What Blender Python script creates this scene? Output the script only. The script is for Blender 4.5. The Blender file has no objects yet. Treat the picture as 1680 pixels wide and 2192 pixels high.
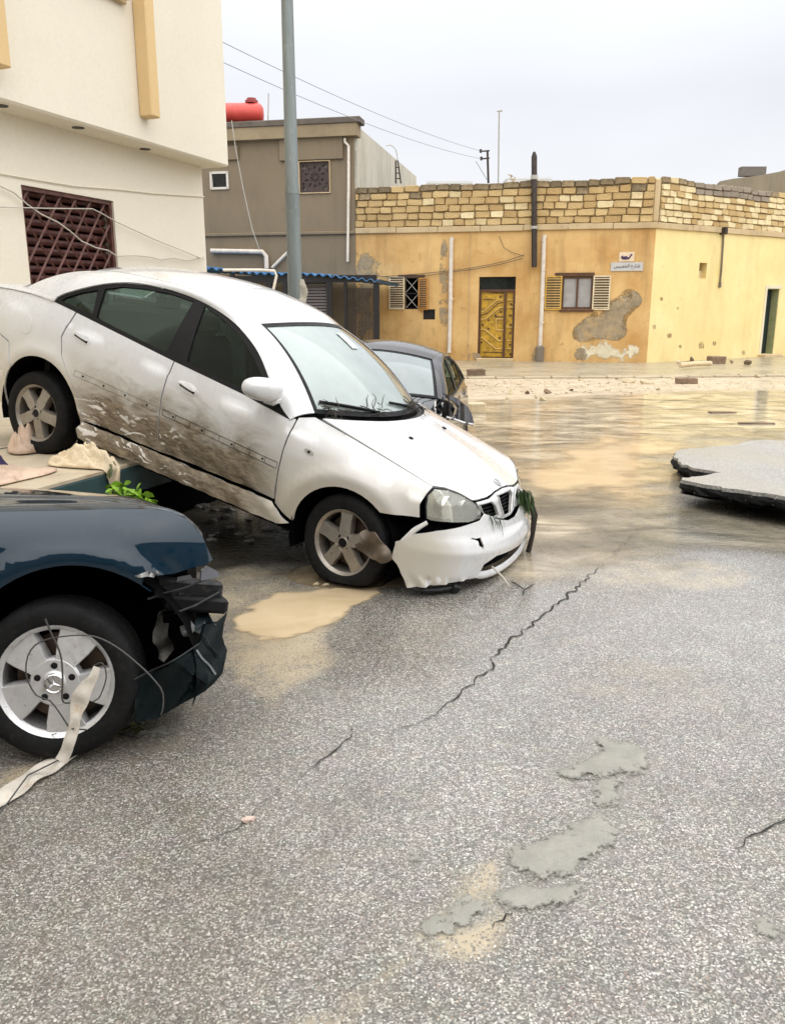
import bpy, bmesh, math, random
import numpy as np
from mathutils import Vector, Matrix, Euler
from mathutils.geometry import delaunay_2d_cdt

random.seed(7); rng = np.random.default_rng(7)
scene = bpy.context.scene
COL = scene.collection
PI = math.pi
rad = math.radians

# ------------------------------------------------------------------ camera
PITCH = rad(13.8); CAMH = 1.65; FPX = 1766.0            # focal length in pixels of a 1680 x 2192 frame
cam_data = bpy.data.cameras.new('camera')
cam_data.sensor_fit = 'VERTICAL'; cam_data.sensor_height = 36.0
cam_data.lens = 36.0 * FPX / 2192.0
cam_data.clip_start = 0.05; cam_data.clip_end = 2000
cam = bpy.data.objects.new('camera', cam_data); COL.objects.link(cam)
cam.location = (0, 0, CAMH); cam.rotation_euler = (PI / 2 - PITCH, 0, 0)
scene.camera = cam
scene.render.resolution_x = 784; scene.render.resolution_y = 1024

# ------------------------------------------------------------------ sky and sun (overcast)
SUN_EL, SUN_AZ = rad(55), rad(150)
world = bpy.data.worlds.new('World'); scene.world = world; world.use_nodes = True
wn = world.node_tree; wn.nodes.clear()
def _w(t, **k):
    n = wn.nodes.new(t)
    for a, b in k.items(): setattr(n, a, b)
    return n
sky = _w('ShaderNodeTexSky', sky_type='NISHITA', sun_disc=False, sun_elevation=SUN_EL, sun_rotation=SUN_AZ,
         air_density=1.0, dust_density=4.0, ozone_density=1.0)
tcw = _w('ShaderNodeTexCoord'); sepw = _w('ShaderNodeSeparateXYZ')
wn.links.new(tcw.outputs['Generated'], sepw.inputs[0])
rampw = _w('ShaderNodeValToRGB')                          # overcast dome: pale horizon, brighter towards the zenith
els = rampw.color_ramp.elements
els[0].position = 0.0; els[0].color = (.60, .605, .615, 1)
els[1].position = 1.0; els[1].color = (1.50, 1.50, 1.51, 1)
e = els.new(.22); e.color = (.525, .535, .56, 1)
e = els.new(.45); e.color = (.74, .75, .77, 1)
wn.links.new(sepw.outputs[2], rampw.inputs[0])
nzw = _w('ShaderNodeTexNoise'); nzw.inputs['Scale'].default_value = 2.2; nzw.inputs['Detail'].default_value = 4; nzw.inputs['Roughness'].default_value = .45
mpw = _w('ShaderNodeMapping'); mpw.inputs['Scale'].default_value = (1, 1, 3.0)
wn.links.new(tcw.outputs['Generated'], mpw.inputs[0]); wn.links.new(mpw.outputs[0], nzw.inputs['Vector'])
mrw = _w('ShaderNodeMapRange'); mrw.inputs['From Min'].default_value = .3; mrw.inputs['From Max'].default_value = .7
mrw.inputs['To Min'].default_value = 9.4; mrw.inputs['To Max'].default_value = 10.9
wn.links.new(nzw.outputs[0], mrw.inputs[0])
vmw = _w('ShaderNodeVectorMath', operation='SCALE')
wn.links.new(rampw.outputs[0], vmw.inputs[0]); wn.links.new(mrw.outputs[0], vmw.inputs['Scale'])
mixw = _w('ShaderNodeMix', data_type='RGBA'); mixw.inputs[0].default_value = .93
wn.links.new(sky.outputs[0], mixw.inputs[6]); wn.links.new(vmw.outputs[0], mixw.inputs[7])
bgw = _w('ShaderNodeBackground'); bgw.inputs[1].default_value = .10
wn.links.new(mixw.outputs[2], bgw.inputs[0])
outw = _w('ShaderNodeOutputWorld'); wn.links.new(bgw.outputs[0], outw.inputs[0])
sun = bpy.data.lights.new('sun', 'SUN'); sun.energy = 1.4; sun.angle = rad(140); sun.color = (1, .97, .92)
sun_o = bpy.data.objects.new('sun', sun); COL.objects.link(sun_o)
_sd = Vector((math.sin(SUN_AZ) * math.cos(SUN_EL), math.cos(SUN_AZ) * math.cos(SUN_EL), math.sin(SUN_EL)))
sun_o.rotation_euler = _sd.to_track_quat('Z', 'Y').to_euler(); sun_o.location = (0, -5, 12)
vs = scene.view_settings
vs.view_transform = 'Standard'; vs.look = 'None'; vs.exposure = 0.76; vs.gamma = 1.0; vs.use_curve_mapping = False
scene.render.engine = 'CYCLES'
scene.cycles.max_bounces = 8; scene.cycles.transparent_max_bounces = 12
scene.cycles.use_denoising = True
scene.cycles.caustics_reflective = False; scene.cycles.caustics_refractive = False

# ------------------------------------------------------------------ pixels to places
FW = np.array([0, math.cos(PITCH), -math.sin(PITCH)]); UP = np.array([0, math.sin(PITCH), math.cos(PITCH)]); RT = np.array([1., 0, 0])
CAM = np.array([0, 0, CAMH])
def ray(x, y): return FW + RT * ((x - 840) / FPX) + UP * ((1096 - y) / FPX)
def on_z(x, y, z=0.0):
    d = ray(x, y); return CAM + d * ((z - CAMH) / d[2])
def on_plane(x, y, p0, n):
    d = ray(x, y); n = np.asarray(n, float); return CAM + d * (((np.asarray(p0) - CAM) @ n) / (d @ n))
def on_y(x, y, Y):
    d = ray(x, y); return CAM + d * (Y / d[1])

# ------------------------------------------------------------------ materials
class NT:
    def __init__(s, name):
        s.m = bpy.data.materials.new(name); s.m.use_nodes = True
        s.t = s.m.node_tree; s.t.nodes.clear(); s._tc = None
    def n(s, typ, **k):
        o = s.t.nodes.new(typ)
        for a, b in k.items(): setattr(o, a, b)
        return o
    def put(s, sock, v):
        if isinstance(v, bpy.types.NodeSocket): s.t.links.new(v, sock)
        elif v is not None:
            if isinstance(v, (tuple, list)) and len(v) == 3 and sock.type == 'RGBA': v = (*v, 1)
            if sock.type == 'RGBA' and isinstance(v, (int, float)): v = (v, v, v, 1)
            sock.default_value = v
    def tc(s, which='Object'):
        if s._tc is None: s._tc = s.n('ShaderNodeTexCoord')
        return s._tc.outputs[which]
    def sep(s, v):
        o = s.n('ShaderNodeSeparateXYZ'); s.put(o.inputs[0], v); return o.outputs
    def map(s, v, scale=(1, 1, 1), loc=(0, 0, 0), rot=(0, 0, 0)):
        o = s.n('ShaderNodeMapping'); s.put(o.inputs[0], v); o.inputs['Scale'].default_value = scale
        o.inputs['Location'].default_value = loc; o.inputs['Rotation'].default_value = rot; return o.outputs[0]
    def noise(s, v, scale, detail=3, rough=.5, dist=0, col=False):
        o = s.n('ShaderNodeTexNoise'); s.put(o.inputs['Vector'], v); o.inputs['Scale'].default_value = scale
        o.inputs['Detail'].default_value = detail; o.inputs['Roughness'].default_value = rough; o.inputs['Distortion'].default_value = dist
        return o.outputs[1 if col else 0]
    def vor(s, v, scale, feature='F1', out='Distance', rnd=1.0):
        o = s.n('ShaderNodeTexVoronoi', feature=feature); s.put(o.inputs['Vector'], v); o.inputs['Scale'].default_value = scale
        o.inputs['Randomness'].default_value = rnd; return o.outputs[out]
    def math(s, op, a, b=None, c=None, clamp=False):
        o = s.n('ShaderNodeMath', operation=op, use_clamp=clamp)
        s.put(o.inputs[0], a)
        if b is not None: s.put(o.inputs[1], b)
        if c is not None: s.put(o.inputs[2], c)
        return o.outputs[0]
    def rng(s, v, a, b, c=0.0, d=1.0, smooth=False):
        o = s.n('ShaderNodeMapRange', interpolation_type='SMOOTHSTEP' if smooth else 'LINEAR'); s.put(o.inputs[0], v)
        for i, q in enumerate((a, b, c, d)): s.put(o.inputs[i + 1], q)
        return o.outputs[0]
    def mix(s, f, a, b, mode='MIX'):
        o = s.n('ShaderNodeMix', data_type='RGBA', blend_type=mode); s.put(o.inputs[0], f); s.put(o.inputs[6], a); s.put(o.inputs[7], b)
        return o.outputs[2]
    def ramp(s, f, stops, mode='LINEAR'):
        o = s.n('ShaderNodeValToRGB'); s.put(o.inputs[0], f); r = o.color_ramp; r.interpolation = mode
        while len(r.elements) < len(stops): r.elements.new(.5)
        for e, (p, c) in zip(r.elements, stops):
            e.position = p; e.color = (*c, 1) if len(c) == 3 else c
        return o.outputs[0]
    def bump(s, h, strength=.3, dist=.01, nrm=None):
        o = s.n('ShaderNodeBump'); o.inputs['Strength'].default_value = strength; o.inputs['Distance'].default_value = dist
        s.put(o.inputs['Height'], h)
        if nrm is not None: s.put(o.inputs['Normal'], nrm)
        return o.outputs[0]
    def attr(s, name):
        o = s.n('ShaderNodeAttribute'); o.attribute_name = name; return o.outputs['Fac']
    def rand(s):
        return s.n('ShaderNodeObjectInfo').outputs['Random']
    def bsdf(s, col, rough=.5, metal=0.0, spec=.5, coat=0.0, coat_r=.05, coat_n=None, nrm=None, alpha=None, trans=None, ior=None, sheen=None):
        o = s.n('ShaderNodeBsdfPrincipled')
        s.put(o.inputs['Base Color'], col); s.put(o.inputs['Roughness'], rough); s.put(o.inputs['Metallic'], metal)
        s.put(o.inputs['Specular IOR Level'], spec); s.put(o.inputs['Coat Weight'], coat); s.put(o.inputs['Coat Roughness'], coat_r)
        if coat_n is not None: s.put(o.inputs['Coat Normal'], coat_n)
        if nrm is not None: s.put(o.inputs['Normal'], nrm)
        if alpha is not None: s.put(o.inputs['Alpha'], alpha)
        if trans is not None: s.put(o.inputs['Transmission Weight'], trans)
        if ior is not None: s.put(o.inputs['IOR'], ior)
        return o.outputs[0]
    def out(s, sh):
        o = s.n('ShaderNodeOutputMaterial'); s.put(o.inputs[0], sh); return s.m
    def mixsh(s, f, a, b):
        o = s.n('ShaderNodeMixShader'); s.put(o.inputs[0], f); s.put(o.inputs[1], a); s.put(o.inputs[2], b); return o.outputs[0]

def simple(name, col, rough=.6, metal=0.0, var=.15, vs_=6.0, bump=.0, bs=60.0, coat=0.0, spec=.5, dirt=None, rand=0.0):
    """a plain surface with some uneven tone, fine relief and optional dirt of its own colour"""
    k = NT(name); tc = k.tc()
    nz = k.noise(tc, vs_, 5, .6)
    lo = tuple(c * (1 - var) for c in col); hi = tuple(min(1, c * (1 + var)) for c in col)
    c = k.mix(k.rng(nz, .3, .7), lo, hi)
    if rand:
        c = k.mix(1.0, c, k.ramp(k.rand(), [(0, (1 - rand,) * 3), (1, (1 + rand * .5,) * 3)]), 'MULTIPLY')
    if dirt:
        dn = k.noise(tc, vs_ * 2.3, 6, .65); c = k.mix(k.rng(dn, .55, .75), c, dirt)
    nrm = k.bump(k.noise(tc, bs, 4, .6), bump, .01) if bump else None
    r = k.rng(k.noise(tc, vs_ * 3, 3), .3, .7, max(.02, rough - .08), min(1, rough + .08))
    return k.out(k.bsdf(c, r, metal, spec, coat, nrm=nrm))

# ------------------------------------------------------------------ meshes
class MB:
    def __init__(s): s.v = []; s.f = []; s.mi = []
    def add(s, v, f, mi=0):
        o = len(s.v); s.v += [tuple(map(float, p)) for p in v]; s.f += [tuple(i + o for i in q) for q in f]; s.mi += [mi] * len(f); return s
    def box(s, c, d, rot=None, mi=0, bev=0.0):
        x, y, z = (q / 2 for q in d); c = Vector(c)
        R = rot if isinstance(rot, Matrix) else (Euler(rot).to_matrix() if rot is not None else Matrix.Identity(3))
        if bev <= 0:
            v = [(sx * x, sy * y, sz * z) for sz in (-1, 1) for sx, sy in ((-1, -1), (1, -1), (1, 1), (-1, 1))]
            f = [(3, 2, 1, 0), (4, 5, 6, 7), (0, 1, 5, 4), (1, 2, 6, 5), (2, 3, 7, 6), (3, 0, 4, 7)]
        else:
            b = min(bev, x * .9, y * .9, z * .9); bm = bmesh.new(); bmesh.ops.create_cube(bm, size=1)
            for q in bm.verts: q.co = Vector((q.co.x * 2 * x, q.co.y * 2 * y, q.co.z * 2 * z))
            bmesh.ops.bevel(bm, geom=bm.edges[:] , offset=b, segments=1, affect='EDGES')
            bm.verts.index_update(); v = [tuple(q.co) for q in bm.verts]; f = [tuple(q.index for q in p.verts) for p in bm.faces]; bm.free()
        return s.add([R @ Vector(p) + c for p in v], f, mi)
    def tube(s, pts, r, n=8, mi=0, caps=True, closed=False):
        pts = [Vector(p) for p in pts]; N = len(pts); rs = r if isinstance(r, (list, tuple)) else [r] * N
        v = []; prev = None
        for i, p in enumerate(pts):
            t = (pts[min(i + 1, N - 1)] - pts[max(i - 1, 0)]) if not closed else (pts[(i + 1) % N] - pts[i - 1])
            if t.length < 1e-9: t = Vector((0, 0, 1))
            t.normalize()
            if prev is None: a = t.cross(Vector((0, 0, 1))); a = a if a.length > .05 else t.cross(Vector((1, 0, 0)))
            else: a = prev - t * prev.dot(t)
            a.normalize(); prev = a; b = t.cross(a)
            v += [p + (a * math.cos(2 * PI * k / n) + b * math.sin(2 * PI * k / n)) * rs[i] for k in range(n)]
        f = []
        M = N if closed else N - 1
        for i in range(M):
            j = (i + 1) % N
            f += [(i * n + k, i * n + (k + 1) % n, j * n + (k + 1) % n, j * n + k) for k in range(n)]
        if caps and not closed:
            f.append(tuple(reversed(range(n)))); f.append(tuple((N - 1) * n + k for k in range(n)))
        return s.add(v, f, mi)
    def lathe(s, prof, n=32, axis='Z', c=(0, 0, 0), mi=0, closed=False):
        v = []; c = Vector(c)
        for r, h in prof:
            for k in range(n):
                a = 2 * PI * k / n; x, y = r * math.cos(a), r * math.sin(a)
                p = {'Z': (x, y, h), 'Y': (x, h, y), 'X': (h, x, y)}[axis]
                v.append(Vector(p) + c)
        f = []; N = len(prof)
        for i in range(N if closed else N - 1):
            j = (i + 1) % N
            for k in range(n):
                q = (i * n + k, i * n + (k + 1) % n, j * n + (k + 1) % n, j * n + k)
                f.append(tuple(reversed(q)) if axis == 'Y' else q)
        return s.add(v, f, mi)
    def prism(s, poly, h, M=None, mi=0):
        """polygon in the xy plane pulled up by h, then moved by M"""
        M = M or Matrix.Identity(4); n = len(poly)
        v = [M @ Vector((x, y, 0)) for x, y in poly] + [M @ Vector((x, y, h)) for x, y in poly]
        f = [tuple(reversed(range(n))), tuple(range(n, 2 * n))] + [(i, (i + 1) % n, n + (i + 1) % n, n + i) for i in range(n)]
        return s.add(v, f, mi)
    def grid(s, P, mi=0, flip=False):
        P = np.asarray(P); a, b = P.shape[:2]
        f = [(i * b + j, (i + 1) * b + j, (i + 1) * b + j + 1, i * b + j + 1) for i in range(a - 1) for j in range(b - 1)]
        if flip: f = [tuple(reversed(q)) for q in f]
        return s.add(P.reshape(-1, 3), f, mi)
    def mirror_y(s):
        s.v = [(x, -y, z) for x, y, z in s.v]; s.f = [tuple(reversed(q)) for q in s.f]; return s
    def mesh(s, name, mats, smooth=False, angle=40):
        me = bpy.data.meshes.new(name); me.from_pydata(s.v, [], s.f)
        for m in (mats if isinstance(mats, (list, tuple)) else [mats]): me.materials.append(m)
        if len(set(s.mi)) > 1: me.polygons.foreach_set('material_index', s.mi)
        if smooth:
            me.shade_smooth(); me.set_sharp_from_angle(angle=rad(angle))
        me.update(); return me
    def build(s, name, mats, parent=None, smooth=False, angle=40, loc=None):
        return link(name, s.mesh(name, mats, smooth, angle), parent, loc)

def link(name, me, parent=None, loc=None, rot=None):
    o = bpy.data.objects.new(name, me); COL.objects.link(o)
    if parent is not None: o.parent = parent
    if loc is not None: o.location = loc
    if rot is not None: o.rotation_euler = rot
    return o
def tag(o, label=None, cat=None, group=None, kind=None):
    if label: o['label'] = label
    if cat: o['category'] = cat
    if group: o['group'] = group
    if kind: o['kind'] = kind
    return o
def thing(name, label, cat, loc=(0, 0, 0), rot=(0, 0, 0), group=None):
    o = link(name, None, None, loc, rot); return tag(o, label, cat, group)

def pip(poly, P):
    """even-odd test of points P (N,2) against a list of loops"""
    P = np.asarray(P); ins = np.zeros(len(P), bool)
    for L in poly:
        L = np.asarray(L); x, y = P[:, 0], P[:, 1]; n = len(L)
        for i in range(n):
            (x0, y0), (x1, y1) = L[i], L[(i + 1) % n]
            c = ((y0 > y) != (y1 > y)) & (x < (x1 - x0) * (y - y0) / ((y1 - y0) if abs(y1 - y0) > 1e-12 else 1e-12) + x0)
            ins ^= c
    return ins
def dist_loops(loops, P):
    P = np.asarray(P); d = np.full(len(P), 1e9)
    for L in loops:
        L = np.asarray(L)
        for i in range(len(L)):
            a, b = L[i], L[(i + 1) % len(L)]; ab = b - a; t = np.clip(((P - a) @ ab) / max(ab @ ab, 1e-12), 0, 1)
            d = np.minimum(d, np.linalg.norm(P - (a + t[:, None] * ab), axis=1))
    return d
def resample(L, res):
    out = []
    for i in range(len(L)):
        a, b = np.array(L[i], float), np.array(L[(i + 1) % len(L)], float)
        n = max(1, int(math.ceil(np.linalg.norm(b - a) / res)))
        out += [tuple(a + (b - a) * k / n) for k in range(n)]
    return out
def smooth_loop(L, it=1, keep=()):
    L = [np.array(p, float) for p in L]
    for _ in range(it):
        o = []
        for i in range(len(L)):
            a, b = L[i], L[(i + 1) % len(L)]; o += [a * .75 + b * .25, a * .25 + b * .75]
        L = o
    return [tuple(p) for p in L]
def triangulate(loops, res, edge_res=None):
    loops = [resample(L, edge_res or res * .7) for L in loops]
    pts = []; edges = []
    for L in loops:
        o = len(pts); pts += L; edges += [(o + i, o + (i + 1) % len(L)) for i in range(len(L))]
    A = np.array(pts); lo, hi = A.min(0), A.max(0)
    gx, gy = np.meshgrid(np.arange(lo[0] + res / 2, hi[0], res), np.arange(lo[1] + res / 2, hi[1], res))
    G = np.c_[gx.ravel(), gy.ravel()]
    if len(G):
        G = G[pip(loops, G)]
        if len(G): G = G[dist_loops(loops, G) > res * .45]
    nb = len(pts); pts = pts + [tuple(p) for p in G]
    v, e, f, ov, oe, of = delaunay_2d_cdt([Vector(p) for p in pts], edges, [], 0, 1e-6)
    V = np.array([(p.x, p.y) for p in v]); F = [tuple(t) for t in f]
    cen = np.array([V[list(t)].mean(0) for t in F])
    F = [t for t, k in zip(F, pip(loops, cen)) if k]
    # orient counter clockwise
    F = [t if np.cross(V[t[1]] - V[t[0]], V[t[2]] - V[t[0]]) > 0 else t[::-1] for t in F]
    return V, F
def panel(name, loops, fmap, mat, parent, res=.045, thick=.012, mirror=False, flip=False, edge_res=None):
    """sheet of given thickness: a 2-D outline (with holes) filled with triangles and laid on the surface fmap(u, v) -> xyz"""
    if not isinstance(loops[0][0], (tuple, list, np.ndarray)): loops = [loops]
    V, F = triangulate(loops, res, edge_res)
    P = np.array([fmap(u, v) for u, v in V], float); h = 1e-3
    N = np.cross(np.array([fmap(u + h, v) for u, v in V]) - P, np.array([fmap(u, v + h) for u, v in V]) - P)
    N /= np.maximum(np.linalg.norm(N, axis=1), 1e-12)[:, None]
    if flip: N = -N; F = [t[::-1] for t in F]
    n = len(P); verts = [tuple(p) for p in P] + [tuple(p) for p in P - N * thick]
    nrm = [tuple(q) for q in N] + [tuple(-q) for q in N]
    faces = list(F) + [tuple(i + n for i in t[::-1]) for t in F]
    cnt = {}
    for t in F:
        for a, b in ((t[0], t[1]), (t[1], t[2]), (t[2], t[0])): cnt[(a, b)] = cnt.get((a, b), 0) + 1
    for (a, b) in list(cnt):
        if (b, a) in cnt: continue
        o = len(verts); q = [P[b], P[a], P[a] - N[a] * thick, P[b] - N[b] * thick]
        rn = np.cross(q[1] - q[0], q[3] - q[0]); rn = rn / max(np.linalg.norm(rn), 1e-12)
        verts += [tuple(p) for p in q]; nrm += [tuple(rn)] * 4; faces.append((o, o + 1, o + 2, o + 3))
    if mirror:
        verts = [(x, -y, z) for x, y, z in verts]; nrm = [(x, -y, z) for x, y, z in nrm]; faces = [t[::-1] for t in faces]
    me = bpy.data.meshes.new(name); me.from_pydata(verts, [], faces)
    for m in (mat if isinstance(mat, (list, tuple)) else [mat]): me.materials.append(m)
    me.shade_smooth()
    me.normals_split_custom_set_from_vertices(nrm); me.update()
    return link(name, me, parent)
def loft(name, A, B, mat, parent, nv=8, bulge=None, thick=.012, mirror=False, flip=False):
    """surface ruled between two polylines of equal count with an outward bulge vector"""
    A = np.asarray(A, float); B = np.asarray(B, float)
    t = np.linspace(0, 1, nv)[None, :, None]; P = A[:, None] * (1 - t) + B[:, None] * t
    if bulge is not None: P = P + (4 * t * (1 - t)) * np.asarray(bulge, float).reshape(-1, 1, 3)
    du = np.gradient(P, axis=0); dv = np.gradient(P, axis=1); N = np.cross(du, dv); N /= np.maximum(np.linalg.norm(N, axis=2, keepdims=True), 1e-9)
    if flip: N = -N
    mb = MB(); mb.grid(P, flip=flip); mb.grid(P - N * thick, flip=not flip)
    a, b = P.shape[:2]; ring = [(i, 0) for i in range(a)] + [(a - 1, j) for j in range(1, b)] + [(i, b - 1) for i in range(a - 2, -1, -1)] + [(0, j) for j in range(b - 2, 0, -1)]
    Q = P - N * thick; v = [P[i, j] for i, j in ring] + [Q[i, j] for i, j in ring]; n = len(ring)
    fs = [(i, (i + 1) % n, n + (i + 1) % n, n + i) for i in range(n)]
    mb.add(v, fs if not flip else [q[::-1] for q in fs])
    if mirror: mb.mirror_y()
    return mb.build(name, mat, parent, smooth=True, angle=50)
def curve_pts(pts, n):
    """n points evenly spaced by length along a smooth curve through pts"""
    P = np.asarray(pts, float); out = []
    E = np.vstack([2 * P[0] - P[1], P, 2 * P[-1] - P[-2]])
    for i in range(1, len(E) - 2):
        p0, p1, p2, p3 = E[i - 1:i + 3]
        for t in np.linspace(0, 1, 16, endpoint=False):
            out.append(.5 * ((2 * p1) + (-p0 + p2) * t + (2 * p0 - 5 * p1 + 4 * p2 - p3) * t * t + (-p0 + 3 * p1 - 3 * p2 + p3) * t ** 3))
    out.append(P[-1]); O = np.array(out); d = np.r_[0, np.cumsum(np.linalg.norm(np.diff(O, axis=0), axis=1))]
    s = np.linspace(0, d[-1], n); return np.c_[tuple(np.interp(s, d, O[:, k]) for k in range(O.shape[1]))]
def arc(cx, cz, r, a0, a1, n=14):
    return [(cx + r * math.cos(rad(a0 + (a1 - a0) * i / n)), cz + r * math.sin(rad(a0 + (a1 - a0) * i / n))) for i in range(n + 1)]
def lumpy(nv=10, seed=0, irr=.25):
    """a closed irregular stone: 42 points"""
    r = random.Random(seed); bm = bmesh.new(); bmesh.ops.create_icosphere(bm, subdivisions=1, radius=1)
    for v in bm.verts: v.co *= 1 + r.uniform(-irr, irr)
    bm.verts.index_update(); V = [tuple(v.co) for v in bm.verts]; F = [tuple(v.index for v in f.verts) for f in bm.faces]; bm.free(); return V, F
def vnoise(P, sc, seed=0):
    """cheap smooth value noise for shaping, P (N,2) -> [-1,1]"""
    P = np.asarray(P, float) * sc; i = np.floor(P).astype(int); f = P - i; f = f * f * (3 - 2 * f)
    def h(a, b): 
        n = np.sin(a * 127.1 + b * 311.7 + seed * 74.7) * 43758.5453; return n - np.floor(n)
    a = h(i[:, 0], i[:, 1]); b = h(i[:, 0] + 1, i[:, 1]); c = h(i[:, 0], i[:, 1] + 1); d = h(i[:, 0] + 1, i[:, 1] + 1)
    return ((a * (1 - f[:, 0]) + b * f[:, 0]) * (1 - f[:, 1]) + (c * (1 - f[:, 0]) + d * f[:, 0]) * f[:, 1]) * 2 - 1

# ================================================================== ground
def smooth01(x, a, b):
    t = np.clip((x - a) / (b - a), 0, 1); return t * t * (3 - 2 * t)
def gp(L, z=0.0): return [tuple(on_z(x, y, z)[:2]) for x, y in L]
def field(P, L, soft=.12, wob=.10, wsc=3.0, seed=0):
    """1 inside the outline, 0 outside, with a frayed edge"""
    L = [np.array(gp(L))]
    d = dist_loops(L, P); d = np.where(pip(L, P), d, -d)
    d = d + wob * (vnoise(P, wsc, seed) * .6 + vnoise(P, wsc * 2.7, seed + 3) * .3 + vnoise(P, wsc * 7, seed + 5) * .15)
    return smooth01(d, -soft, soft)
PUDDLE = [(505, 1345), (525, 1303), (590, 1272), (700, 1264), (770, 1256), (828, 1244), (800, 1276), (755, 1312), (690, 1345), (620, 1370), (560, 1368)]
TAIL = [(470, 1470), (500, 1380), (560, 1350), (700, 1345), (640, 1390), (560, 1430), (500, 1470)]
LEFTFILM = [(420, 1330), (430, 1215), (560, 1190), (700, 1225), (860, 1243), (800, 1290), (620, 1300), (500, 1350), (480, 1420), (440, 1400)]
FLOOD = [(900, 905), (1000, 862), (1240, 845), (1700, 838), (1700, 925), (1400, 948), (1395, 1010), (1340, 1075), (1320, 1130), (1300, 1190), (1140, 1200), (1105, 1130), (1090, 1020), (1000, 950)]
MUDBRIGHT = [(1110, 1000), (1180, 965), (1290, 945), (1400, 955), (1400, 1010), (1330, 1065), (1150, 1060), (1105, 1040)]
RIGHTFILM = [(1130, 1195), (1250, 1182), (1700, 1195), (1700, 1260), (1450, 1262), (1300, 1210), (1160, 1215)]
RIPPLE = [(1110, 1075), (1380, 1050), (1440, 1080), (1700, 1120), (1700, 1185), (1330, 1175), (1120, 1190)]
BANK = [(960, 800), (1700, 798), (1700, 832), (1400, 842), (1150, 852), (990, 872)]
GREY = [[(1185, 1660), (1200, 1635), (1290, 1610), (1260, 1590), (1290, 1572), (1330, 1590), (1395, 1625), (1400, 1652), (1360, 1668), (1300, 1660), (1240, 1668)],
        [(1255, 1670), (1330, 1668), (1355, 1700), (1330, 1735), (1280, 1730), (1250, 1700)],
        [(1090, 1815), (1180, 1790), (1240, 1750), (1300, 1735), (1330, 1770), (1310, 1815), (1260, 1850), (1240, 1880), (1150, 1880), (1085, 1855)],
        [(1040, 1900), (1110, 1885), (1180, 1900), (1250, 1880), (1260, 1920), (1210, 1955), (1130, 1945), (1080, 1950)],
        [(960, 1930), (1000, 1912), (1055, 1935), (1040, 1962), (960, 2000), (880, 2015), (895, 1975)],
        [(865, 1820), (890, 1805), (915, 1825), (890, 1850), (868, 1845)],
        [(1600, 1960), (1640, 1950), (1690, 1990), (1690, 2020), (1640, 2010)],
        [(290, 1560), (350, 1548), (385, 1562), (350, 1580), (300, 1580)]]
SILT = [[(1010, 1870), (1050, 1860), (1060, 1890), (1000, 1930), (940, 1990), (870, 2060), (800, 2120), (740, 2192), (690, 2192), (760, 2110), (880, 2010), (960, 1920)],
        [(0, 1650), (60, 1640), (50, 1680), (0, 1700)], [(1000, 1990), (1080, 1960), (1090, 1980), (1010, 2040), (960, 2050)]]

xs = np.unique(np.r_[np.linspace(-400, -40, 14), np.linspace(-40, -9, 24), np.arange(-9, 12, .075), np.linspace(12, 40, 40), np.linspace(40, 400, 14)])
ys = np.unique(np.r_[np.linspace(-300, -4, 16), np.linspace(-4, 1, 12), np.arange(1, 9, .06), np.arange(9, 16, .09), np.arange(16, 30, .2), np.linspace(30, 60, 16), np.linspace(60, 500, 14)])
gx, gy = np.meshgrid(xs, ys); GP = np.c_[gx.ravel(), gy.ravel()]
mud = np.zeros(len(GP)); grey = np.zeros(len(GP)); sand = np.zeros(len(GP)); wet = np.zeros(len(GP))
near = (GP[:, 0] > -12) & (GP[:, 0] < 40) & (GP[:, 1] > .5) & (GP[:, 1] < 45); Q = GP[near]
m = .9 * field(Q, TAIL, .25, .35, 2.2, 1); m = np.maximum(m, .62 * field(Q, LEFTFILM, .3, .35, 3, 2))
m = np.maximum(m, .62 * field(Q, FLOOD, .9, 1.2, .9, 3)); m = np.maximum(m, .55 * field(Q, RIGHTFILM, .5, .6, 1.6, 4))
for i, L in enumerate(SILT): m = np.maximum(m, .70 * field(Q, L, .08, .11, 7, 5 + i))
m = np.maximum(m, .3 * smooth01(vnoise(Q, .9, 21) + .6 * vnoise(Q, 2.3, 22), .35, 1.0))
m = np.maximum(m, .75 * smooth01(Q[:, 1], 11, 14) * smooth01(Q[:, 0], -3, 0))
m = np.maximum(m, .6 * smooth01(Q[:, 1], 5.4, 7) * smooth01(Q[:, 0] * -1, -1.2, .3))
mud[near] = m
g = np.zeros(len(Q))
for i, L in enumerate(GREY): g = np.maximum(g, .45 * field(Q, L, .07, .06, 6, 40 + i))
grey[near] = g
sand[near] = field(Q, BANK, 1.1, 1.2, .5, 60)
wet[near] = np.clip(smooth01(Q[:, 0] + .35 * Q[:, 1], -.4, 1.7) * smooth01(Q[:, 1], 1.3, 3.4) + .25 * smooth01(Q[:, 1], 3.2, 5) + .3 * vnoise(Q, .7, 77), 0, 1)
mb = MB(); nx, ny = len(xs), len(ys)
zz = .012 * vnoise(GP, .45, 9) * near
Pg = np.c_[GP, np.minimum(zz, 0.0)]
mb.v = [tuple(p) for p in Pg]; mb.f = [(j * nx + i, j * nx + i + 1, (j + 1) * nx + i + 1, (j + 1) * nx + i) for j in range(ny - 1) for i in range(nx - 1)]
mb.mi = [0] * len(mb.f)

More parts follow.
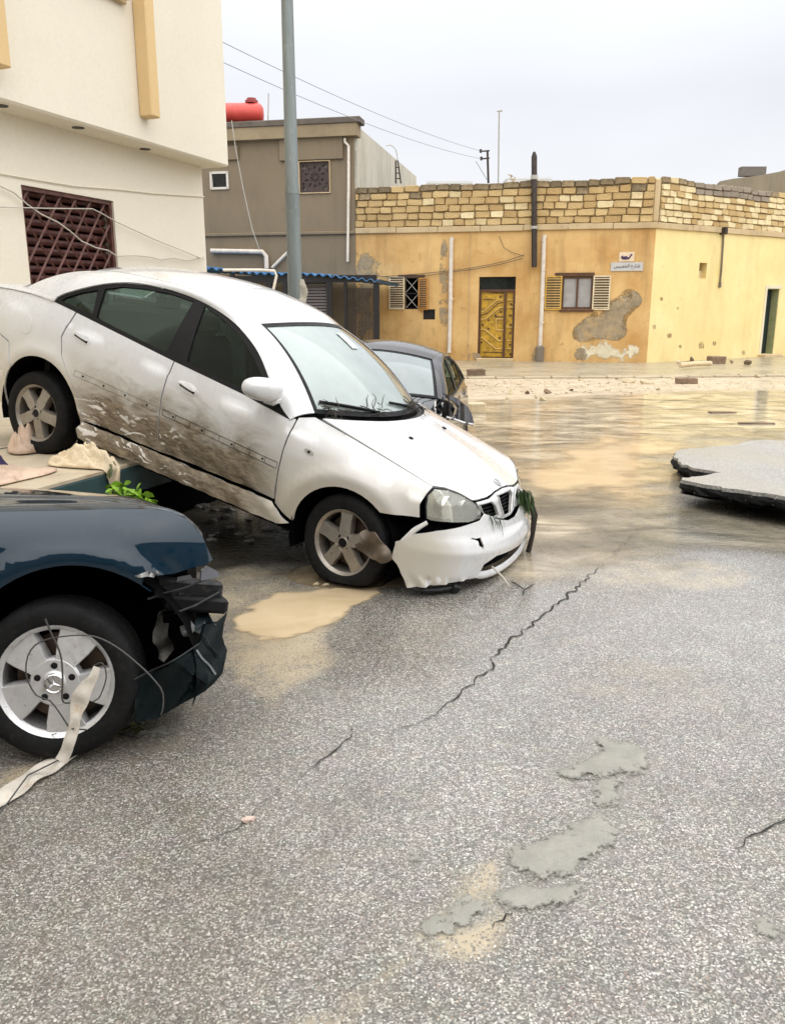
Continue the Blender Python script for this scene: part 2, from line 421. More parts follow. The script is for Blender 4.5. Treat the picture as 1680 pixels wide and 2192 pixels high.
k = NT('wet_asphalt'); tc = k.tc(); sx, sy, sz = k.sep(tc)
amud = k.attr('mud'); agrey = k.attr('grey'); asand = k.attr('sand'); awet = k.attr('wet')
warp = k.mix(.012, tc, k.noise(tc, 30, 2, col=True))
v1 = k.n('ShaderNodeTexVoronoi'); k.put(v1.inputs['Vector'], warp); v1.inputs['Scale'].default_value = 105
v2 = k.n('ShaderNodeTexVoronoi'); k.put(v2.inputs['Vector'], warp); v2.inputs['Scale'].default_value = 210
r1 = k.sep(v1.outputs['Color']); r2 = k.sep(v2.outputs['Color'])
stone = k.ramp(r1[0], [(0, (.075, .07, .064)), (.35, (.15, .143, .13)), (.62, (.27, .26, .24)), (.85, (.45, .44, .41)), (1, (.70, .68, .64))])
stone = k.mix(k.math('MULTIPLY', k.math('GREATER_THAN', r1[1], .88), .5), stone, (.30, .19, .13))
fine = k.ramp(r2[0], [(0, (.075, .07, .064)), (.55, (.16, .152, .138)), (.85, (.30, .29, .27)), (1, (.52, .50, .47))])
mask1 = k.rng(k.math('SUBTRACT', v1.outputs['Distance'], k.math('MULTIPLY', r1[2], .30)), .17, .27, 1, 0)
worn = k.rng(k.noise(tc, 1.4, 6, .7, .8), .38, .62); worn2 = k.rng(k.noise(tc, 6.5, 5, .7), .35, .65)
stone = k.mix(k.math('MULTIPLY', worn, .55), stone, k.mix(.5, stone, (.12, .112, .10)))
mask1b = k.math('MULTIPLY', mask1, k.rng(worn2, 0, 1, 1.0, .45))
col = k.mix(mask1b, fine, stone); col = k.mix(1.0, col, k.ramp(k.noise(tc, 3.3, 5, .7), [(.3, (.94, .93, .91)), (.5, (1.18, 1.18, 1.17)), (.7, (1.32, 1.31, 1.29))]), 'MULTIPLY')
chro = k.noise(tc, 11, 3, .6, col=True); col = k.mix(.14, col, k.mix(1.0, col, k.mix(.6, (1.0, 1.0, 1.0), k.mix(1.0, chro, (2.0, 2.0, 2.0), 'MULTIPLY')), 'MULTIPLY'))
tone = k.noise(tc, .55, 4, .6); col = k.mix(1.0, col, k.ramp(tone, [(.3, (.82, .80, .77)), (.55, (1, .995, .985)), (.75, (1.18, 1.18, 1.17))]), 'MULTIPLY')
blot = k.noise(tc, 5.5, 5, .6); col = k.mix(k.rng(blot, .58, .72, 0, .35), col, (.16, .13, .085)); col = k.mix(k.math('MULTIPLY', k.rng(k.math('ADD', sx, k.math('MULTIPLY', k.math('SUBTRACT', tone, .5), 2.5)), .6, -1.2), .22), col, (.105, .085, .06))
mudn = k.noise(tc, 3.0, 6, .68); mudf = k.math('MULTIPLY', amud, k.rng(mudn, .25, .6, .35, 1.25), clamp=True)
# silt settles between the stones first
settle = k.math('ADD', mudf, k.math('MULTIPLY', k.math('SUBTRACT', k.rng(mask1, 0, 1, 1, 0), .6), k.math('MULTIPLY', mudf, .55)), clamp=True)
settle = k.rng(k.math('ADD', settle, k.math('MULTIPLY', k.math('SUBTRACT', k.noise(tc, 40, 4, .7), .5), k.math('MULTIPLY', mudf, .9))), .22, .95, smooth=True)
mudc = k.ramp(k.noise(tc, 1.7, 5, .6), [(.25, (.30, .24, .155)), (.5, (.42, .35, .24)), (.75, (.52, .45, .335))])
col = k.mix(settle, col, mudc)
gcol = k.mix(k.rng(k.noise(tc, 14, 5, .65), .3, .7), (.19, .185, .15), (.26, .252, .21)); col = k.mix(k.math('MULTIPLY', agrey, k.rng(k.noise(tc, 18, 4), .3, .5, .72, 1.0)), col, gcol)
scol = k.ramp(k.noise(tc, 2.6, 6, .7), [(.3, (.30, .235, .15)), (.5, (.47, .385, .27)), (.7, (.58, .49, .36))]); col = k.mix(k.rng(asand, .2, .8), col, scol)
h = k.math('MULTIPLY', k.math('ADD', mask1, k.math('MULTIPLY', r1[0], .5)), k.math('SUBTRACT', 1.0, k.math('MAXIMUM', settle, agrey)))
nrm = k.bump(h, .55, .004); nrm = k.bump(agrey, .5, .012, nrm); nrm = k.bump(k.noise(tc, 9, 4, .6), .12, .02, nrm)
rough = k.rng(k.noise(tc, 2.0, 4), .3, .7, .26, .46); rough = k.mix(awet, rough, k.math('MULTIPLY', rough, .55))
rough = k.mix(settle, rough, .30); rough = k.mix(k.math('MULTIPLY', agrey, .8), rough, .55); rough = k.mix(asand, rough, .6)
film = k.noise(tc, .8, 5, .65, .5)                          # water film: patches where it stands over the stones
cw_ = k.math('MULTIPLY', k.rng(awet, 0, 1, .12, .95), k.rng(film, .32, .58, .55, 1.0))
cw_ = k.math('MULTIPLY', cw_, k.math('SUBTRACT', 1.0, k.math('MAXIMUM', k.math('MULTIPLY', agrey, .7), k.math('MULTIPLY', asand, .85))))
cn_ = k.bump(k.math('ADD', k.noise(tc, 14, 3, .6), k.math('MULTIPLY', h, .35)), .10, .01)
MAT_ASPHALT = k.out(k.bsdf(col, rough, 0, .4, cw_, k.rng(film, .3, .7, .24, .12), cn_, nrm))
me = mb.mesh('road', MAT_ASPHALT, smooth=True)
for nm, arr in (('mud', mud), ('grey', grey), ('sand', sand), ('wet', wet)):
    a = me.attributes.new(nm, 'FLOAT', 'POINT'); a.data.foreach_set('value', arr.astype(np.float32))
tag(link('road', me), 'cracked wet asphalt street with mud films and silt patches', None, kind='structure')

# ------------------------------------------------------------------ muddy water lying on the street
def water_mat(name, c0, c1, ripple=.08, scale=6.0, rough=.05, lo=.25):
    k = NT(name); tc = k.tc(); a = k.attr('depth')
    c = k.mix(k.rng(k.noise(k.map(tc, (1, 1.7, 1)), 1.3, 7, .66, 1.0), .36, .64), c0, c1)
    rip = k.math('ADD', k.noise(k.map(tc, (1, 2.6, 1), rot=(0, 0, .3)), scale, 3, .5, .6), k.math('MULTIPLY', k.noise(tc, scale * 3.5, 2), .3))
    nrm = k.bump(rip, ripple, .05)
    w = k.bsdf(c, rough, 0, .5, nrm=nrm, ior=1.33)
    tr = k.n('ShaderNodeBsdfTransparent').outputs[0]
    al = k.rng(k.math('ADD', a, k.math('MULTIPLY', k.math('SUBTRACT', k.noise(tc, 4.5, 5, .7), .5), .55)), .12, .85, smooth=True)
    al = k.math('MULTIPLY', al, k.rng(k.noise(k.map(tc, (.75, 1.25, 1), rot=(0, 0, .25)), 1.3, 6, .68, 1.0), .30, .56, lo, 1.0))
    return k.out(k.mixsh(al, tr, w))
MAT_PUDDLE = water_mat('muddy_puddle_water', (.50, .385, .235), (.60, .475, .31), .015, 4, .12, .9)
MAT_FLOOD = water_mat('muddy_flood_water', (.25, .205, .14), (.66, .57, .42), .05, 5.5, .09, .0)
MAT_STREAM = water_mat('rippled_street_water', (.16, .145, .11), (.30, .265, .20), .16, 10, .05, .1)
def water(name, L, mat, z, soft, wob, wsc, seed, res, label, cap=1.0):
    A = np.array(gp(L)); lo, hi = A.min(0) - .5, A.max(0) + .5
    gx, gy = np.meshgrid(np.arange(lo[0], hi[0], res), np.arange(lo[1], hi[1], res)); P = np.c_[gx.ravel(), gy.ravel()]
    d = field(P, L, soft, wob, wsc, seed) * cap
    w, h = gx.shape[1], gx.shape[0]; keep = (d > .01).reshape(h, w)
    q = [(j * w + i, j * w + i + 1, (j + 1) * w + i + 1, (j + 1) * w + i) for j in range(h - 1) for i in range(w - 1) if keep[j:j + 2, i:i + 2].any()]
    used = sorted({i for f in q for i in f}); idx = {o: n for n, o in enumerate(used)}
    me = bpy.data.meshes.new(name); me.from_pydata([(P[i, 0], P[i, 1], z) for i in used], [], [tuple(idx[i] for i in f) for f in q]); me.materials.append(mat); me.shade_smooth()
    a = me.attributes.new('depth', 'FLOAT', 'POINT'); a.data.foreach_set('value', d[used].astype(np.float32))
    return tag(link(name, me), label, kind='structure')
water('flood_water', FLOOD, MAT_FLOOD, .005, .8, .9, 1.0, 11, .09, 'tan muddy flood water running over the street', .9)
water('flood_water', MUDBRIGHT, MAT_PUDDLE, .010, .8, .9, 1.2, 15, .08, 'pale tan muddy water pooled beside the white car nose', 1.0)
water('flood_water', RIPPLE, MAT_STREAM, .0075, .9, 1.0, 1.3, 12, .08, 'thin rippled water running past the broken slab', .8)
water('puddle', PUDDLE, MAT_PUDDLE, .004, .06, .10, 5, 13, .03, 'tan muddy puddle in front of the white car wheel')
water('puddle', [(350, 1250), (430, 1150), (560, 1090), (700, 1120), (680, 1200), (600, 1232), (440, 1240)], water_mat('shade_dark_water', (.035, .032, .026), (.07, .06, .045), .30, 11, .04, .8), .006, .3, .4, 2.0, 14, .07, 'rippled water under the tilted white car, darkened for its shade', .8)  # water colour kept near black to stand in for shade under the car
# silt heaped against the sunken front tyre
qc = on_z(742, 1240); mb = MB(); n = 26; P = np.zeros((n, n, 3))
for i in range(n):
    for j in range(n):
        u, v = i / (n - 1) * 2 - 1, j / (n - 1) * 2 - 1; r_ = math.hypot(u, v); hgt = .046 * max(0, 1 - r_ * r_) ** .8 * (1 + .25 * math.sin(u * 9 + v * 5)) - .004
        P[i, j] = (qc[0] + .06 + u * .46, qc[1] + .10 + v * .30, hgt)
mb.grid(P); tag(mb.build('mud_bank', simple('wet_silt', (.16, .125, .08), .35, var=.45, vs_=8, bump=.5, bs=40, dirt=(.08, .07, .05)), None, True), 'low bank of wet silt round the flat front tyre', kind='structure')

# ------------------------------------------------------------------ smears of drying grey mud with a rim of their own
k = NT('grey_mud'); tc = k.tc(); c = k.mix(k.rng(k.noise(tc, 9, 6, .7), .3, .7), (.22, .215, .185), (.31, .30, .262)); c = k.mix(k.rng(k.noise(tc, 60, 4, .7), .55, .75, 0, .5), c, (.36, .35, .31)); c = k.mix(k.rng(k.noise(tc, 25, 4, .7), .60, .70, 0, .7), c, (.10, .095, .085))
al_ = k.rng(k.math('ADD', k.attr('edge'), k.math('MULTIPLY', k.math('SUBTRACT', k.noise(tc, 22, 7, .75), .5), .16)), .004, .024)
MAT_GREYMUD = k.out(k.mixsh(al_, k.n('ShaderNodeBsdfTransparent').outputs[0], k.bsdf(c, k.rng(k.noise(tc, 5, 3), .3, .7, .35, .6), nrm=k.bump(k.math('ADD', k.noise(tc, 30, 6, .7), k.noise(tc, 7, 4, .6)), .55, .012))))
for i, L in enumerate(GREY):
    P = np.array(resample(smooth_loop(gp(L), 2), .02)); c_ = P.mean(0); dv = P - c_; dv /= np.linalg.norm(dv, axis=1)[:, None]
    P = P + dv * (.028 * vnoise(P, 9, i) + .020 * vnoise(P, 24, i + 3) + .010 * vnoise(P, 60, i + 6))[:, None]; loop = [tuple(p) for p in P]
    V, F_ = triangulate([loop], .03, .05); d_ = dist_loops([np.array(loop)], V); zz_ = .0025 + .008 * smooth01(d_, 0, .03) + .004 * smooth01(d_, .02, .1) * (vnoise(V, 14, i) + .5 * vnoise(V, 33, i))
    q_ = MB(); q_.add([(v[0], v[1], z_) for v, z_ in zip(V, zz_)], F_); mp_ = q_.build('mud_patch', MAT_GREYMUD, None, True, 180); ea_ = mp_.data.attributes.new('edge', 'FLOAT', 'POINT'); ea_.data.foreach_set('value', np.minimum(d_, .2).astype(np.float32)); tag(mp_, 'smear of drying grey mud on the wet asphalt', kind='structure')

# ------------------------------------------------------------------ cracks: flat dark jagged ribbons lying on the asphalt
MAT_CRACK = simple('crack_black', (.018, .017, .015), .9, var=.3, vs_=40)
def crack(L, w, seed, jag=.03):
    r = random.Random(seed); P = np.array(gp(L)); C = []
    for i in range(len(P) - 1):
        n = max(3, int(np.linalg.norm(P[i + 1] - P[i]) / .035)); d = P[i + 1] - P[i]; nn = np.array([-d[1], d[0]]) / np.linalg.norm(d)
        for j in range(n): C.append(P[i] + d * j / n + nn * r.uniform(-1, 1) * jag)
    C = np.array(C); mb = MB(); N = len(C); v = []
    for i, c in enumerate(C):
        t = C[min(i + 1, N - 1)] - C[max(i - 1, 0)]; t = t / max(np.linalg.norm(t), 1e-6); nn = np.array([-t[1], t[0]])
        ww = w * (.35 + r.random() * 1.1) * min(1, .15 + 4 * i / N, .15 + 4 * (N - 1 - i) / N)
        v += [(*(c + nn * ww), .0045), (*(c - nn * ww), .0045)]
    mb.add(v, [(2 * i, 2 * i + 1, 2 * i + 3, 2 * i + 2) for i in range(N - 1)])
    return tag(mb.build('asphalt_crack', MAT_CRACK), 'dark jagged crack running across the wet asphalt', kind='structure')
crack([(1292, 1206), (1230, 1262), (1205, 1285), (1150, 1330), (1085, 1375), (1052, 1410), (1050, 1432), (985, 1485), (930, 1530), (880, 1560), (815, 1568)], .0055, 1, .018)
crack([(778, 1552), (755, 1562), (748, 1580), (690, 1630), (620, 1680)], .003, 2, .012)
crack([(1690, 1752), (1640, 1775), (1600, 1800), (1560, 1832)], .003, 3, .010)
crack([(620, 1680), (560, 1730), (480, 1790), (420, 1810), (330, 1840)], .0012, 4, .02)
crack([(1380, 925), (1385, 950), (1420, 962)], .025, 5, .06)
crack([(1300, 1200), (1340, 1160), (1400, 1100)], .006, 6, .03)
crack([(1560, 905), (1600, 925), (1680, 940)], .014, 7, .05)
crack([(1050, 1990), (1085, 1960), (1100, 1950)], .003, 8, .008)
crack([(1185, 1662), (1260, 1672), (1330, 1664)], .002, 9, .006)
crack([(1270, 1820), (1300, 1808), (1325, 1830)], .003, 10, .006)

# ================================================================== car materials
def paint_mat(name, col, mudlevel=0.0, rough=.28, flake=0.0):
    """body colour under lacquer, with flood mud and scrapes that follow the panel itself"""
    k = NT(name); tc = k.tc(); x, y, z = k.sep(tc)
    c = k.mix(k.rng(k.noise(tc, 3, 3), .3, .7), tuple(q * .96 for q in col), col)
    r = k.rng(k.noise(tc, 25, 4), .3, .7, rough - .05, rough + .07)
    coat = 1.0
    if mudlevel:
        gn = k.n('ShaderNodeNewGeometry').outputs['Normal']; vt = k.n('ShaderNodeVectorTransform', vector_type='NORMAL', convert_from='WORLD', convert_to='OBJECT'); k.put(vt.inputs[0], gn)
        side = k.rng(k.math('ABSOLUTE', k.sep(vt.outputs[0])[1]), .45, .75)
        n1 = k.noise(k.map(tc, (1, 1, 1.6)), 2.6, 6, .62, .8); n2 = k.noise(k.map(tc, (2.0, 2, 6), rot=(0, .25, 0)), 7, 5, .7, .5)
        film = k.math('MULTIPLY', side, k.rng(k.math('ADD', z, k.math('MULTIPLY', k.math('SUBTRACT', n1, .5), .5)), .95, .48, 0, .75))
        zone = k.math('MULTIPLY', k.rng(x, -2.35, -2.0), k.rng(x, -.45, -.75))
        deep = k.math('MULTIPLY', k.math('MULTIPLY', side, zone), k.rng(k.math('ADD', z, k.math('MULTIPLY', k.math('SUBTRACT', n1, .5), .60)), .82, .56))
        c = k.mix(k.math('MULTIPLY', film, mudlevel), c, (.52, .46, .35))
        c = k.mix(k.math('MULTIPLY', deep, mudlevel), c, k.mix(k.rng(n2, .35, .65), (.085, .062, .038), (.30, .235, .155)))
        n3 = k.noise(k.map(tc, (1.2, 1, 3.4), rot=(0, -.35, 0)), 5.2, 4, .55, 1.4)
        scr = k.math('MULTIPLY', k.math('MULTIPLY', side, k.rng(k.math('ADD', x, k.math('MULTIPLY', z, .5)), -.9, -1.05)), k.math('MULTIPLY', k.math('MAXIMUM', k.rng(n3, .605, .615), k.rng(n2, .66, .67)), k.rng(z, .62, .55)))
        c = k.mix(scr, c, (.74, .71, .66))
        rest = k.math('SUBTRACT', 1.0, k.math('MAXIMUM', k.math('MULTIPLY', film, .7), deep), clamp=True)
        r = k.mix(rest, .55, r); coat = rest
        nrm = k.bump(k.math('ADD', k.math('MULTIPLY', deep, n2), k.math('MULTIPLY', scr, .6)), .5, .012)
    else:
        sp = k.noise(tc, 5, 4, .6); c = k.mix(k.rng(sp, .62, .80, 0, .05), c, (.42, .36, .27)); nrm = k.bump(k.noise(tc, 3, 2), .02, .02)
    return k.out(k.bsdf(c, r, flake, .5 if mudlevel else .06, coat, .04, nrm=nrm))
MAT_WHITE = paint_mat('white_paint_muddy', (.67, .675, .68), .95)
MAT_NAVY = paint_mat('dark_navy_paint', (.002, .017, .034), 0, .22, .05)
MAT_DARK = paint_mat('dark_plum_paint', (.014, .012, .016), 0, .25, .1)
MAT_BLACK = simple('black_plastic', (.006, .006, .007), .5, var=.3, spec=.22)
MAT_RUBBER = simple('tyre_rubber', (.009, .009, .0095), .7, var=.35, vs_=14, bump=.1, bs=90, dirt=(.022, .019, .015), spec=.18)
MAT_LINER = simple('arch_liner', (.003, .003, .0035), .9, var=.3, vs_=20, bump=.2, spec=.05)
MAT_ALLOY = simple('dirty_alloy', (.33, .30, .26), .42, .55, var=.18, vs_=10, dirt=(.20, .165, .12))
MAT_ALLOY2 = simple('silver_alloy', (.66, .66, .66), .34, .55, var=.08, vs_=14, dirt=(.50, .47, .42))
MAT_CHROME = simple('chrome', (.75, .75, .76), .14, 1.0, var=.05)
MAT_DISC = simple('brake_disc', (.12, .085, .06), .5, .6, var=.3)
MAT_SEAT = simple('seat_cloth', (.05, .05, .05), .9, var=.2, bump=.1)
MAT_SCRAP = simple('torn_inner_plastic', (.012, .013, .015), .4, var=.5, vs_=12, bump=.2, bs=30, dirt=(.07, .065, .06), spec=.3)
def glass_mat(name, tint, refl=1.0, haze=0.0, hazecol=(.5, .56, .54)):
    k = NT(name); fr = k.n('ShaderNodeFresnel'); fr.inputs[0].default_value = 1.5
    t = k.n('ShaderNodeBsdfTransparent'); t.inputs[0].default_value = (*tint, 1)
    g = k.n('ShaderNodeBsdfGlossy'); g.inputs['Roughness'].default_value = .02; g.inputs['Color'].default_value = (.95, .97, .97, 1)
    base = t.outputs[0]
    if haze:
        d = k.n('ShaderNodeBsdfDiffuse'); d.inputs[0].default_value = (*hazecol, 1)
        tc = k.tc(); n = k.noise(tc, 2.2, 5, .6); base = k.mixsh(k.rng(n, .3, .7, haze * .82, min(1, haze * 1.12)), base, d.outputs[0])
    return k.out(k.mixsh(k.math('MULTIPLY', k.math('ADD', fr.outputs[0], .025), refl, clamp=True), base, g.outputs[0]))
MAT_GLASS = glass_mat('tinted_side_glass', (.58, .68, .66), .22)
MAT_WSCREEN = glass_mat('misted_windscreen_glass', (.55, .62, .60), 1.3, .62, (.50, .58, .56))
MAT_WSCREEN2 = glass_mat('dusty_windscreen_glass', (.45, .5, .5), 1.3, .55, (.34, .40, .41))
MAT_LAMP = glass_mat('yellowed_lamp_glass', (.95, .95, .90), .9, .20, (.88, .86, .76))

# ================================================================== a four-door saloon (x forward, y left, z up, front axle at x = 0)
ZT = ([-3.62, -3.1, -2.6, -1.5, -.5, -.13, .14, .43, .75], [.98, 1.06, 1.095, 1.002, .930, .909, .856, .798, .74])
YT = ([-3.62, -3.1, -2.6, -1.5, -.75, -.5, -.13, .14, .43, .75], [.60, .70, .785, .824, .826, .800, .745, .728, .712, .66])
def plan_w(x):
    return .862 - .30 * max(0, (x + .1)) ** 2.2 - .25 * max(0, -x - 2.6) ** 2
DENT = [0.0]
def side_w(x, z):
    zt = np.interp(x, *ZT); yt = np.interp(x, *YT); pl = plan_w(x)
    if z <= .62: w = pl - .055 * ((.62 - z) / .35) ** 2
    elif z <= zt: w = pl - (pl - yt) * ((z - .62) / (zt - .62)) ** 2.9
    else: h = z - zt; w = yt - .40 * h - .33 * h * h
    q_ = (z - (zt - .10)) / .022; w -= .010 * (q_ * q_ * (3 - 2 * q_) if 0 < q_ < 1 else (1 if q_ >= 1 else 0)) if z <= zt + .02 else .010
    for hx, hz in ((-.01, .29), (-2.545, .335)):
        r = math.hypot(x - hx, z - hz); w += .020 * math.exp(-((r - .42) / .055) ** 2) * min(1, max(0, (z - .2) / .2))
    if DENT[0] and z < .62 and -2.3 < x < -.5:
        e = min(1, (.62 - z) / .25) * min(1, (x + 2.3) / .2) * min(1, (-.5 - x) / .2)
        w -= DENT[0] * e * (.5 + .5 * math.sin(x * 7.3 + z * 9) * math.cos(z * 21 - x * 3)) + .006 * e * math.sin(x * 31 + z * 47)
    return w
def side_map(x, z): return (x, -side_w(x, z), z)
def side_off(d): return lambda x, z: (x, -side_w(x, z) - d, z)
def nose_map(off=0.0):
    def f(t, z):
        a = PI * t / 2; c = math.cos(a); sb = np.interp(z, [0, .45, .6, .7, .78, .9], [0, 0, .08, .12, .19, .4])
        return (.36 + off * c + .42 * abs(c) ** .8 - sb * (.55 + .45 * c), (.80 + off) * math.sin(a), z)
    return f
def tail_map(off=0.0):
    def f(t, z):
        a = PI * t / 2; c = abs(math.cos(a)); sb = np.interp(z, [0, .5, .7, 1.0], [.06, 0, .03, .10])
        return (-3.22 - off * c - .42 * c ** .75 + sb * c, -(.765 + off) * math.sin(a), z)
    return f
WS_BASE = lambda u: (-.44 + .25 * (1 - u * u), .715 * u, .962 + .012 * (1 - u * u))
WS_TOP = lambda u: (-1.07 + .11 * (1 - u * u), .53 * u, 1.345 + .055 * (1 - u * u))
def ws_map(u, v):
    b, t = np.array(WS_BASE(u)), np.array(WS_TOP(u)); p = b * (1 - v) + t * v
    return tuple(p + np.array([.02, 0, .045]) * 4 * v * (1 - v))
BL_TOP = lambda u: (-2.50 - .05 * (1 - u * u), .53 * u, 1.345 + .045 * (1 - u * u))
BL_BASE = lambda u: (-3.06 - .08 * (1 - u * u), .61 * u, 1.085 + .012 * (1 - u * u))
def bl_map(u, v):
    b, t = np.array(BL_BASE(u)), np.array(BL_TOP(u)); p = b * (1 - v) + t * v
    return tuple(p + np.array([-.02, 0, .03]) * 4 * v * (1 - v))
RAIL = curve_pts([(-1.07, -.53, 1.345), (-1.25, -.555, 1.40), (-1.6, -.572, 1.43), (-2.0, -.568, 1.415), (-2.3, -.55, 1.385), (-2.5, -.53, 1.345)], 25)
def roof_map(u, v):
    i = v * 24; a = RAIL[max(0, min(24, int(i)))]; b = RAIL[max(0, min(24, int(i) + 1))]; e = a + (b - a) * (i - int(i))
    crown = .052 + .035 * math.sin(PI * min(1, max(0, v))); xo = .11 * (1 - v) - .05 * v
    return (e[0] + xo * (1 - u * u), -e[1] * u, e[2] + crown * (1 - u * u))
HOOD_FZ = ([0, .1, .2, .345, .377, .47, .575, .70], [.750, .744, .727, .722, .724, .767, .790, .795])
def hood_map(u, v):
    """u across, v from the windscreen (0) to the nose (1); the nose edge follows grille and lamps"""
    c = max(0, 1 - u * u); R_ = np.array([-.405 + .25 * c, .74 * u, .962 + .014 * c]); t = .70 * u
    F_ = np.array(nose_map(.003)(t, float(np.interp(abs(t), *HOOD_FZ)))); p = R_ * (1 - v) + F_ * v
    p[2] += (.062 * c + .004) * 4 * v * (1 - v) * .55 + .012 * c * math.exp(-((abs(u) - .55) / .10) ** 2) * math.sin(PI * min(1, v * 1.1))
    p[0] += .02 * math.sin(PI * v) * c
    return tuple(p)
DLO = [(-2.60, 1.10), (-2.585, 1.135), (-2.53, 1.175), (-2.42, 1.235), (-2.28, 1.30), (-2.12, 1.352), (-1.95, 1.382), (-1.72, 1.40), (-1.5, 1.393), (-1.27, 1.35), (-1.08, 1.282), (-.92, 1.20), (-.78, 1.09), (-.63, .958), (-.535, .90),
       (-.93, .957), (-1.476, 1.002), (-2.0, 1.05), (-2.37, 1.083)]
GL_F = [(-1.452, 1.367), (-1.27, 1.322), (-1.09, 1.258), (-.95, 1.178), (-.83, 1.082), (-.735, .978), (-.95, .982), (-1.375, 1.022)]
GL_R = [(-1.548, 1.374), (-1.74, 1.377), (-1.95, 1.357), (-2.12, 1.327), (-2.245, 1.28), (-2.20, 1.095), (-1.98, 1.072), (-1.545, 1.032)]
GL_Q = [(-2.295, 1.262), (-2.42, 1.208), (-2.52, 1.15), (-2.545, 1.122), (-2.24, 1.105)]
def ring_in(L, d):
    P = np.array(L); c = P.mean(0); return [tuple(p + (c - p) / np.linalg.norm(c - p) * d) for p in P]
LAMP = [(-.804, .619), (-.812, .689), (-.777, .745), (-.691, .784), (-.575, .781), (-.47, .756), (-.377, .713), (-.319, .661), (-.315, .622), (-.437, .609), (-.627, .613), (-.774, .613)]

def wheel(name, parent, loc, R=.298, rim=.2, width=.19, alloy=None, kind='five', right=True, steer=0.0, rot=0.0, flat=None):
    """wheel whose outer face looks along -y"""
    w = link(name, None, parent, loc, (0, 0, (0 if right else PI) + steer)); s = R / .298
    h = width / 2
    mb = MB(); prof = [(rim * .97, h * .80), (rim * 1.03, h * .92), (rim * 1.12, h * .99), (R * .88, h), (R * .955, h * .9), (R * .985, h * .72), (R, h * .5), (R * 1.004, 0), (R, -h * .5), (R * .985, -h * .72), (R * .955, -h * .9), (R * .88, -h), (rim * 1.12, -h * .99), (rim * 1.03, -h * .92), (rim * .97, -h * .80)]
    mb.lathe(prof, 56, 'Y')
    for q in (-.35, 0, .35): mb.lathe([(R * 1.005, h * (q - .05)), (R * .992, h * (q - .03)), (R * .992, h * (q + .03)), (R * 1.005, h * (q + .05))], 56, 'Y')
    if flat:
        mb.v = [(x * (1 + .10 * max(0, flat[0] * -1 - .06 - z) / R if z < -flat[1] else 1), y * (1 + .35 * max(0, (-z - flat[1] * .6)) / R), max(z, -flat[1] + x * flat[0])) for x, y, z in mb.v]
    mb.build('tyre', MAT_RUBBER, w, True, 60)
    rb = MB()
    rb.lathe([(rim * .93, h * .8), (rim * .93, -h * .75), (rim * .97, -h * .86), (rim * 1.02, -h * .95), (rim * 1.02, -h * .90), (rim * .955, -h * .80)][::-1], 48, 'Y')
    yf = -h * .62
    n = 5
    for i in range(n):
        a0 = 2 * PI * i / n + PI / 2 + rot
        wi, wo = (rim * .205, rim * .205) if kind == 'five' else (rim * .20, rim * .33)
        pts = [(rim * .20, -wi * .8), (rim * .42, -wi), (rim * .70, -wo * .92), (rim * .945, -wo * 1.12), (rim * .945, wo * 1.12), (rim * .70, wo * .92), (rim * .42, wi), (rim * .20, wi * .8)]
        dep = [.0, .004, .0, -.004]; v = []
        for (r_, t_) in pts:
            x_, z_ = r_ * math.cos(a0) - t_ * math.sin(a0), r_ * math.sin(a0) + t_ * math.cos(a0)
            dd = .018 * (1 - (r_ / rim)) + (.0 if kind == 'five' else .012 * math.sin(PI * r_ / rim))
            v.append((x_, yf - dd - .006, z_))
        m_ = len(v); ctr = [(x_, yy + .0, zz) for x_, yy, zz in v]
        inn = [(x_ * 1.0 , yf + .035, zz) for x_, yy, zz in v]
        # bevelled face: shrink the top a little
        cx, cz = np.mean([p[0] for p in v]), np.mean([p[2] for p in v])
        top = [(cx + (p[0] - cx) * .93 + 0, p[1] - .007, cz + (p[2] - cz) * .93) for p in v]
        fs = [tuple(range(2 * m_, 3 * m_))[::-1]]
        for j in range(m_):
            q = (j + 1) % m_; fs += [(j, q, 2 * m_ + q, 2 * m_ + j)[::-1], (m_ + j, m_ + q, q, j)[::-1]]
        rb.add(ctr + inn + top, fs)
    hubr = rim * (.36 if kind == 'five' else .44); yf -= 0 if kind == 'five' else .016
    rb.lathe([(0.001, yf - .030), (hubr * .42, yf - .030), (hubr * .46, yf - .026), (hubr * .55, yf - .024), (hubr * .92, yf - .022), (hubr, yf - .012), (hubr, yf + .03)], 40, 'Y')
    rb.build('rim', alloy, w, True, 35)
    nb = 4 if kind == 'five' else 5
    lb = MB().lathe([(.0005, yf - .0265), (.008 * s, yf - .0265), (.0125 * s, yf - .0245), (.0125 * s, yf - .02)], 10, 'Y').mesh('lug_bolt', MAT_BLACK, True)
    for i in range(nb):
        a = 2 * PI * i / nb + rot + PI / 4; r_ = hubr * .70; link('lug_bolt', lb, w, (r_ * math.cos(a), 0, r_ * math.sin(a)))
    cb = MB(); cb.lathe([(.0005, yf - .0325), (hubr * .38, yf - .0325), (hubr * .41, yf - .029)], 24, 'Y'); 
    cb.build('hub_cap', MAT_BLACK if kind == 'five' else MAT_CHROME, w, True)
    db = MB(); db.lathe([(.0005, .005), (rim * .80, .005), (rim * .80, .025), (.0005, .025)], 32, 'Y'); db.build('brake_disc', MAT_DISC, w, True)
    return w

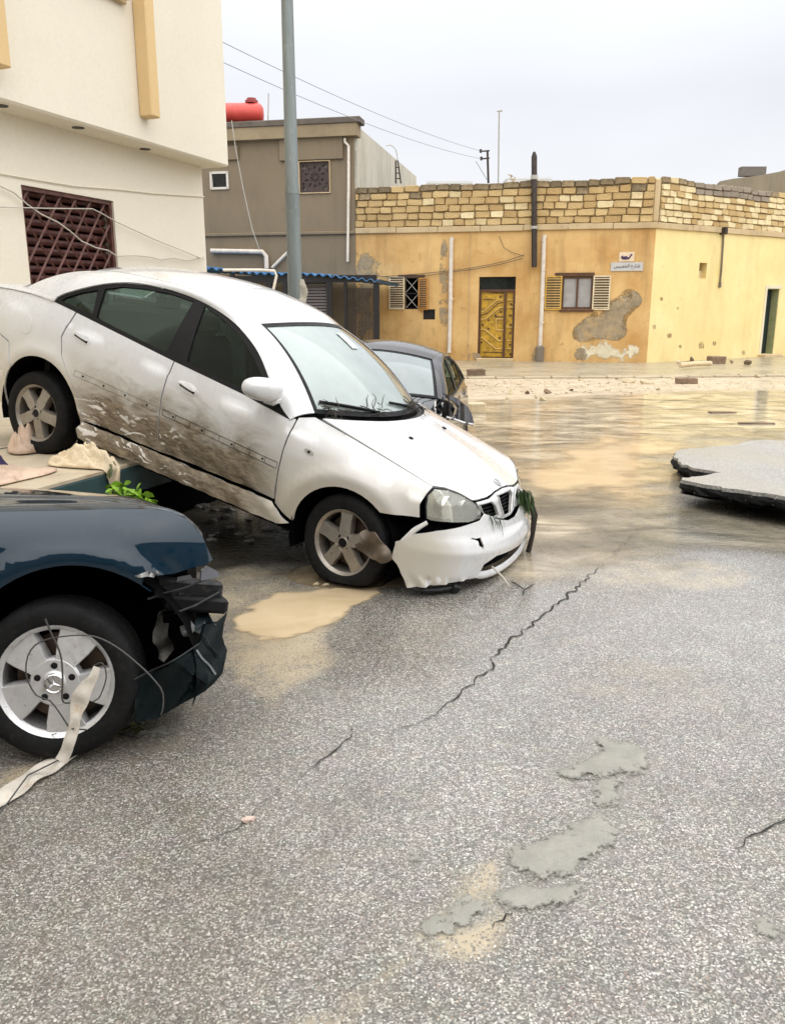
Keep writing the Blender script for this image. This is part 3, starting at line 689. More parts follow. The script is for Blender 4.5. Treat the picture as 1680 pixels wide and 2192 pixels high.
def saloon(root, paint, wscreen, white=False, skip=()):
    """builds the body under root; both sides from the same outlines"""
    for mir in (False, True):
        L = not mir   # right-hand side first
        fd = panel('front_door', [(-.520, .395), (-.522, .55), (-.518, .72), (-.508, .838), (-.503, .912), (-.93, .953), (-1.462, .998), (-1.478, .77), (-1.472, .60), (-1.466, .395)], side_map, paint, root, .05, mirror=mir)
        rd = panel('rear_door', [(-1.474, .395), (-1.482, .60), (-1.488, .77), (-1.472, .999), (-2.0, 1.046), (-2.375, 1.080), (-2.415, .90), (-2.375, .78), (-2.27, .665), (-2.185, .56), (-2.13, .45), (-2.12, .395)], side_map, paint, root, .05, mirror=mir)
        # moulding channel with its clips
        if white:
            for door, x0, x1, z0, z1 in ((rd, -2.24, -1.50, .700, .668), (fd, -1.455, -.53, .668, .615)):
                mb = MB()
                for s_ in (.019, -.019):
                    P = [side_off(.0015)(x0 + (x1 - x0) * t, z0 + (z1 - z0) * t + s_) for t in np.linspace(0, 1, 20)]
                    mb.tube(P, .0014 if door is fd else .0007, 5)
                for t in ((0, 1) if door is rd else np.r_[0, np.linspace(.12, .9, 7), 1]):
                    P = [side_off(.0015)(x0 + (x1 - x0) * t, z0 + (z1 - z0) * t + q) for q in (-.019, 0, .019)]; mb.tube(P, .0012 if door is fd else .0006, 5)
                if mir: mb.mirror_y()
                mb.build('moulding_channel', MAT_BLACK, door, True)
                for t in (.10, .36, .62, .88):
                    c = side_off(.002)(x0 + (x1 - x0) * t, z0 + (z1 - z0) * t); mb = MB().lathe([(.0003, -.003), (.006, -.003), (.007, .002)], 8, 'Y', c)
                    if mir: mb.mirror_y()
                    mb.build('clip', MAT_BLACK, door, True)
        for door, hx, hz in ((fd, -1.30, .872), (rd, -2.25, .94)):
            el = [(hx + .085 * math.cos(a) * (1 if abs(math.cos(a)) < .7 else 1.05), hz + .034 * math.sin(a) - .10 * .085 * math.cos(a)) for a in np.linspace(0, 2 * PI, 28, endpoint=False)]
            panel('handle_cup', [el], side_off(.0025), paint, door, .02, .004, mirror=mir)
            sl = [(hx + q * .062, hz - q * .012 + s_ * .007 - .004) for q, s_ in ((-1, -1), (1, -1), (1, 1), (-1, 1))]
            panel('handle_slot', [sl], side_off(.0045), MAT_BLACK, door, .02, .003, mirror=mir)
            gr = [(hx + q * .070, hz - q * .014 + .013 + s_ * .008) for q, s_ in ((-1, -1), (1, -1), (1, 1), (-1, 1))]
            panel('door_handle', [smooth_loop(gr, 2)], side_off(.020), paint, door, .02, .012, mirror=mir)
        ff = None if ('fender' in skip or (mir and 'left_fender' in skip)) else panel('front_fender', [(-.505, .372), (-.512, .55), (-.508, .72), (-.498, .838), (-.492, .925), (-.40, .955), (-.13, .904), (.14, .850), (.425, .792), (.415, .757), (.405, .69), (.425, .615), (.33, .600), (.20, .572)]
              + arc(-.01, .29, .352, 56, 176, 16) + [(-.37, .30), (-.44, .335)], side_map, paint, root, .04, mirror=mir)
        if white and not mir:
            mk = [(-.339 + .034 * math.cos(a), .766 + .014 * math.sin(a) - .1 * .034 * math.cos(a)) for a in np.linspace(0, 2 * PI, 20, endpoint=False)]
            panel('side_marker', [mk], side_off(.004), MAT_LAMP, ff, .02, .006); panel('side_marker_bulb', [[(-.339 + .01 * math.cos(a), .766 + .008 * math.sin(a)) for a in np.linspace(0, 2 * PI, 10, endpoint=False)]], side_off(.006), MAT_BLACK, ff, .02, .003)
        qp = panel('rear_quarter', [(-2.388, 1.082), (-2.60, 1.102), (-2.85, 1.088), (-3.1, 1.062), (-3.40, 1.02), (-3.42, .78), (-3.1, .765), (-2.93, .735)]
              + arc(-2.545, .335, .385, 142, -2, 22) + [(-2.128, .395), (-2.138, .45), (-2.195, .565), (-2.28, .672), (-2.385, .785), (-2.428, .90)], side_map, paint, root, .04, mirror=mir)
        panel('fuel_flap', [smooth_loop([(-2.86, .96), (-2.72, .95), (-2.715, .83), (-2.85, .825)], 2)], side_off(.003), paint, qp, .03, .005, mirror=mir) if not mir else None
        panel('rear_bumper_side', [(-3.40, .768), (-3.1, .757), (-2.935, .727)] + arc(-2.545, .335, .387, 143, 192, 8) + [(-2.95, .235), (-3.40, .26)], side_off(.004), paint, root, .05, mirror=mir)
        si = panel('sill', [(-.365, .295), (-.44, .325), (-.515, .385), (-1.47, .388), (-2.118, .388), (-2.155, .33), (-2.14, .265), (-1.3, .262), (-.45, .262)], lambda x, z: (x, -(plan_w(x) + .008 - .10 * max(0, .30 - z) - .35 * max(0, z - .36) + (.005 * math.sin(x * 23 + z * 40) + .004 * math.sin(x * 57) if DENT[0] else 0)), z), paint, root, .04, mirror=mir)
        # window surround, panes
        panel('window_surround', [DLO, GL_F, GL_R, GL_Q], side_off(.002), MAT_BLACK, root, .04, .014, mirror=mir)
        for nm, G in (('front_window', GL_F), ('rear_window', GL_R), ('quarter_window', GL_Q)):
            panel(nm, [ring_in(G, -.006)], side_off(-.006), MAT_GLASS, root, .06, .004, mirror=mir)
        # pillars and roof rail as one pressing
        A = [side_map(x, z) for x, z in curve_pts(list(reversed(DLO[:15])), 60)]
        B0 = curve_pts([ws_map(-1, v) for v in np.linspace(0, 1, 10)], 20); B1 = RAIL[1:]; B2 = curve_pts([bl_map(-1, v) for v in np.linspace(1, 0, 8)], 17)[1:]
        B = np.vstack([B0, B1, B2]); A = np.array(A); s_ = np.r_[0, np.cumsum(np.linalg.norm(np.diff(B, axis=0), axis=1))]
        A2 = curve_pts(A, len(B)); bl = np.zeros((len(B), 3)); bl[:, 1] = -.016; bl[:, 2] = .010
        loft('roof_side', A2, B, paint, root, 7, bl, .01, mirror=mir, flip=False)
        A = [np.array(side_map(x, z)) for x, z in ((-2.60, 1.102), (-2.85, 1.089), (-3.1, 1.063), (-3.405, 1.021))]; bc_ = np.array(BL_BASE(-1)); B = [A[0] + (0, .01, .004), A[0] * .45 + bc_ * .55 + (0, 0, .004), bc_ + (0, .01, .0), np.array((-3.44, -.60, 1.03))]
        loft('tail_shoulder', curve_pts(A, 24), curve_pts(B, 24), paint, root, 6, np.tile([0, -.004, .012], (24, 1)), .01, mirror=mir)
    W1 = [(-1, 0), (1, 0), (1, 1), (-1, 1)]
    panel('windscreen', [[(-.97, .035), (.97, .035), (.965, .965), (-.965, .965)]], ws_map, wscreen, root, .08, .005)
    panel('windscreen_seal', [[(-.999, .0), (.999, .0), (.999, .999), (-.999, .999)], [(-.965, .04), (.965, .04), (.96, .96), (-.96, .96)]], lambda u, v: tuple(np.array(ws_map(u, v)) + np.array([.002, 0, .004])), MAT_BLACK, root, .06, .012)
    panel('rear_windscreen', [[(-.96, .03), (.96, .03), (.95, .97), (-.95, .97)]], bl_map, MAT_GLASS, root, .1, .005, flip=True)
    panel('roof', [[(-.995, .002), (.995, .002), (.995, .998), (-.995, .998)]], roof_map, paint, root, .05, .012, flip=True)
    if 'bonnet' in skip: hd = None
    else: hd = panel('bonnet', [[(-.985, .04), (.985, .04), (.985, .985), (.7, .995), (0, 1.0), (-.7, .995), (-.985, .985)]], hood_map, paint, root, .05, .012, flip=True)
    cw = panel('cowl', [[(-.98, -.015), (.98, -.015), (.98, .06), (-.98, .06)]], lambda u, v: tuple(np.array(hood_map(u, v)) + np.array([0, 0, -.022])), MAT_BLACK, root, .05, .01, flip=True)
    def deck(u, v):
        b = np.array(BL_BASE(u)) + np.array([-.01, 0, .0]); t = np.array((-3.44 - .12 * (1 - u * u), .60 * u, 1.03)); return tuple(b * (1 - v) + t * v + np.array([0, 0, .015]) * 4 * v * (1 - v))
    panel('boot_lid', [[(-.98, 0), (.98, 0), (.98, 1), (-.98, 1)]], deck, paint, root, .08, .012)
    for o in range(1): panel('boot_face', [[(-.62, .72), (.62, .72), (.62, 1.03), (-.62, 1.03)]], tail_map(), paint, root, .05, .012, flip=False)
    panel('rear_bumper', [[(-.93, .28), (.93, .28), (.93, .70), (-.93, .70)]], tail_map(.03), paint, root, .05, .012)
    for s_ in (-1, 1): panel('tail_lamp', [[(s_ * .66, .76), (s_ * .93, .78), (s_ * .93, .98), (s_ * .66, 1.0)]], tail_map(), simple('red_lamp', (.25, .01, .01), .15, coat=1), root, .05, .02)
    # floor, inner tub, seats
    mb = MB()
    mb.box((-1.35, 0, .235), (1.90, 1.42, .10)); mb.box((-3.20, 0, .35), (.42, 1.30, .30)); mb.box((-2.55, 0, .42), (.75, .95, .2)); (mb.box((.05, 0, .40), (.85, .98, .34)), mb.box((.50, 0, .46), (.16, 1.15, .22))) if 'fender' not in skip else None
    mb.build('underbody', MAT_LINER, root)
    mb = MB(); mb.box((-.36, 0, .72), (.05, 1.36, .46)); mb.box((-.56, 0, .82), (.40, 1.40, .16), bev=.04); mb.build('dashboard', MAT_SEAT, root)
    mb = MB(); mb.box((-2.93, 0, 1.0), (.45, 1.22, .04)); mb.box((-2.73, 0, .75), (.05, 1.3, .5)); mb.build('parcel_shelf', MAT_SEAT, root)
    for y in (-.36, .36):
        mb = MB(); mb.box((-1.22, y, .52), (.5, .5, .16), bev=.05); mb.box((-1.52, y, .84), (.13, .48, .62), (0, -.28, 0), bev=.05); mb.box((-1.63, y, 1.22), (.10, .26, .17), (0, -.2, 0), bev=.035)
        mb.build('front_seat', MAT_SEAT, root)
    mb = MB(); mb.box((-2.22, 0, .54), (.5, 1.2, .16), bev=.05); mb.box((-2.50, 0, .84), (.14, 1.2, .56), (0, -.35, 0), bev=.05)
    for y in (-.4, .4): mb.box((-2.62, y, 1.15), (.10, .24, .14), (0, -.2, 0), bev=.03)
    mb.build('rear_seat', MAT_SEAT, root)
    mb = MB(); mb.tube([(-.90 + .06 * math.sin(a), .36 + .18 * math.cos(a), .93 + .17 * math.sin(a)) for a in np.linspace(0, 2 * PI, 24, endpoint=False)], .014, 6, closed=True); mb.tube([(-.90, .20, .93), (-.90, .52, .93)], .014, 6); mb.build('steering_wheel', MAT_BLACK, root, True)
    # wheel housings
    for hx, hz, r_ in (((-.01, .29, .362),) if 'fender' not in skip else ()) + ((-2.545, .335, .395),):
        for s_ in (-1, 1):
            mb = MB(); n = 20; P = []
            for i in range(n + 1):
                a = rad(-25 + 230 * i / n); P.append([(hx + r_ * math.cos(a), s_ * yy, hz + r_ * math.sin(a)) for yy in (.835, .50)])
            mb.grid(np.array(P), flip=s_ > 0); c = [(hx + r_ * math.cos(rad(-25 + 230 * i / n)), s_ * .50, hz + r_ * math.sin(rad(-25 + 230 * i / n))) for i in range(n + 1)]
            mb.add(c, [tuple(range(n + 1))]); mb.build('wheel_housing', MAT_LINER, root, True)
    return hd, cw

# ================================================================== the white car, rear wheels up on the porch
CAR_T = Vector((-0.01347, 5.54522, -0.03748)); CAR_R = Euler((rad(-2.483), rad(14.281), rad(-26.677)), 'XYZ')
DENT[0] = .03
white_car = thing('saloon_car', 'white saloon car tilted nose down with rear wheels up on the porch, muddy doors', 'car', CAR_T, CAR_R)
hd, cw = saloon(white_car, MAT_WHITE, MAT_WSCREEN, True)
DENT[0] = 0
wheel('wheel', white_car, (.01, -.735, .298), alloy=MAT_ALLOY, steer=rad(-4), rot=rad(8), flat=(.25, .255)); wheel('wheel', white_car, (0, .765, .298), alloy=MAT_ALLOY, right=False)
wheel('wheel', white_car, (-2.6, -.735, .298), alloy=MAT_ALLOY, rot=rad(-20)); wheel('wheel', white_car, (-2.6, .765, .298), alloy=MAT_ALLOY, right=False)
# headlamps: housing bowl, reflectors, yellowed lens
for mir in (False, True):
    hl = panel('headlamp', [LAMP], nose_map(-.05), MAT_CHROME if False else simple('lamp_bowl', (.74, .73, .67), .35, .4, var=.2, vs_=20), white_car, .03, .01, mirror=mir)
    for (t, z, r_) in ((-.66, .688, .062), (-.49, .675, .052)):
        c = nose_map(-.055)(t, z); mb = MB()
        mb.lathe([(.012, -.03), (r_ * .5, -.02), (r_ * .85, .005), (r_, .03), (r_ * 1.04, .03), (r_ * 1.04, -.02)], 24, 'X', (c[0], c[1] * (-1 if mir else 1), c[2])); mb.build('reflector', simple('reflector', (.80, .79, .70), .22, .6, var=.15, vs_=30), hl, True)
    panel('lens', [LAMP], nose_map(.006), MAT_LAMP, hl, .025, .005, mirror=mir)
    panel('lamp_seal', [[(t * 1.012 - .003 if t < -.5 else t, z + (.006 if z > .68 else -.006)) for t, z in LAMP], LAMP], nose_map(.0), MAT_BLACK, hl, .03, .02, mirror=mir)
# front panel between the lamps with three grille openings
GR = [(-.325, .700), (-.195, .703), (-.155, .675), (-.125, .612), (-.20, .606), (-.295, .645)]; GC = [(-.098, .722), (.098, .722), (.10, .69), (.055, .592), (-.055, .592), (-.10, .69)]
GL_ = [(-t, z) for t, z in reversed(GR)]
fr = panel('grille_panel', [[(-.345, .712), (-.20, .716), (-.10, .735), (0, .742), (.10, .735), (.20, .716), (.345, .712), (.315, .655), (.16, .60), (.06, .578), (-.06, .578), (-.16, .60), (-.315, .655)], GR, GC, GL_], nose_map(.004), MAT_WHITE, white_car, .02, .012)
for nm, G in (('side_grille', GR), ('centre_grille', GC), ('side_grille', GL_)):
    gb = panel(nm, [G], nose_map(-.03), MAT_LINER, fr, .03, .004)
    P = np.array(G); mb = MB()
    for z in np.arange(P[:, 1].min() + .012, P[:, 1].max() - .005, .021):
        ts = [t for t in np.linspace(-.34, .34, 137) if pip([G], [(t, z)])[0]]
        if len(ts) > 2: mb.tube([nose_map(-.016)(t, z) for t in (ts[0], (ts[0] + ts[-1]) / 2, ts[-1])], .0035, 5)
    mb.build('grille_bar', MAT_BLACK, fr, True)
    mb = MB(); R_ = resample(G, .03); mb.tube([nose_map(.010)(t, z) for t, z in R_], .0045, 5, closed=True); mb.build('grille_trim', simple('worn_trim', (.55, .55, .55), .3, .5), fr, True)
# bonnet badge
c = np.array(hood_map(0, .955)); mb = MB(); mb.tube([(c[0] + .026 * math.cos(a), c[1] + .036 * math.sin(a), c[2] + .004 - .012 * math.cos(a)) for a in np.linspace(0, 2 * PI, 24, endpoint=False)], .004, 6, closed=True)
mb.tube([(c[0] - .012, -.018, c[2] + .008), (c[0] + .004, 0, c[2] + .003), (c[0] + .016, .016, c[2] - .002)], .004, 5); mb.build('badge', simple('pale_badge', (.62, .62, .62), .3, .4), hd, True)
for u, v in ((-.42, .30), (.33, .26)):
    c = hood_map(u, v); MB().box((c[0], c[1], c[2] + .006), (.03, .02, .012), (0, .1, .6), bev=.004).build('washer_jet', MAT_BLACK, hd)
# bumper, torn loose on its right end
BUMP = [(-.99, .462), (-.874, .533), (-.708, .571), (-.536, .595), (-.351, .622), (-.307, .655), (-.18, .606), (-.06, .578), (.06, .578), (.18, .606), (.31, .655), (.36, .60), (.7, .605), (.98, .59), (.985, .36), (.93, .26), (.7, .24), (.40, .29), (.36, .37), (.25, .41), (-.25, .41), (-.353, .37), (-.381, .29),
        (-.536, .277), (-.719, .244), (-.80, .222), (-.836, .215), (-.862, .208), (-.885, .222), (-.895, .262), (-.92, .29), (-.957, .333), (-.993, .361)]
def bump_map(t, z):
    x, y, zz = nose_map(.04)(t, z)
    out = .016 * (1 / (1 + math.exp((zz - .515) / .006))) * math.cos(PI * t / 2)       # waist line
    if zz < .40: out += .012 * (.40 - zz) / .2 * max(0, 1 - abs(abs(t) - .6) / .4)
    loose = max(0, (-t - .55)) / .45
    x += out - .02 * loose; y += -.035 * loose ** 2
    if zz < .31: f_ = min(1, (.31 - zz) / .05); x += f_ * (.008 * math.sin(t * 41 + zz * 60) + .005 * math.sin(t * 97)); y += f_ * .006 * math.sin(t * 63 + zz * 40)
    return (x, y, zz - .01 * loose)
TEAR = [(-.466, .530), (-.44, .534), (-.42, .528), (-.375, .531), (-.377, .505), (-.372, .487), (-.384, .468), (-.397, .484), (-.415, .492), (-.41, .515), (-.435, .524)]
bp = panel('front_bumper', [BUMP, TEAR], bump_map, MAT_WHITE, white_car, .03, .010)
panel('bumper_backing', [[(-.9, .30), (.9, .30), (.9, .52), (-.9, .52)]], nose_map(-.015), MAT_LINER, bp, .06, .02)
# loose strut from fender to bumper, split lower lip, skid bar
mb = MB(); P = [nose_map(.02)(-.80, .600), nose_map(.035)(-.90, .545), nose_map(.05)(-.985, .445)]; mb.tube(P, [.012, .016, .02], 6); mb.build('torn_bracket', MAT_WHITE, white_car, True)
LP = [(-.39, .285), (-.33, .268), (-.24, .262), (-.1, .27), (.05, .285), (.2, .30), (.32, .33)]
A = np.array([np.array(nose_map(.05)(t, z)) for t, z in LP]); B = A + np.array([-.015, 0, .045]); loft('lower_lip', curve_pts(A, 20), curve_pts(B, 20), MAT_WHITE, bp, 4, np.tile([.014, 0, .0], (20, 1)), .008)
mb = MB(); P = curve_pts([nose_map(.02)(-.86, .188), nose_map(.03)(-.70, .205), nose_map(.04)(-.52, .232)], 10); mb.tube([tuple(p) for p in P], .013, 6); mb.box(tuple(P[-1]), (.05, .06, .05), (.3, .2, .6), bev=.006); mb.build('skid_bar', MAT_SCRAP, bp, True)
mb = MB(); P = [nose_map(.06)(-.27, .345), nose_map(.13)(-.23, .30), nose_map(.19)(-.21, .255)]; mb.tube(P, .006, 6); mb.build('broken_strip', MAT_WHITE, bp, True)
# inner structure seen through the gap behind the bumper
mb = MB()
for t, z, s_ in ((-.86, .54, .08), (-.72, .52, .07), (-.6, .55, .07), (-.9, .45, .06), (-.78, .42, .07)):
    c = nose_map(-.10)(t, z); mb.box(c, (s_, s_ * 1.2, s_ * .7), (t * 3, z * 5, t), bev=.01)
mb.build('lamp_carrier', MAT_LINER, white_car)
# torn arch liner flap hanging in front of the wheel
_Mi = (Matrix.Translation(CAR_T) @ CAR_R.to_matrix().to_4x4()).inverted()
def on_car_side(x, y, yl):
    """where the sight line through a pixel meets the car's own plane y = yl"""
    o_ = _Mi @ Vector(CAM); d_ = (_Mi.to_3x3() @ Vector(ray(x, y))); return o_ + d_ * ((yl - o_.y) / d_.y)
def flap(a, b):
    p = on_car_side(a, b, -.87 + .03 * math.sin(a * .09) - .02 * math.sin(b * .12 + a * .05)); return tuple(p)
FLP = [(769, 1142), (776, 1137), (784, 1134), (793, 1139), (803, 1139), (817, 1159), (828, 1170), (836, 1181), (838, 1197), (827, 1203), (816, 1205), (806, 1199), (795, 1196), (778, 1184), (763, 1174), (759, 1165), (768, 1160), (775, 1164), (772, 1152)]
panel('torn_liner_flap', FLP, flap, simple('muddy_liner', (.135, .105, .078), .6, var=.45, vs_=9, bump=.4, bs=22, dirt=(.05, .055, .05)), white_car, 5, .006, edge_res=8)
# door mirror (the other one is gone)
for mir in (False,):
    mb = MB(); bm = bmesh.new(); bmesh.ops.create_uvsphere(bm, u_segments=20, v_segments=12, radius=1)
    for v in bm.verts:
        x, y, z = v.co; sx_ = math.copysign(abs(x) ** .75, x); sz_ = math.copysign(abs(z) ** .8, z); v.co = (sx_ * .085 - .02 * (y < 0) * abs(y) + .0, y * .115, sz_ * .068 + .02 * y * 0)
    bm.verts.index_update(); V = [(-.70 + v.co.x + .25 * (v.co.y + .1), -.945 + v.co.y, 1.035 + v.co.z + .02) for v in bm.verts]; F = [tuple(q.index for q in f.verts) for f in bm.faces]; bm.free()
    mb.add(V, F)
    if mir: mb.mirror_y()
    mr = mb.build('door_mirror', MAT_WHITE, white_car, True, 80)
    sb = MB(); sb.box((-.675, -.84, .985), (.09, .10, .05), (0, 0, .2), bev=.015)
    if mir: sb.mirror_y()
    sb.build('mirror_foot', MAT_WHITE, mr)
    panel('mirror_sail', [[(-.74, .975), (-.66, .992), (-.545, .905), (-.60, .918), (-.70, .945)]], side_off(.006), MAT_BLACK, mr, .03, .01, mirror=mir)
# wipers with caught leaves and wire
for (u0, u1, v1) in ((-.35, -.93, .09), (.42, -.10, .10)):
    mb = MB(); P = [np.array(ws_map(u0, .02)) + (0, 0, .02), np.array(ws_map((u0 + u1) / 2, .045)) + (0, 0, .03), np.array(ws_map(u1, v1)) + (0, 0, .018)]
    mb.tube([tuple(p) for p in curve_pts(P, 8)], .008, 6); mb.tube([tuple(np.array(ws_map(u, v1 * .3 + v1 * .7 * (u - u0) / (u1 - u0))) + (0, 0, .012)) for u in np.linspace(u0, u1, 8)], .006, 5); mb.build('wiper', MAT_BLACK, white_car, True)
MAT_STRAW = simple('wet_straw', (.035, .03, .022), .8, var=.5, vs_=30)
def tangle(name, c, ax, n, L, r, mat, seed, parent=None, rad_=.004):
    q = random.Random(seed); mb = MB(); c = Vector(c)
    for i in range(n):
        p = c + Vector((q.uniform(-1, 1) * ax[0], q.uniform(-1, 1) * ax[1], q.uniform(-1, 1) * ax[2])); d = Vector((q.uniform(-1, 1), q.uniform(-1, 1), q.uniform(-.5, .6))).normalized(); P = [p]
        for j in range(4): d = (d + Vector((q.uniform(-1, 1), q.uniform(-1, 1), q.uniform(-1, .6))) * .5).normalized(); P.append(P[-1] + d * L * q.uniform(.4, 1) / 4)
        mb.tube(P, [rad_ * z for z in (.5, 1, .9, .7, .3)], 4)
    return mb.build(name, mat, parent, True)
for u, sd in ((-.86, 1), (-.80, 2), (.25, 3), (.36, 4), (.48, 5), (-.35, 6)):
    t = tangle('caught_debris', tuple(np.array(ws_map(u, .05)) + (0, 0, .012)), (.045, .10, .012), 16, .16, 0, MAT_STRAW, sd, None, .0032)
    t.matrix_world = Matrix.Translation(CAR_T) @ CAR_R.to_matrix().to_4x4()
    tag(t, 'dark tangle of straw and wire caught under the wipers of the white car', 'debris', 'debris caught along the white car windscreen')
# sun strip sticker and torn paper seen on the windscreen
st = panel('windscreen_sticker', [[(.06, .66), (.22, .66), (.26, .86), (.10, .86)]], lambda u, v: tuple(np.array(ws_map(u, v)) + np.array([.003, 0, .007])), simple('pale_sticker', (.55, .62, .58), .6, var=.05), white_car, .05, .002)

# green plants hanging from the nose of the white car
MAT_WEED = simple('wet_weed', (.030, .062, .014), .5, var=.4, vs_=25, rand=.3)
def leaf_strands(name, roots, n, L, w, mat, seed, drop=1.0, spread=.25):
    q = random.Random(seed); mb = MB()
    for i in range(n):
        p = Vector(roots[q.randrange(len(roots))]) + Vector((q.gauss(0, .02), q.gauss(0, .025), q.gauss(0, .012)))
        d = Vector((q.gauss(0, spread), q.gauss(0, spread), .15)); P = [p]; ln = L * q.uniform(.4, 1)
        for j in range(5):
            d = (d + Vector((q.gauss(0, .12), q.gauss(0, .12), -.28 * drop))).normalized(); P.append(P[-1] + d * ln / 5)
        s_ = Vector((q.uniform(-1, 1), q.uniform(-1, 1), q.uniform(-.3, .3))).normalized() * w; ws_ = (.3, 1, 1.1, .8, .5, .05); v = []
        for pp, ww in zip(P, ws_): v += [pp + s_ * ww, pp - s_ * ww]
        mb.add(v, [(2 * j, 2 * j + 1, 2 * j + 3, 2 * j + 2) for j in range(5)])
    return mb.build(name, mat, None, True)
MW = Matrix.Translation(CAR_T) @ CAR_R.to_matrix().to_4x4()
roots = [MW @ Vector(nose_map(.05)(t, z)) for t, z in ((.20, .70), (.24, .69), (.28, .68), (.31, .66), (.26, .64), (.30, .62), (.34, .60))]
tag(leaf_strands('weed_clump', roots, 170, .17, .005, MAT_WEED, 5, 2.2, .10), 'wet green weeds hanging from the grille of the white car', 'weeds')
mb = MB(); P0 = MW @ Vector(nose_map(.09)(.30, .62)); mb.tube([P0, P0 + Vector((.03, .0, -.10)), P0 + Vector((.02, -.01, -.24)), P0 + Vector((-.005, -.01, -.36))], [.018, .024, .016, .02], 7); mb.build('wet_rag', simple('dark_wet_rag', (.03, .022, .016), .8, var=.4, vs_=30, bump=.3), None, True)
tag(bpy.data.objects['wet_rag'], 'dark wet rag strip hanging below the weeds on the white car', 'rag')
roots = [MW @ Vector(nose_map(.045)(t, z)) for t, z in ((-.20, .63), (-.22, .62), (-.17, .61), (-.26, .65))]
tag(leaf_strands('grass_wisp', roots, 34, .15, .0025, MAT_WEED, 6, 1.4, .12), 'thin green grass wisps stuck on the white car bumper below its grille', 'grass')

# ================================================================== the dark blue car in the foreground, front corner torn open
MX, MY = -1.277, 2.854 + .775
navy = thing('saloon_car', 'dark blue saloon car with torn front bumper and five-spoke silver wheel', 'car', (MX, MY, 0))
before = set(bpy.data.objects)
saloon(navy, MAT_NAVY, MAT_WSCREEN2, skip=('fender', 'bonnet'))
for o in set(bpy.data.objects) - before: 
    if o.parent is navy: o.location.x = -.36
def nw(x, z):
    w = .885 - .045 * (max(0, .62 - z) / .35) ** 2
    if z > .55: w -= .012 * (z - .55) / .38 + .073 * ((z - .55) / .38) ** 5
    if x > .22: w -= .95 * (x - .22) ** 2.1
    r = math.hypot(x - .08, z - .32); w += .016 * math.exp(-((r - .45) / .045) ** 2)
    return w
def nside(d=0.0): return lambda x, z: (x, -nw(x, z) - d, z)
NF = [(-.862, .30), (-.865, .60), (-.86, .915), (-.86, .93), (-.3, .932), (.20, .932), (.36, .928), (.43, .915), (.494, .882), (.541, .820), (.568, .745), (.575, .728), (.552, .712), (.50, .705), (.44, .690), (.385, .690), (.37, .705), (.345, .70), (.33, .655)] + arc(.08, .32, .42, 48, 184, 20) + [(-.36, .27), (-.6, .26)]
for mir in (False, True):
    ff_ = panel('front_fender', NF, nside(), MAT_NAVY, navy, .035, .010, mirror=mir)
    A = [nside()(x, z) for x, z in ((-.86, .93), (-.3, .932), (.2, .932), (.36, .928), (.43, .915), (.494, .882), (.541, .82))]
    B = [(-.86, -.63, .955), (-.3, -.63, .945), (.18, -.63, .938), (.30, -.63, .926), (.36, -.63, .91), (.45, -.62, .87), (.52, -.61, .80)]
    n_ = 30; bl = np.zeros((n_, 3)); bl[:, 2] = .016; bl[:, 1] = -.010
    ft_ = loft('fender_top', curve_pts(A, n_), curve_pts(B, n_), MAT_NAVY, navy, 8, bl, .01, mirror=mir)
    if mir:                                                     # the far corner is pushed back
        for o in (ff_, ft_):
            for v in o.data.vertices:
                if v.co.x > -.2: v.co.x = -.2 + (v.co.x + .2) * .45
                v.co.z -= .17
def nhood(u, v):
    c = 1 - u * u; x = -.82 + (1.20 + .13 * c) * v; t = max(0, (v - .70) / .30)
    z = .957 - .022 * v + .055 * c * (1 - .3 * v) - (.075 + .01 * c) * t ** 2.2
    if abs(u) > .55: z += .012 * math.exp(-((abs(u) - .72) / .06) ** 2)
    return (x - .34 * ((u + 1) / 2) ** 1.2 * v * v, .622 * u, z - .12 * ((u + 1) / 2) * v * v - .04 * (u + 1) / 2)
panel('bonnet', [[(-.995, 0), (.995, 0), (.995, 1), (-.995, 1)]], nhood, MAT_NAVY, navy, .05, .012, flip=True)
# wheel housing, engine bay mass, tyre
for s_ in (-1, 1):
    mb = MB(); n = 22; P = [[(.08 + .43 * math.cos(rad(-30 + 240 * i / n)) - (.42 if s_ > 0 else 0), s_ * yy, .32 + .43 * math.sin(rad(-30 + 240 * i / n))) for yy in (.85, .45)] for i in range(n + 1)]
    mb.grid(np.array(P), flip=s_ > 0); mb.add([p[1] for p in P], [tuple(range(n + 1))]); mb.build('wheel_housing', MAT_LINER, navy, True)
mb = MB(); mb.box((-.15, 0, .48), (1.0, .86, .55)); mb.box((.30, -.1, .56), (.10, 1.1, .46), (0, 0, .2)); mb.build('engine_bay', MAT_LINER, navy)
nwh = wheel('wheel', navy, (0, -.755, .302), R=.300, rim=.208, width=.20, alloy=MAT_ALLOY2, kind='star', rot=rad(-28))
wheel('wheel', navy, (-.30, .68, .302), R=.300, rim=.208, width=.20, alloy=MAT_ALLOY2, kind='star', right=False)
for y_, r_ in ((-.755, True), (.755, False)): wheel('wheel', navy, (-2.92, y_, .302), R=.300, rim=.208, width=.20, alloy=MAT_ALLOY2, kind='star', right=r_)
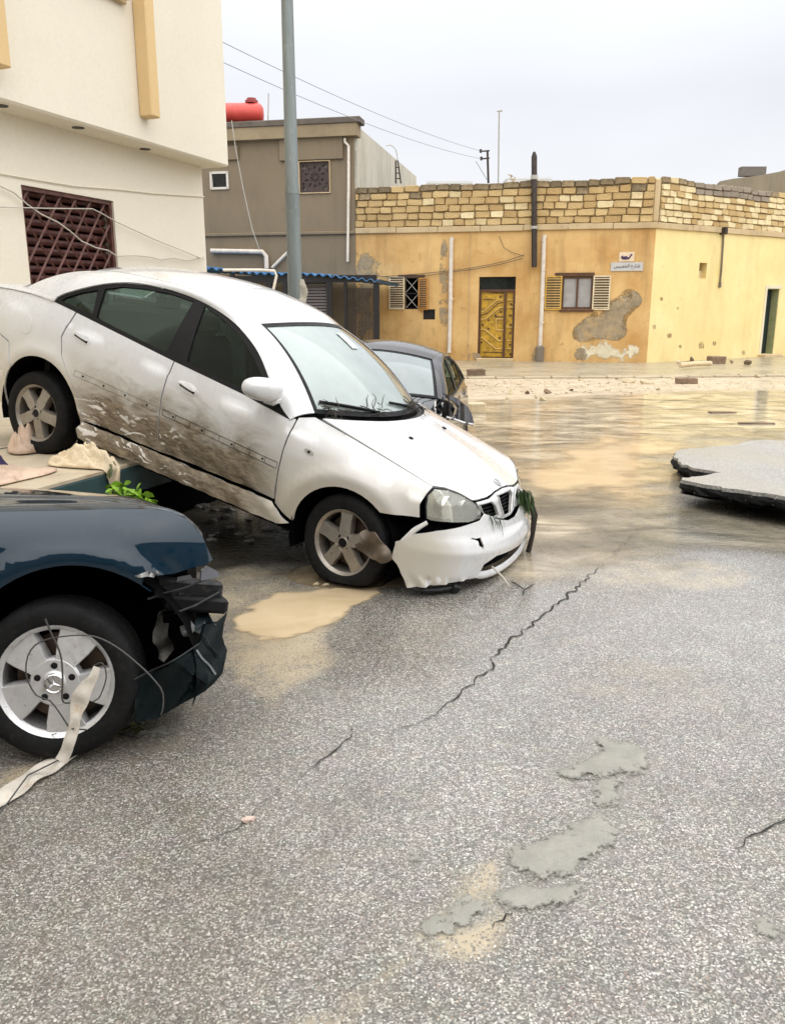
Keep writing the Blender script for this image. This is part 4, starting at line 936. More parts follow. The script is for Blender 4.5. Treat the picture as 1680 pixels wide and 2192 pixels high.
# three-pointed star in a ring on the cap
yf = -.10 * .62 - .052; mb = MB(); R_ = .033
mb.tube([(R_ * math.cos(a), yf, R_ * math.sin(a)) for a in np.linspace(0, 2 * PI, 28, endpoint=False)], .0028, 6, closed=True); mb.build('cap_ring', MAT_CHROME, nwh, True)
mb = MB()
star = []
for i in range(6):
    a = rad(90 + 60 * i + 8); r_ = R_ if i % 2 == 0 else .0055; star.append((r_ * math.cos(a), r_ * math.sin(a)))
v = [(x, yf + .002, z) for x, z in star] + [(0, yf - .005, 0)]; mb.add(v, [((i + 1) % 6, i, 6) for i in range(6)]); mb.build('cap_star', MAT_CHROME, nwh)
# bumper skin hanging low at the corner
def nb_map(x, z): return (x - .055, -.86 + 1.7 * max(0, x - .44) ** 1.7 - .05 * (z - .35) + .02 * math.sin(x * 14 + z * 9) + .008 * math.sin(x * 60 - z * 45), z - .03)
NB = [(.335, .325), (.40, .352), (.477, .383), (.535, .42), (.575, .45), (.587, .485), (.596, .512), (.612, .509), (.640, .514), (.660, .528), (.672, .540), (.660, .50), (.652, .45), (.658, .415), (.668, .392), (.661, .358), (.650, .310), (.62, .282), (.589, .262), (.52, .228), (.455, .195), (.40, .17), (.335, .165)]
nb = panel('front_bumper', NB, nb_map, simple('wet_dark_green_plastic', (.0022, .0055, .0065), .35, var=.5, vs_=9, coat=.12, spec=.12, bump=.3, bs=14), navy, .03, .012)
panel('indicator_recess', [(.495, .395), (.56, .43), (.632, .318), (.60, .287)], lambda x, z: tuple(np.array(nb_map(x, z)) + (.0, -.008, 0)), simple('dark_teal_trim', (.005, .011, .013), .3, coat=.15, spec=.15), nb, .03, .01)
for a_, b_, r_ in (((.566, .428), (.628, .320), .0045), ((.587, .482), (.645, .372), .003), ((.34, .332), (.575, .449), .0035)):
    P = [tuple(np.array(nb_map(a_[0] + (b_[0] - a_[0]) * t, a_[1] + (b_[1] - a_[1]) * t)) + (0, -.016, 0)) for t in np.linspace(0, 1, 8)]; MB().tube(P, r_, 6).build('bumper_strip', simple('dull_strip', (.22, .24, .25), .35, .3) if r_ > .004 else MAT_SCRAP, nb, True)
def nface(t, z): return (.50 - .30 * (t + .7) + .03 * math.sin(z * 8), .86 * t, z)
panel('bumper_face', [[(-.72, .26), (.98, .26), (.98, .50), (.4, .52), (0, .47), (-.45, .50), (-.72, .44)]], nface, MAT_NAVY, navy, .05, .012)
panel('grille', [[(-.30, .56), (.30, .56), (.34, .82), (-.34, .82)]], lambda t, z: (.36 - .22 * (t + .3) - .12 * (z - .56), .86 * t, z), MAT_BLACK, navy, .06, .02)
# open corner: lamp frame, beams, crumpled inner sheet
q = random.Random(4)
mb = MB(); mb.box((.46, -.66, .60), (.26, .10, .075), (0, .16, .35), bev=.01); mb.build('lamp_frame', MAT_SCRAP, navy)
mb = MB(); mb.box((.475, -.62, .545), (.24, .22, .06), (0, .16, .3), bev=.012); mb.build('bumper_beam', MAT_BLACK, navy)
mb = MB(); mb.tube([(.335, -.80, .590), (.40, -.81, .612), (.47, -.79, .626), (.535, -.74, .646), (.58, -.67, .66)], .005, 6); mb.tube([(.43, -.80, .533), (.50, -.77, .552), (.585, -.68, .585)], .005, 6); mb.build('lamp_bezel', MAT_SCRAP, navy, True)
mb = MB()
for i in range(5): mb.box((.40 + .035 * i, -.72 + .02 * i, .575 + .008 * i), (.028, .05, .03), (q.random(), q.random(), q.random()), bev=.005)
mb.build('lamp_shard', MAT_SCRAP, navy)
panel('lamp_glass_shard', [(.530, .650), (.532, .690), (.552, .702), (.587, .672), (.590, .650)], lambda x, z: (x, -.78 + 1.2 * (x - .53), z), simple('clear_lamp_shard', (.10, .105, .12), .15, .3, coat=.6), navy, .03, .006)
panel('lamp_glass_shard', [(.445, .655), (.448, .672), (.492, .676), (.50, .660)], lambda x, z: (x, -.815 + .5 * (x - .44), z), simple('clear_lamp_shard', (.10, .105, .12), .15, .3, coat=.6), navy, .03, .005)
def crum(x, z): return (x, -.70 + .05 * math.sin(x * 42 + z * 23) + .04 * math.sin(z * 51 - x * 12), z)
panel('crumpled_liner', [(.345, .50), (.375, .52), (.385, .43), (.40, .36), (.375, .335), (.345, .335), (.352, .40), (.335, .45)], crum, simple('grey_torn_liner', (.10, .095, .085), .6, var=.5, vs_=16, bump=.4, bs=30), navy, .02, .005)
panel('crumpled_liner', [(.44, .47), (.475, .485), (.50, .46), (.485, .44), (.455, .435)], crum, simple('grey_torn_liner', (.15, .155, .155), .4, var=.4, vs_=16), navy, .02, .005)
panel('crumpled_liner', [(.49, .50), (.53, .505), (.575, .47), (.57, .445), (.52, .415), (.495, .45)], crum, simple('teal_torn_liner', (.02, .03, .035), .35, var=.4, vs_=16), navy, .02, .005)
panel('torn_edge', [(.30, .692), (.34, .706), (.378, .710), (.392, .70), (.375, .694), (.37, .682), (.35, .690)], lambda x, z: tuple(np.array(nside(.006)(x, z)) + (0, .02 * math.sin(x * 90), 0)), simple('bare_torn_metal', (.45, .45, .44), .3, .6), navy, .015, .004)

# the car leans to its far side: its left wheels have sunk
_pv = Vector((0, -.83, .38)); _wp = Vector((MX, MY, 0)) + _pv
_R = Matrix.Rotation(rad(6), 4, 'Z') @ Matrix.Rotation(rad(-8.5), 4, 'X')
navy.rotation_euler = _R.to_euler(); navy.location = _wp - _R.to_3x3() @ _pv + Vector((.035, .03, .012))

# ================================================================== the dark car sunk behind the white one, facing the camera
DENT[0] = 0
dark = thing('saloon_car', 'dark plum saloon car with a smashed front corner behind the white car', 'car', (-0.3951, 8.5807, -.1541), Euler((rad(-5.2155), rad(-2.652), rad(-100.5665)), 'XYZ'))
saloon(dark, MAT_DARK, MAT_WSCREEN2, skip=('left_fender',))
for x_, y_, r_ in ((0, -.765, True), (0, .72, False), (-2.6, -.765, True), (-2.6, .765, False)): wheel('wheel', dark, (x_, y_, .298), alloy=MAT_ALLOY, right=r_)
panel('front_bumper', [[(-.98, .28), (.5, .28), (.45, .55), (0, .58), (-.98, .56)]], nose_map(.03), MAT_DARK, dark, .05, .012)
panel('headlamp', [LAMP], nose_map(-.02), MAT_LAMP, dark, .04, .02)
panel('grille_panel', [[(-.32, .60), (.32, .60), (.34, .71), (-.34, .71)]], nose_map(.0), MAT_BLACK, dark, .05, .012)
q = random.Random(11); mb = MB()
for i in range(26):
    c = (q.uniform(-.30, .42), q.uniform(.50, .80), q.uniform(.45, .86)); mb.box(c, (q.uniform(.05, .14), q.uniform(.03, .10), q.uniform(.04, .12)), (q.uniform(-1, 1), q.uniform(-1, 1), q.uniform(-1, 1)), bev=.01)
mb.build('engine_clutter', MAT_SCRAP, dark)
mb = MB()
for i in range(9):
    P = [Vector((q.uniform(-.3, .3), q.uniform(.6, .86), q.uniform(.5, .95)))]
    for j in range(5): P.append(P[-1] + Vector((q.uniform(-.08, .08), q.uniform(-.06, .06), q.uniform(-.08, .06))))
    mb.tube(P, .010, 6)
mb.build('torn_hose', MAT_BLACK, dark, True)
mb = MB(); mb.tube([(-.25, .80, .93), (-.12, .85, .88), (.0, .80, .80), (.08, .84, .70)], .016, 6); mb.tube([(-.1, .74, .95), (.05, .78, .80)], .012, 6); mb.build('bent_bracket', simple('bare_steel', (.42, .41, .40), .35, .6, var=.3), dark, True)
# fender sheet bent outwards, its outline from where it hangs about eight metres off
Minv = dark.matrix_basis.inverted()
FL = [(948, 842), (965, 848), (985, 858), (1000, 872), (1008, 890), (1013, 906), (1010, 912), (985, 905), (965, 898), (975, 885), (978, 872), (968, 860), (955, 852)]
def bentf(a, b):
    p = on_y(a, b, 8.05 + .0016 * (a - 948) - .0030 * (b - 842) + .03 * math.sin(a * .2)); return tuple(Minv @ Vector(p))
panel('bent_fender', FL, bentf, MAT_DARK, dark, 6, .012)
panel('bent_fender_lining', [(952, 856), (965, 862), (974, 874), (970, 888), (958, 900), (945, 890), (948, 870)], lambda a, b: tuple(Minv @ Vector(on_y(a, b, 8.22 + .05 * math.sin(a * .3)))), MAT_SCRAP, dark, 5, .01)
mb = MB(); mb.tube([tuple(Minv @ Vector(on_y(a, b, 8.03 + .0016 * (a - 948) - .003 * (b - 842)))) for a, b in ((955, 893), (975, 899), (995, 906), (1012, 909))], .014, 6); mb.build('bent_trim', simple('bare_steel', (.42, .41, .40), .35, .6, var=.3), dark, True)
mb = MB(); mb.tube([tuple(Minv @ Vector(on_y(a, b, 8.03))) for a, b in ((999, 910), (999, 918), (1000, 926))], .006, 6); mb.build('hanging_clip', MAT_BLACK, dark, True)

# ================================================================== buildings
def settle(root):
    """parts were laid out in world coordinates: hang them on their thing's base"""
    for c in list(bpy.data.objects):
        if c.parent is root: c.location = c.location - root.location
class Wall:
    """vertical plane: s along d, z up, positive depth towards the street"""
    def __init__(w, p0, az, nsign=1):
        w.p = np.array([p0[0], p0[1], 0.0]); w.d = np.array([math.sin(rad(az)), math.cos(rad(az)), 0]); n = np.array([w.d[1], -w.d[0], 0]); w.n = n * nsign; w.az = az; w.ns = nsign
    def at(w, s, z, o=0.0): return tuple(w.p + w.d * s + w.n * o + np.array([0, 0, z]))
    def px(w, x, y, o=0.0):
        q = on_plane(x, y, w.p + w.n * o, w.n); return float((q - w.p) @ w.d), float(q[2])
    def poly(w, L, o=0.0): return [w.px(x, y, o) for x, y in L]
    def fmap(w, o=0.0): return lambda s, z: w.at(s, z, o)
    def flip(w): return np.cross(w.d, (0, 0, 1)) @ w.n < 0
    def panel(w, name, loops, mat, parent, thick=.2, o=0.0, res=2.0, edge_res=None): return panel(name, loops, w.fmap(o), mat, parent, res, thick, flip=w.flip(), edge_res=edge_res or 4.0)
    def rot(w): return math.atan2(w.d[1], w.d[0])
    def box(w, mb, s, z, o, ds, dz, do, mi=0, bev=0.0, tilt=0.0):
        """box centred at (s, z, o)"""
        R = Matrix.Rotation(w.rot(), 3, 'Z') @ Matrix.Rotation(tilt, 3, 'Y'); return mb.box(w.at(s, z, o), (ds, do, dz), R, mi, bev)
def rect(a, b): return [(a[0], a[1]), (b[0], a[1]), (b[0], b[1]), (a[0], b[1])]

def plaster(name, col, col2, stain=(.12, .11, .09), st=.35, streak=.4, bump=.25, wet=.0):
    k = NT(name); tc = k.tc(); n = k.noise(tc, .9, 6, .62); c = k.mix(k.rng(n, .3, .7), col, col2)
    sn = k.noise(k.map(tc, (1.6, 1.6, .28)), 1.5, 5, .65); c = k.mix(k.rng(sn, .5, .8, 0, streak), c, stain)
    bl = k.noise(tc, 2.7, 7, .7, .6); c = k.mix(k.rng(bl, .60, .72, 0, st), c, stain)
    fine = k.noise(tc, 28, 4, .7); c = k.mix(k.rng(fine, .45, .8, 0, .18), c, tuple(q * .6 for q in col))
    nrm = k.bump(k.math('ADD', k.noise(tc, 22, 5, .7), k.math('MULTIPLY', bl, .8)), bump, .02)
    return k.out(k.bsdf(c, k.rng(n, .3, .7, .7 - wet, .9 - wet), nrm=nrm))
MAT_CREAM = plaster('cream_render', (.76, .70, .575), (.80, .745, .62), (.62, .55, .43), .12, .10, .10)
MAT_TANFIN = plaster('tan_paint', (.68, .48, .235), (.72, .52, .265), (.5, .32, .15), .1, .1, .08)
MAT_OCHRE = plaster('ochre_plaster', (.50, .275, .08), (.70, .475, .205), (.24, .135, .05), .6, .6, .35, .1)
MAT_YELLOW = plaster('yellow_plaster', (.76, .60, .26), (.84, .70, .36), (.42, .33, .15), .40, .30, .35)
MAT_BROWN = plaster('brown_cement', (.185, .142, .088), (.225, .175, .112), (.105, .082, .055), .3, .5, .2, .1)
MAT_PALEWALL = plaster('pale_side_cement', (.50, .46, .37), (.60, .56, .47), (.20, .18, .13), .5, .6, .25)
MAT_CEMENT = plaster('cement_patch', (.16, .13, .095), (.22, .185, .14), (.09, .075, .055), .4, .3, .4)
MAT_LIMEWASH = plaster('pale_limewash', (.62, .55, .38), (.72, .66, .50), (.40, .33, .2), .5, .2, .3)
MAT_CORNICE = plaster('tan_cornice', (.46, .345, .19), (.58, .45, .27), (.2, .14, .08), .5, .4, .3)
MAT_MORTAR = plaster('dark_mortar', (.22, .16, .085), (.32, .24, .13), (.10, .075, .045), .5, .4, .5)
MAT_PVC = simple('old_white_pipe', (.66, .60, .52), .5, var=.12, vs_=4, dirt=(.40, .34, .26))
MAT_IRON = simple('dark_iron', (.045, .035, .03), .6, .4, var=.4, vs_=8, dirt=(.10, .055, .03))
MAT_BLACKIRON = simple('black_painted_iron', (.013, .012, .013), .5, .2, var=.3, vs_=8)
MAT_MAROON = simple('maroon_shutter', (.10, .032, .026), .5, .1, var=.3, vs_=5, dirt=(.05, .022, .018))
MAT_WOODRED = simple('maroon_grille', (.115, .045, .035), .55, .2, var=.35, vs_=9, dirt=(.20, .12, .09))
MAT_CABLE = simple('grey_cable', (.42, .40, .36), .6, var=.15)
MAT_WIRE = simple('dark_wire', (.06, .058, .055), .6, var=.15)
k = NT('limestone_block'); tc = k.tc(); rnd = k.rand()
c = k.mix(rnd, (.44, .29, .12), (.60, .44, .21)); c = k.mix(k.rng(k.noise(tc, 2.2, 5, .7), .5, .75, 0, .5), c, (.25, .165, .08)); c = k.mix(k.rng(k.noise(tc, 5, 5, .7), .55, .72, 0, .6), c, (.75, .62, .38))
MAT_STONE = k.out(k.bsdf(c, .9, nrm=k.bump(k.noise(tc, 4, 6, .7), .6, .06)))
k = NT('weathered_top_stone'); tc = k.tc(); c = k.mix(k.rand(), (.20, .15, .085), (.36, .27, .15)); c = k.mix(k.rng(k.noise(tc, 3, 5, .7), .45, .7), c, (.075, .06, .045))
MAT_STONETOP = k.out(k.bsdf(c, .9, nrm=k.bump(k.noise(tc, 4, 6, .7), .6, .06)))
MAT_STONEPALE = k.m
k = NT('pale_limestone_block'); tc = k.tc(); c = k.mix(k.rand(), (.62, .49, .27), (.80, .68, .42)); c = k.mix(k.rng(k.noise(tc, 2.5, 5, .7), .5, .72, 0, .45), c, (.40, .31, .17))
MAT_STONEPALE = k.out(k.bsdf(c, .9, nrm=k.bump(k.noise(tc, 4, 6, .7), .6, .06)))
MAT_CINDER = simple('cement_block', (.27, .225, .175), .9, var=.2, vs_=5, bump=.4, bs=40, rand=.15)

# ------------------------------------------------------------------ white house on the left
WL = Wall((-3.53, 8.06), 20.6, 1)
WU = Wall(tuple(WL.at(0, 0, .34)[:2]), 20.6, 1)
white_house = thing('house', 'cream rendered house with jutting upper floor and tan fins', 'house', tuple(WL.at(0, 0)))
sc_, _ = WL.px(437, 460); zc = WL.px(437, 360)[1]; su, _ = WU.px(486, 250)
w0, w1 = WL.px(45, 393), WL.px(243, 432); ztop = .5 * (w0[1] + w1[1]); win = (w0[0], w1[0], ztop - 1.32, ztop)
WL.panel('ground_floor_wall', [[(-10, 0), (sc_, 0), (sc_, zc), (-10, zc)], rect((win[0], win[2]), (win[1], win[3]))], MAT_CREAM, white_house, .25)
mb = MB(); mb.box(WL.at((sc_ - 10) / 2 , zc / 2, -2.9), (sc_ + 10 - .02, 5.2, zc - .02), (0, 0, WL.rot())); mb.build('ground_floor_body', MAT_CREAM, white_house)
mb = MB(); WU.box(mb, (su - 10) / 2, (zc + 9) / 2 + .0, -2.6, su + 10, 9 - zc, 5.2, bev=.02); mb.build('upper_floor', MAT_CREAM, white_house)
for t in np.arange(-6.0, sc_, 1.55):
    pass
for x, y in ((168, 273), (311, 319), (3, 226)):
    q = on_z(x, y, zc); mb = MB(); mb.lathe([(.0005, -.004), (.045, -.004), (.06, -.006), (.06, .01)], 16, 'Z', (q[0], q[1], q[2])); mb.build('downlight', MAT_BLACKIRON, white_house, True)
for xl, xr, yb in ((303, 345, 257), (-18, 27, 150)):
    # the visible left flank takes about 45 per cent of the drawn width
    sr = WU.px(xr, yb, .16)[0]; zb = WU.px(xr, yb - 3, .16)[1]
    mb = MB(); WU.box(mb, sr - .075, (zb + 8.6) / 2, .08 + .001, .15, 8.6 - zb, .16, bev=.012); mb.build('fin', MAT_TANFIN, white_house)
a = WU.px(215, -8, .03); b = WU.px(268, 10, .03); mb = MB(); WU.box(mb, b[0] - .8, b[1] + .02, .03, 1.6, .05, .06, bev=.01); WU.box(mb, b[0] - .8, b[1] + .07, .045, 1.68, .05, .09, bev=.01); mb.build('window_sill', MAT_CORNICE, white_house)
# window: recess, maroon roller shutter slats, diamond grille
mb = MB(); WL.box(mb, (win[0] + win[1]) / 2, (win[2] + win[3]) / 2, -.19, win[1] - win[0] + .1, win[3] - win[2] + .1, .02); wno = mb.build('window', MAT_LINER, white_house)
ns = 15; me = None
for i in range(ns):
    z = win[2] + (i + .5) * (win[3] - win[2]) / ns; mb = MB(); P = [WL.at(s, z, -.145) for s in (win[0] + .01, win[1] - .01)]; mb.tube(P, .036, 8); o = mb.build('shutter_slat', MAT_MAROON, wno, True)
fw_ = .05; mb = MB()
for s, ds, z, dz in (((win[0] + win[1]) / 2, win[1] - win[0], win[3] - .02, .04), ((win[0] + win[1]) / 2, win[1] - win[0], win[2] + .02, .04)): WL.box(mb, s, z, -.05, ds, dz, .05)
for s in (win[0] + .02, win[1] - .02): WL.box(mb, s, (win[2] + win[3]) / 2, -.05, .04, win[3] - win[2] - .08, .05)
mb.build('grille_frame', MAT_WOODRED, wno)
W_, H_ = win[1] - win[0], win[3] - win[2]; stp = W_ / 6.0
for sg in (1, -1):
    i = -8
    while i < 16:
        # line z = z0 + sg*slope*(s - s0)
        sl = 1.28; pts = []
        for t in np.linspace(0, 1, 60):
            s = win[0] + t * W_; z = win[2] + (sl * (s - win[0] - i * stp) if sg > 0 else -sl * (s - win[0] - i * stp))
            if win[2] <= z <= win[3]: pts.append((s, z))
        i += 1
        if len(pts) < 4: continue
        mb = MB(); mb.tube([WL.at(*pts[0], -.045 if sg > 0 else -.062), WL.at(*pts[-1], -.045 if sg > 0 else -.062)], .0135, 4); mb.build('grille_bar', MAT_WOODRED, wno)
settle(white_house)
# porch slab the car has been left on
EO = 2.53
MAT_GREENEDGE = simple('green_painted_edge', (.035, .075, .078), .5, var=.2, vs_=4, dirt=(.025, .045, .045), bump=.1, bs=20)
k = NT('porch_top'); tc = k.tc(); c = k.mix(k.rng(k.noise(tc, 1.6, 5, .6), .3, .7), (.50, .42, .30), (.62, .545, .42)); c = k.mix(k.rng(k.noise(tc, 6, 6, .7), .52, .68, 0, .6), c, (.30, .22, .13))
MAT_PORCH = k.out(k.bsdf(c, .45, nrm=k.bump(k.noise(tc, 15, 4), .2, .01)))
s_end = 2.62 - .0
e0 = WL.p + WL.n * EO; s_end = (7.75 - e0[1]) / WL.d[1]
porch = thing('porch', 'raised porch slab with green painted edge beside the cream house', 'porch', tuple(WL.at(s_end - 2, 0, EO / 2)))
mb = MB(); WL.box(mb, (s_end - 10) / 2, .62, EO / 2 + .002, s_end + 10, .02, EO - .004); mb.build('porch_floor', MAT_PORCH, porch)
mb = MB(); WL.box(mb, (s_end - 10) / 2, .515, EO / 2 + .004, s_end + 10 + .004, .19, EO, bev=.01); mb.build('porch_edge', MAT_GREENEDGE, porch)
mb = MB(); WL.box(mb, (s_end - 10) / 2 - .2, .21, EO / 2 - .18, s_end + 10 - .4, .42, EO - .4); mb.build('porch_base', MAT_LINER, porch)  # near-black base colour stands in for the deep shade below the slab
j0 = on_z(0, 961, .632); js = float((j0 - WL.p) @ WL.n); mb = MB(); WL.box(mb, -3, .6315, js, 9, .003, .012); mb.build('floor_joint', MAT_CRACK, porch)
settle(porch)

# ------------------------------------------------------------------ ochre corner house
FR = Wall((7.83, 25.83), -78.2, -1); FR.n = np.array([-.2045, -.9789, 0]) if True else FR.n
FR.n = np.array([FR.d[1], -FR.d[0], 0]); FR.n = FR.n if FR.n[1] < 0 else -FR.n
SD = Wall((7.83, 25.83), 56.5, 1)
ochre = thing('house', 'single-storey ochre corner house with rough stone parapet', 'house', tuple(FR.at(5, 0)))
SL = FR.px(762, 600)[0]                                       # left end of the ochre front
zbf = FR.px(1390, 491)[1]; zbl = FR.px(770, 498)[1]; zb_ = .5 * (zbf + zbl); ztf = FR.px(1392, 378)[1]; ztl = FR.px(790, 400)[1]
door = FR.poly([(1021, 770), (1104, 592)]); dl, dr = max(door[0][0], door[1][0]), min(door[0][0], door[1][0]); dt = door[1][1]; db = .14
wa = FR.poly([(866, 662), (896, 594)]); wb = FR.poly([(1200, 662), (1270, 590)])
def span(p): return (min(p[0][0], p[1][0]), min(p[0][1], p[1][1])), (max(p[0][0], p[1][0]), max(p[0][1], p[1][1]))
wa0, wa1 = span(wa); wb0, wb1 = span(wb)
vent = span(FR.poly([(905, 684), (931, 662)]))
FR.panel('front_wall', [[(0, 0), (SL, 0), (SL, zb_), (0, zb_)], rect((dr, db), (dl, dt)), rect(wa0, wa1), rect(wb0, wb1), rect(*vent)], MAT_OCHRE, ochre, .30)
niche = span(SD.poly([(1494, 596), (1513, 563)])); sdoor = SD.poly([(1628, 748), (1668, 618)]); sd0, sd1 = span(sdoor); sd0 = (sd0[0], .14)
SLEN = 11.5
SD.panel('side_wall', [[(0.0, 0), (SLEN, 0), (SLEN, zb_), (0.0, zb_)], rect(*niche), rect(sd0, sd1)], MAT_YELLOW, ochre, .30)
mb = MB(); FR.box(mb, .0, zb_ / 2, -.02, .05, zb_, .06)
# body behind the walls
core = [FR.at(.35, 0, -.31), FR.at(SL, 0, -.31), FR.at(SL, 0, -9), SD.at(SLEN, 0, -4), SD.at(SLEN, 0, -.31)]
def slab(name, ring, z0, z1, mat, parent):
    n = len(ring); mb = MB(); v = [(p[0], p[1], z0) for p in ring] + [(p[0], p[1], z1) for p in ring]; mb.add(v, [tuple(reversed(range(n))), tuple(range(n, 2 * n))] + [(i, (i + 1) % n, n + (i + 1) % n, n + i) for i in range(n)]); return mb.build(name, mat, parent)
slab('inner_mass', core, .0, zb_ + .1, MAT_LINER, ochre)
# cornice ledge
ch = .17
for W, s0, s1, nm in ((FR, -.08, SL, 'front_cornice'), (SD, -.03, SLEN, 'side_cornice')):
    n = 7
    for i in range(n):
        a, b = s0 + (s1 - s0) * i / n + .006, s0 + (s1 - s0) * (i + 1) / n - .006; mb = MB(); W.box(mb, (a + b) / 2, zb_ + ch / 2 + random.uniform(-.01, .01), -.08 + random.uniform(-.008, .008), b - a, ch, .30, bev=.012); mb.build('cornice_piece', MAT_CORNICE, ochre)
# stone parapet, every block its own piece
def block_mesh(i):
    r = random.Random(100 + i); c = r.uniform(.04, .11); pts = []
    for (x, y, ax) in ((-.5 + c, -.5, 0), (.5 - c, -.5, 0), (.5, -.5 + c * 1.3, 1), (.5, .5 - c * 1.3, 1), (.5 - c, .5, 0), (-.5 + c, .5, 0), (-.5, .5 - c * 1.3, 1), (-.5, -.5 + c * 1.3, 1)):
        pts.append((x + r.uniform(-.05, .05) * .7, y + r.uniform(-.06, .06)))
    n = 8; v = [(x, .5, z) for x, z in pts] + [(x, -.28, z) for x, z in pts] + [(x * .90 + r.uniform(-.02, .02), -.5 + r.uniform(-.05, .06), z * .86 + r.uniform(-.02, .02)) for x, z in pts] + [(r.uniform(-.1, .1), -.51, r.uniform(-.1, .1))]
    f = [(i_, (i_ + 1) % n, n + (i_ + 1) % n, n + i_) for i_ in range(n)] + [(n + i_, n + (i_ + 1) % n, 2 * n + (i_ + 1) % n, 2 * n + i_) for i_ in range(n)] + [(2 * n + i_, 2 * n + (i_ + 1) % n, 3 * n) for i_ in range(n)]
    mb = MB().add(v, f); return mb.mesh('brick', MAT_STONE, True, 50)
BLK = [block_mesh(i) for i in range(10)]; VAR = {}
def block(i, mat):
    if (i, mat.name) not in VAR:
        m_ = BLK[i].copy(); m_.materials[0] = mat; VAR[(i, mat.name)] = m_
    return VAR[(i, mat.name)]
def parapet(W, s0, s1, top0, top1, wid, matf, rows=6, seed=1):
    r = random.Random(seed); zlo = zb_ + ch
    W.panel('parapet_core', [[(s0, zlo), (s1, zlo), (s1, top1 - .04), (s0, top0 - .04)]], MAT_MORTAR, ochre, .26, -.02)
    for k_ in range(rows):
        s = s0 - r.uniform(0, wid * .5)
        while s < s1 - .05:
            w = wid * r.uniform(.72, 1.22); a, b = max(s, s0), min(s + w, s1); s += w
            if b - a < .12: continue
            mid = (a + b) / 2; tt = (mid - s0) / (s1 - s0); H = (top0 + (top1 - top0) * tt + .018 * math.sin(mid * 2.1) - zlo) / rows
            z = zlo + (k_ + .5) * H + r.uniform(-.012, .012); g = .020
            o = link('brick', block(r.randrange(10), matf(mid, k_, r)), ochre, W.at(mid, z, -.02 + r.uniform(-.012, .02)), (0, r.uniform(-.03, .03), math.atan2(W.d[1], W.d[0]) + (0 if not W.flip() else 0)))
            if (o.rotation_euler.to_matrix() @ Vector((0, -1, 0))).dot(Vector(W.n)) < 0: o.rotation_euler.z += PI
            o.scale = (b - a - g, .13, H - g)
def mat_front(s, k_, r): return MAT_STONETOP if (k_ == 5 and r.random() < .8) or (k_ == 4 and r.random() < .15) else (MAT_STONEPALE if r.random() < .12 else MAT_STONE)
def mat_side(s, k_, r):
    if k_ >= 5 and 1.6 < s < 5.6: return MAT_CINDER
    return MAT_STONETOP if (k_ == 6 and r.random() < .6) else (MAT_STONEPALE if r.random() < .7 else MAT_STONE)
parapet(FR, .12, SL, ztf, ztl, .44, mat_front, 6, 3)
parapet(SD, .12, SLEN, ztf, ztf - .02, .40, mat_side, 7, 5)
mb = MB(); FR.box(mb, .05, (zb_ + ztf) / 2 + .06, -.10, .20, ztf - zb_ - .2, .20, bev=.05); mb.build('corner_infill', MAT_CORNICE, ochre)
# repaired and peeled plaster, thin skins on the wall
def patch_mat(name, a_, b_, d_):
    """broken plaster whose rim breaks up into crumbs"""
    k = NT(name); tc = k.tc(); n = k.noise(tc, 5, 6, .7); c = k.mix(k.rng(n, .35, .65), a_, b_); c = k.mix(k.rng(k.noise(tc, 2.3, 5, .7), .5, .68), c, d_)
    al = k.rng(k.math('ADD', k.attr('edge'), k.math('MULTIPLY', k.math('SUBTRACT', k.noise(tc, 2.2, 9, .76), .5), 1.9)), .05, .12)
    sh = k.bsdf(c, .85, nrm=k.bump(k.noise(tc, 14, 6, .7), .5, .03)); tr = k.n('ShaderNodeBsdfTransparent').outputs[0]
    return k.out(k.mixsh(al, tr, sh))
PATCH = {MAT_CEMENT.name: patch_mat('crumbling_cement', (.24, .19, .12), (.38, .30, .19), (.50, .33, .14)), MAT_LIMEWASH.name: patch_mat('crumbling_limewash', (.60, .53, .37), (.74, .68, .52), (.55, .38, .17)), MAT_CORNICE.name: patch_mat('crumbling_tan', (.36, .24, .10), (.47, .34, .17), (.28, .2, .1))}
def skin(W, L, mat, o=.004, wob=.06, seed=1, parent=None, name='plaster_patch'):
    P = np.array(smooth_loop(W.poly(L), 2)); c_ = P.mean(0); P = c_ + (P - c_) * 1.10; loop = [tuple(p) for p in P]
    ob = panel(name, [loop], W.fmap(o), PATCH[mat.name], parent or ochre, .10, .004, flip=W.flip(), edge_res=.12)
    co = np.zeros(len(ob.data.vertices) * 3); ob.data.vertices.foreach_get('co', co); co = co.reshape(-1, 3); sz = np.c_[(co - W.p) @ W.d, co[:, 2]]
    a_ = ob.data.attributes.new('edge', 'FLOAT', 'POINT'); a_.data.foreach_set('value', np.minimum(dist_loops([np.array(loop)], sz), .3).astype(np.float32)); return ob
skin(FR, [(1232, 700), (1250, 685), (1275, 668), (1300, 650), (1320, 640), (1335, 622), (1358, 628), (1372, 650), (1345, 672), (1335, 690), (1340, 712), (1320, 728), (1290, 720), (1255, 730), (1230, 722)], MAT_CEMENT, .004, .05, 2)
skin(FR, [(1225, 770), (1240, 745), (1270, 735), (1290, 725), (1310, 745), (1340, 738), (1362, 742), (1365, 768), (1320, 772), (1270, 768)], MAT_LIMEWASH, .006, .06, 3)
skin(FR, [(1215, 772), (1225, 752), (1250, 742), (1258, 772)], MAT_CEMENT, .008, .04, 4)
skin(FR, [(1325, 632), (1350, 628), (1356, 640), (1335, 645)], MAT_LIMEWASH, .008, .03, 5)
skin(FR, [(763, 560), (785, 545), (812, 555), (818, 580), (805, 600), (790, 640), (800, 700), (780, 730), (762, 730)], MAT_CEMENT, .006, .06, 8)
skin(FR, [(1105, 380), (1098, 392), (1090, 382), (1085, 372)], MAT_CEMENT, .08, .02, 9)
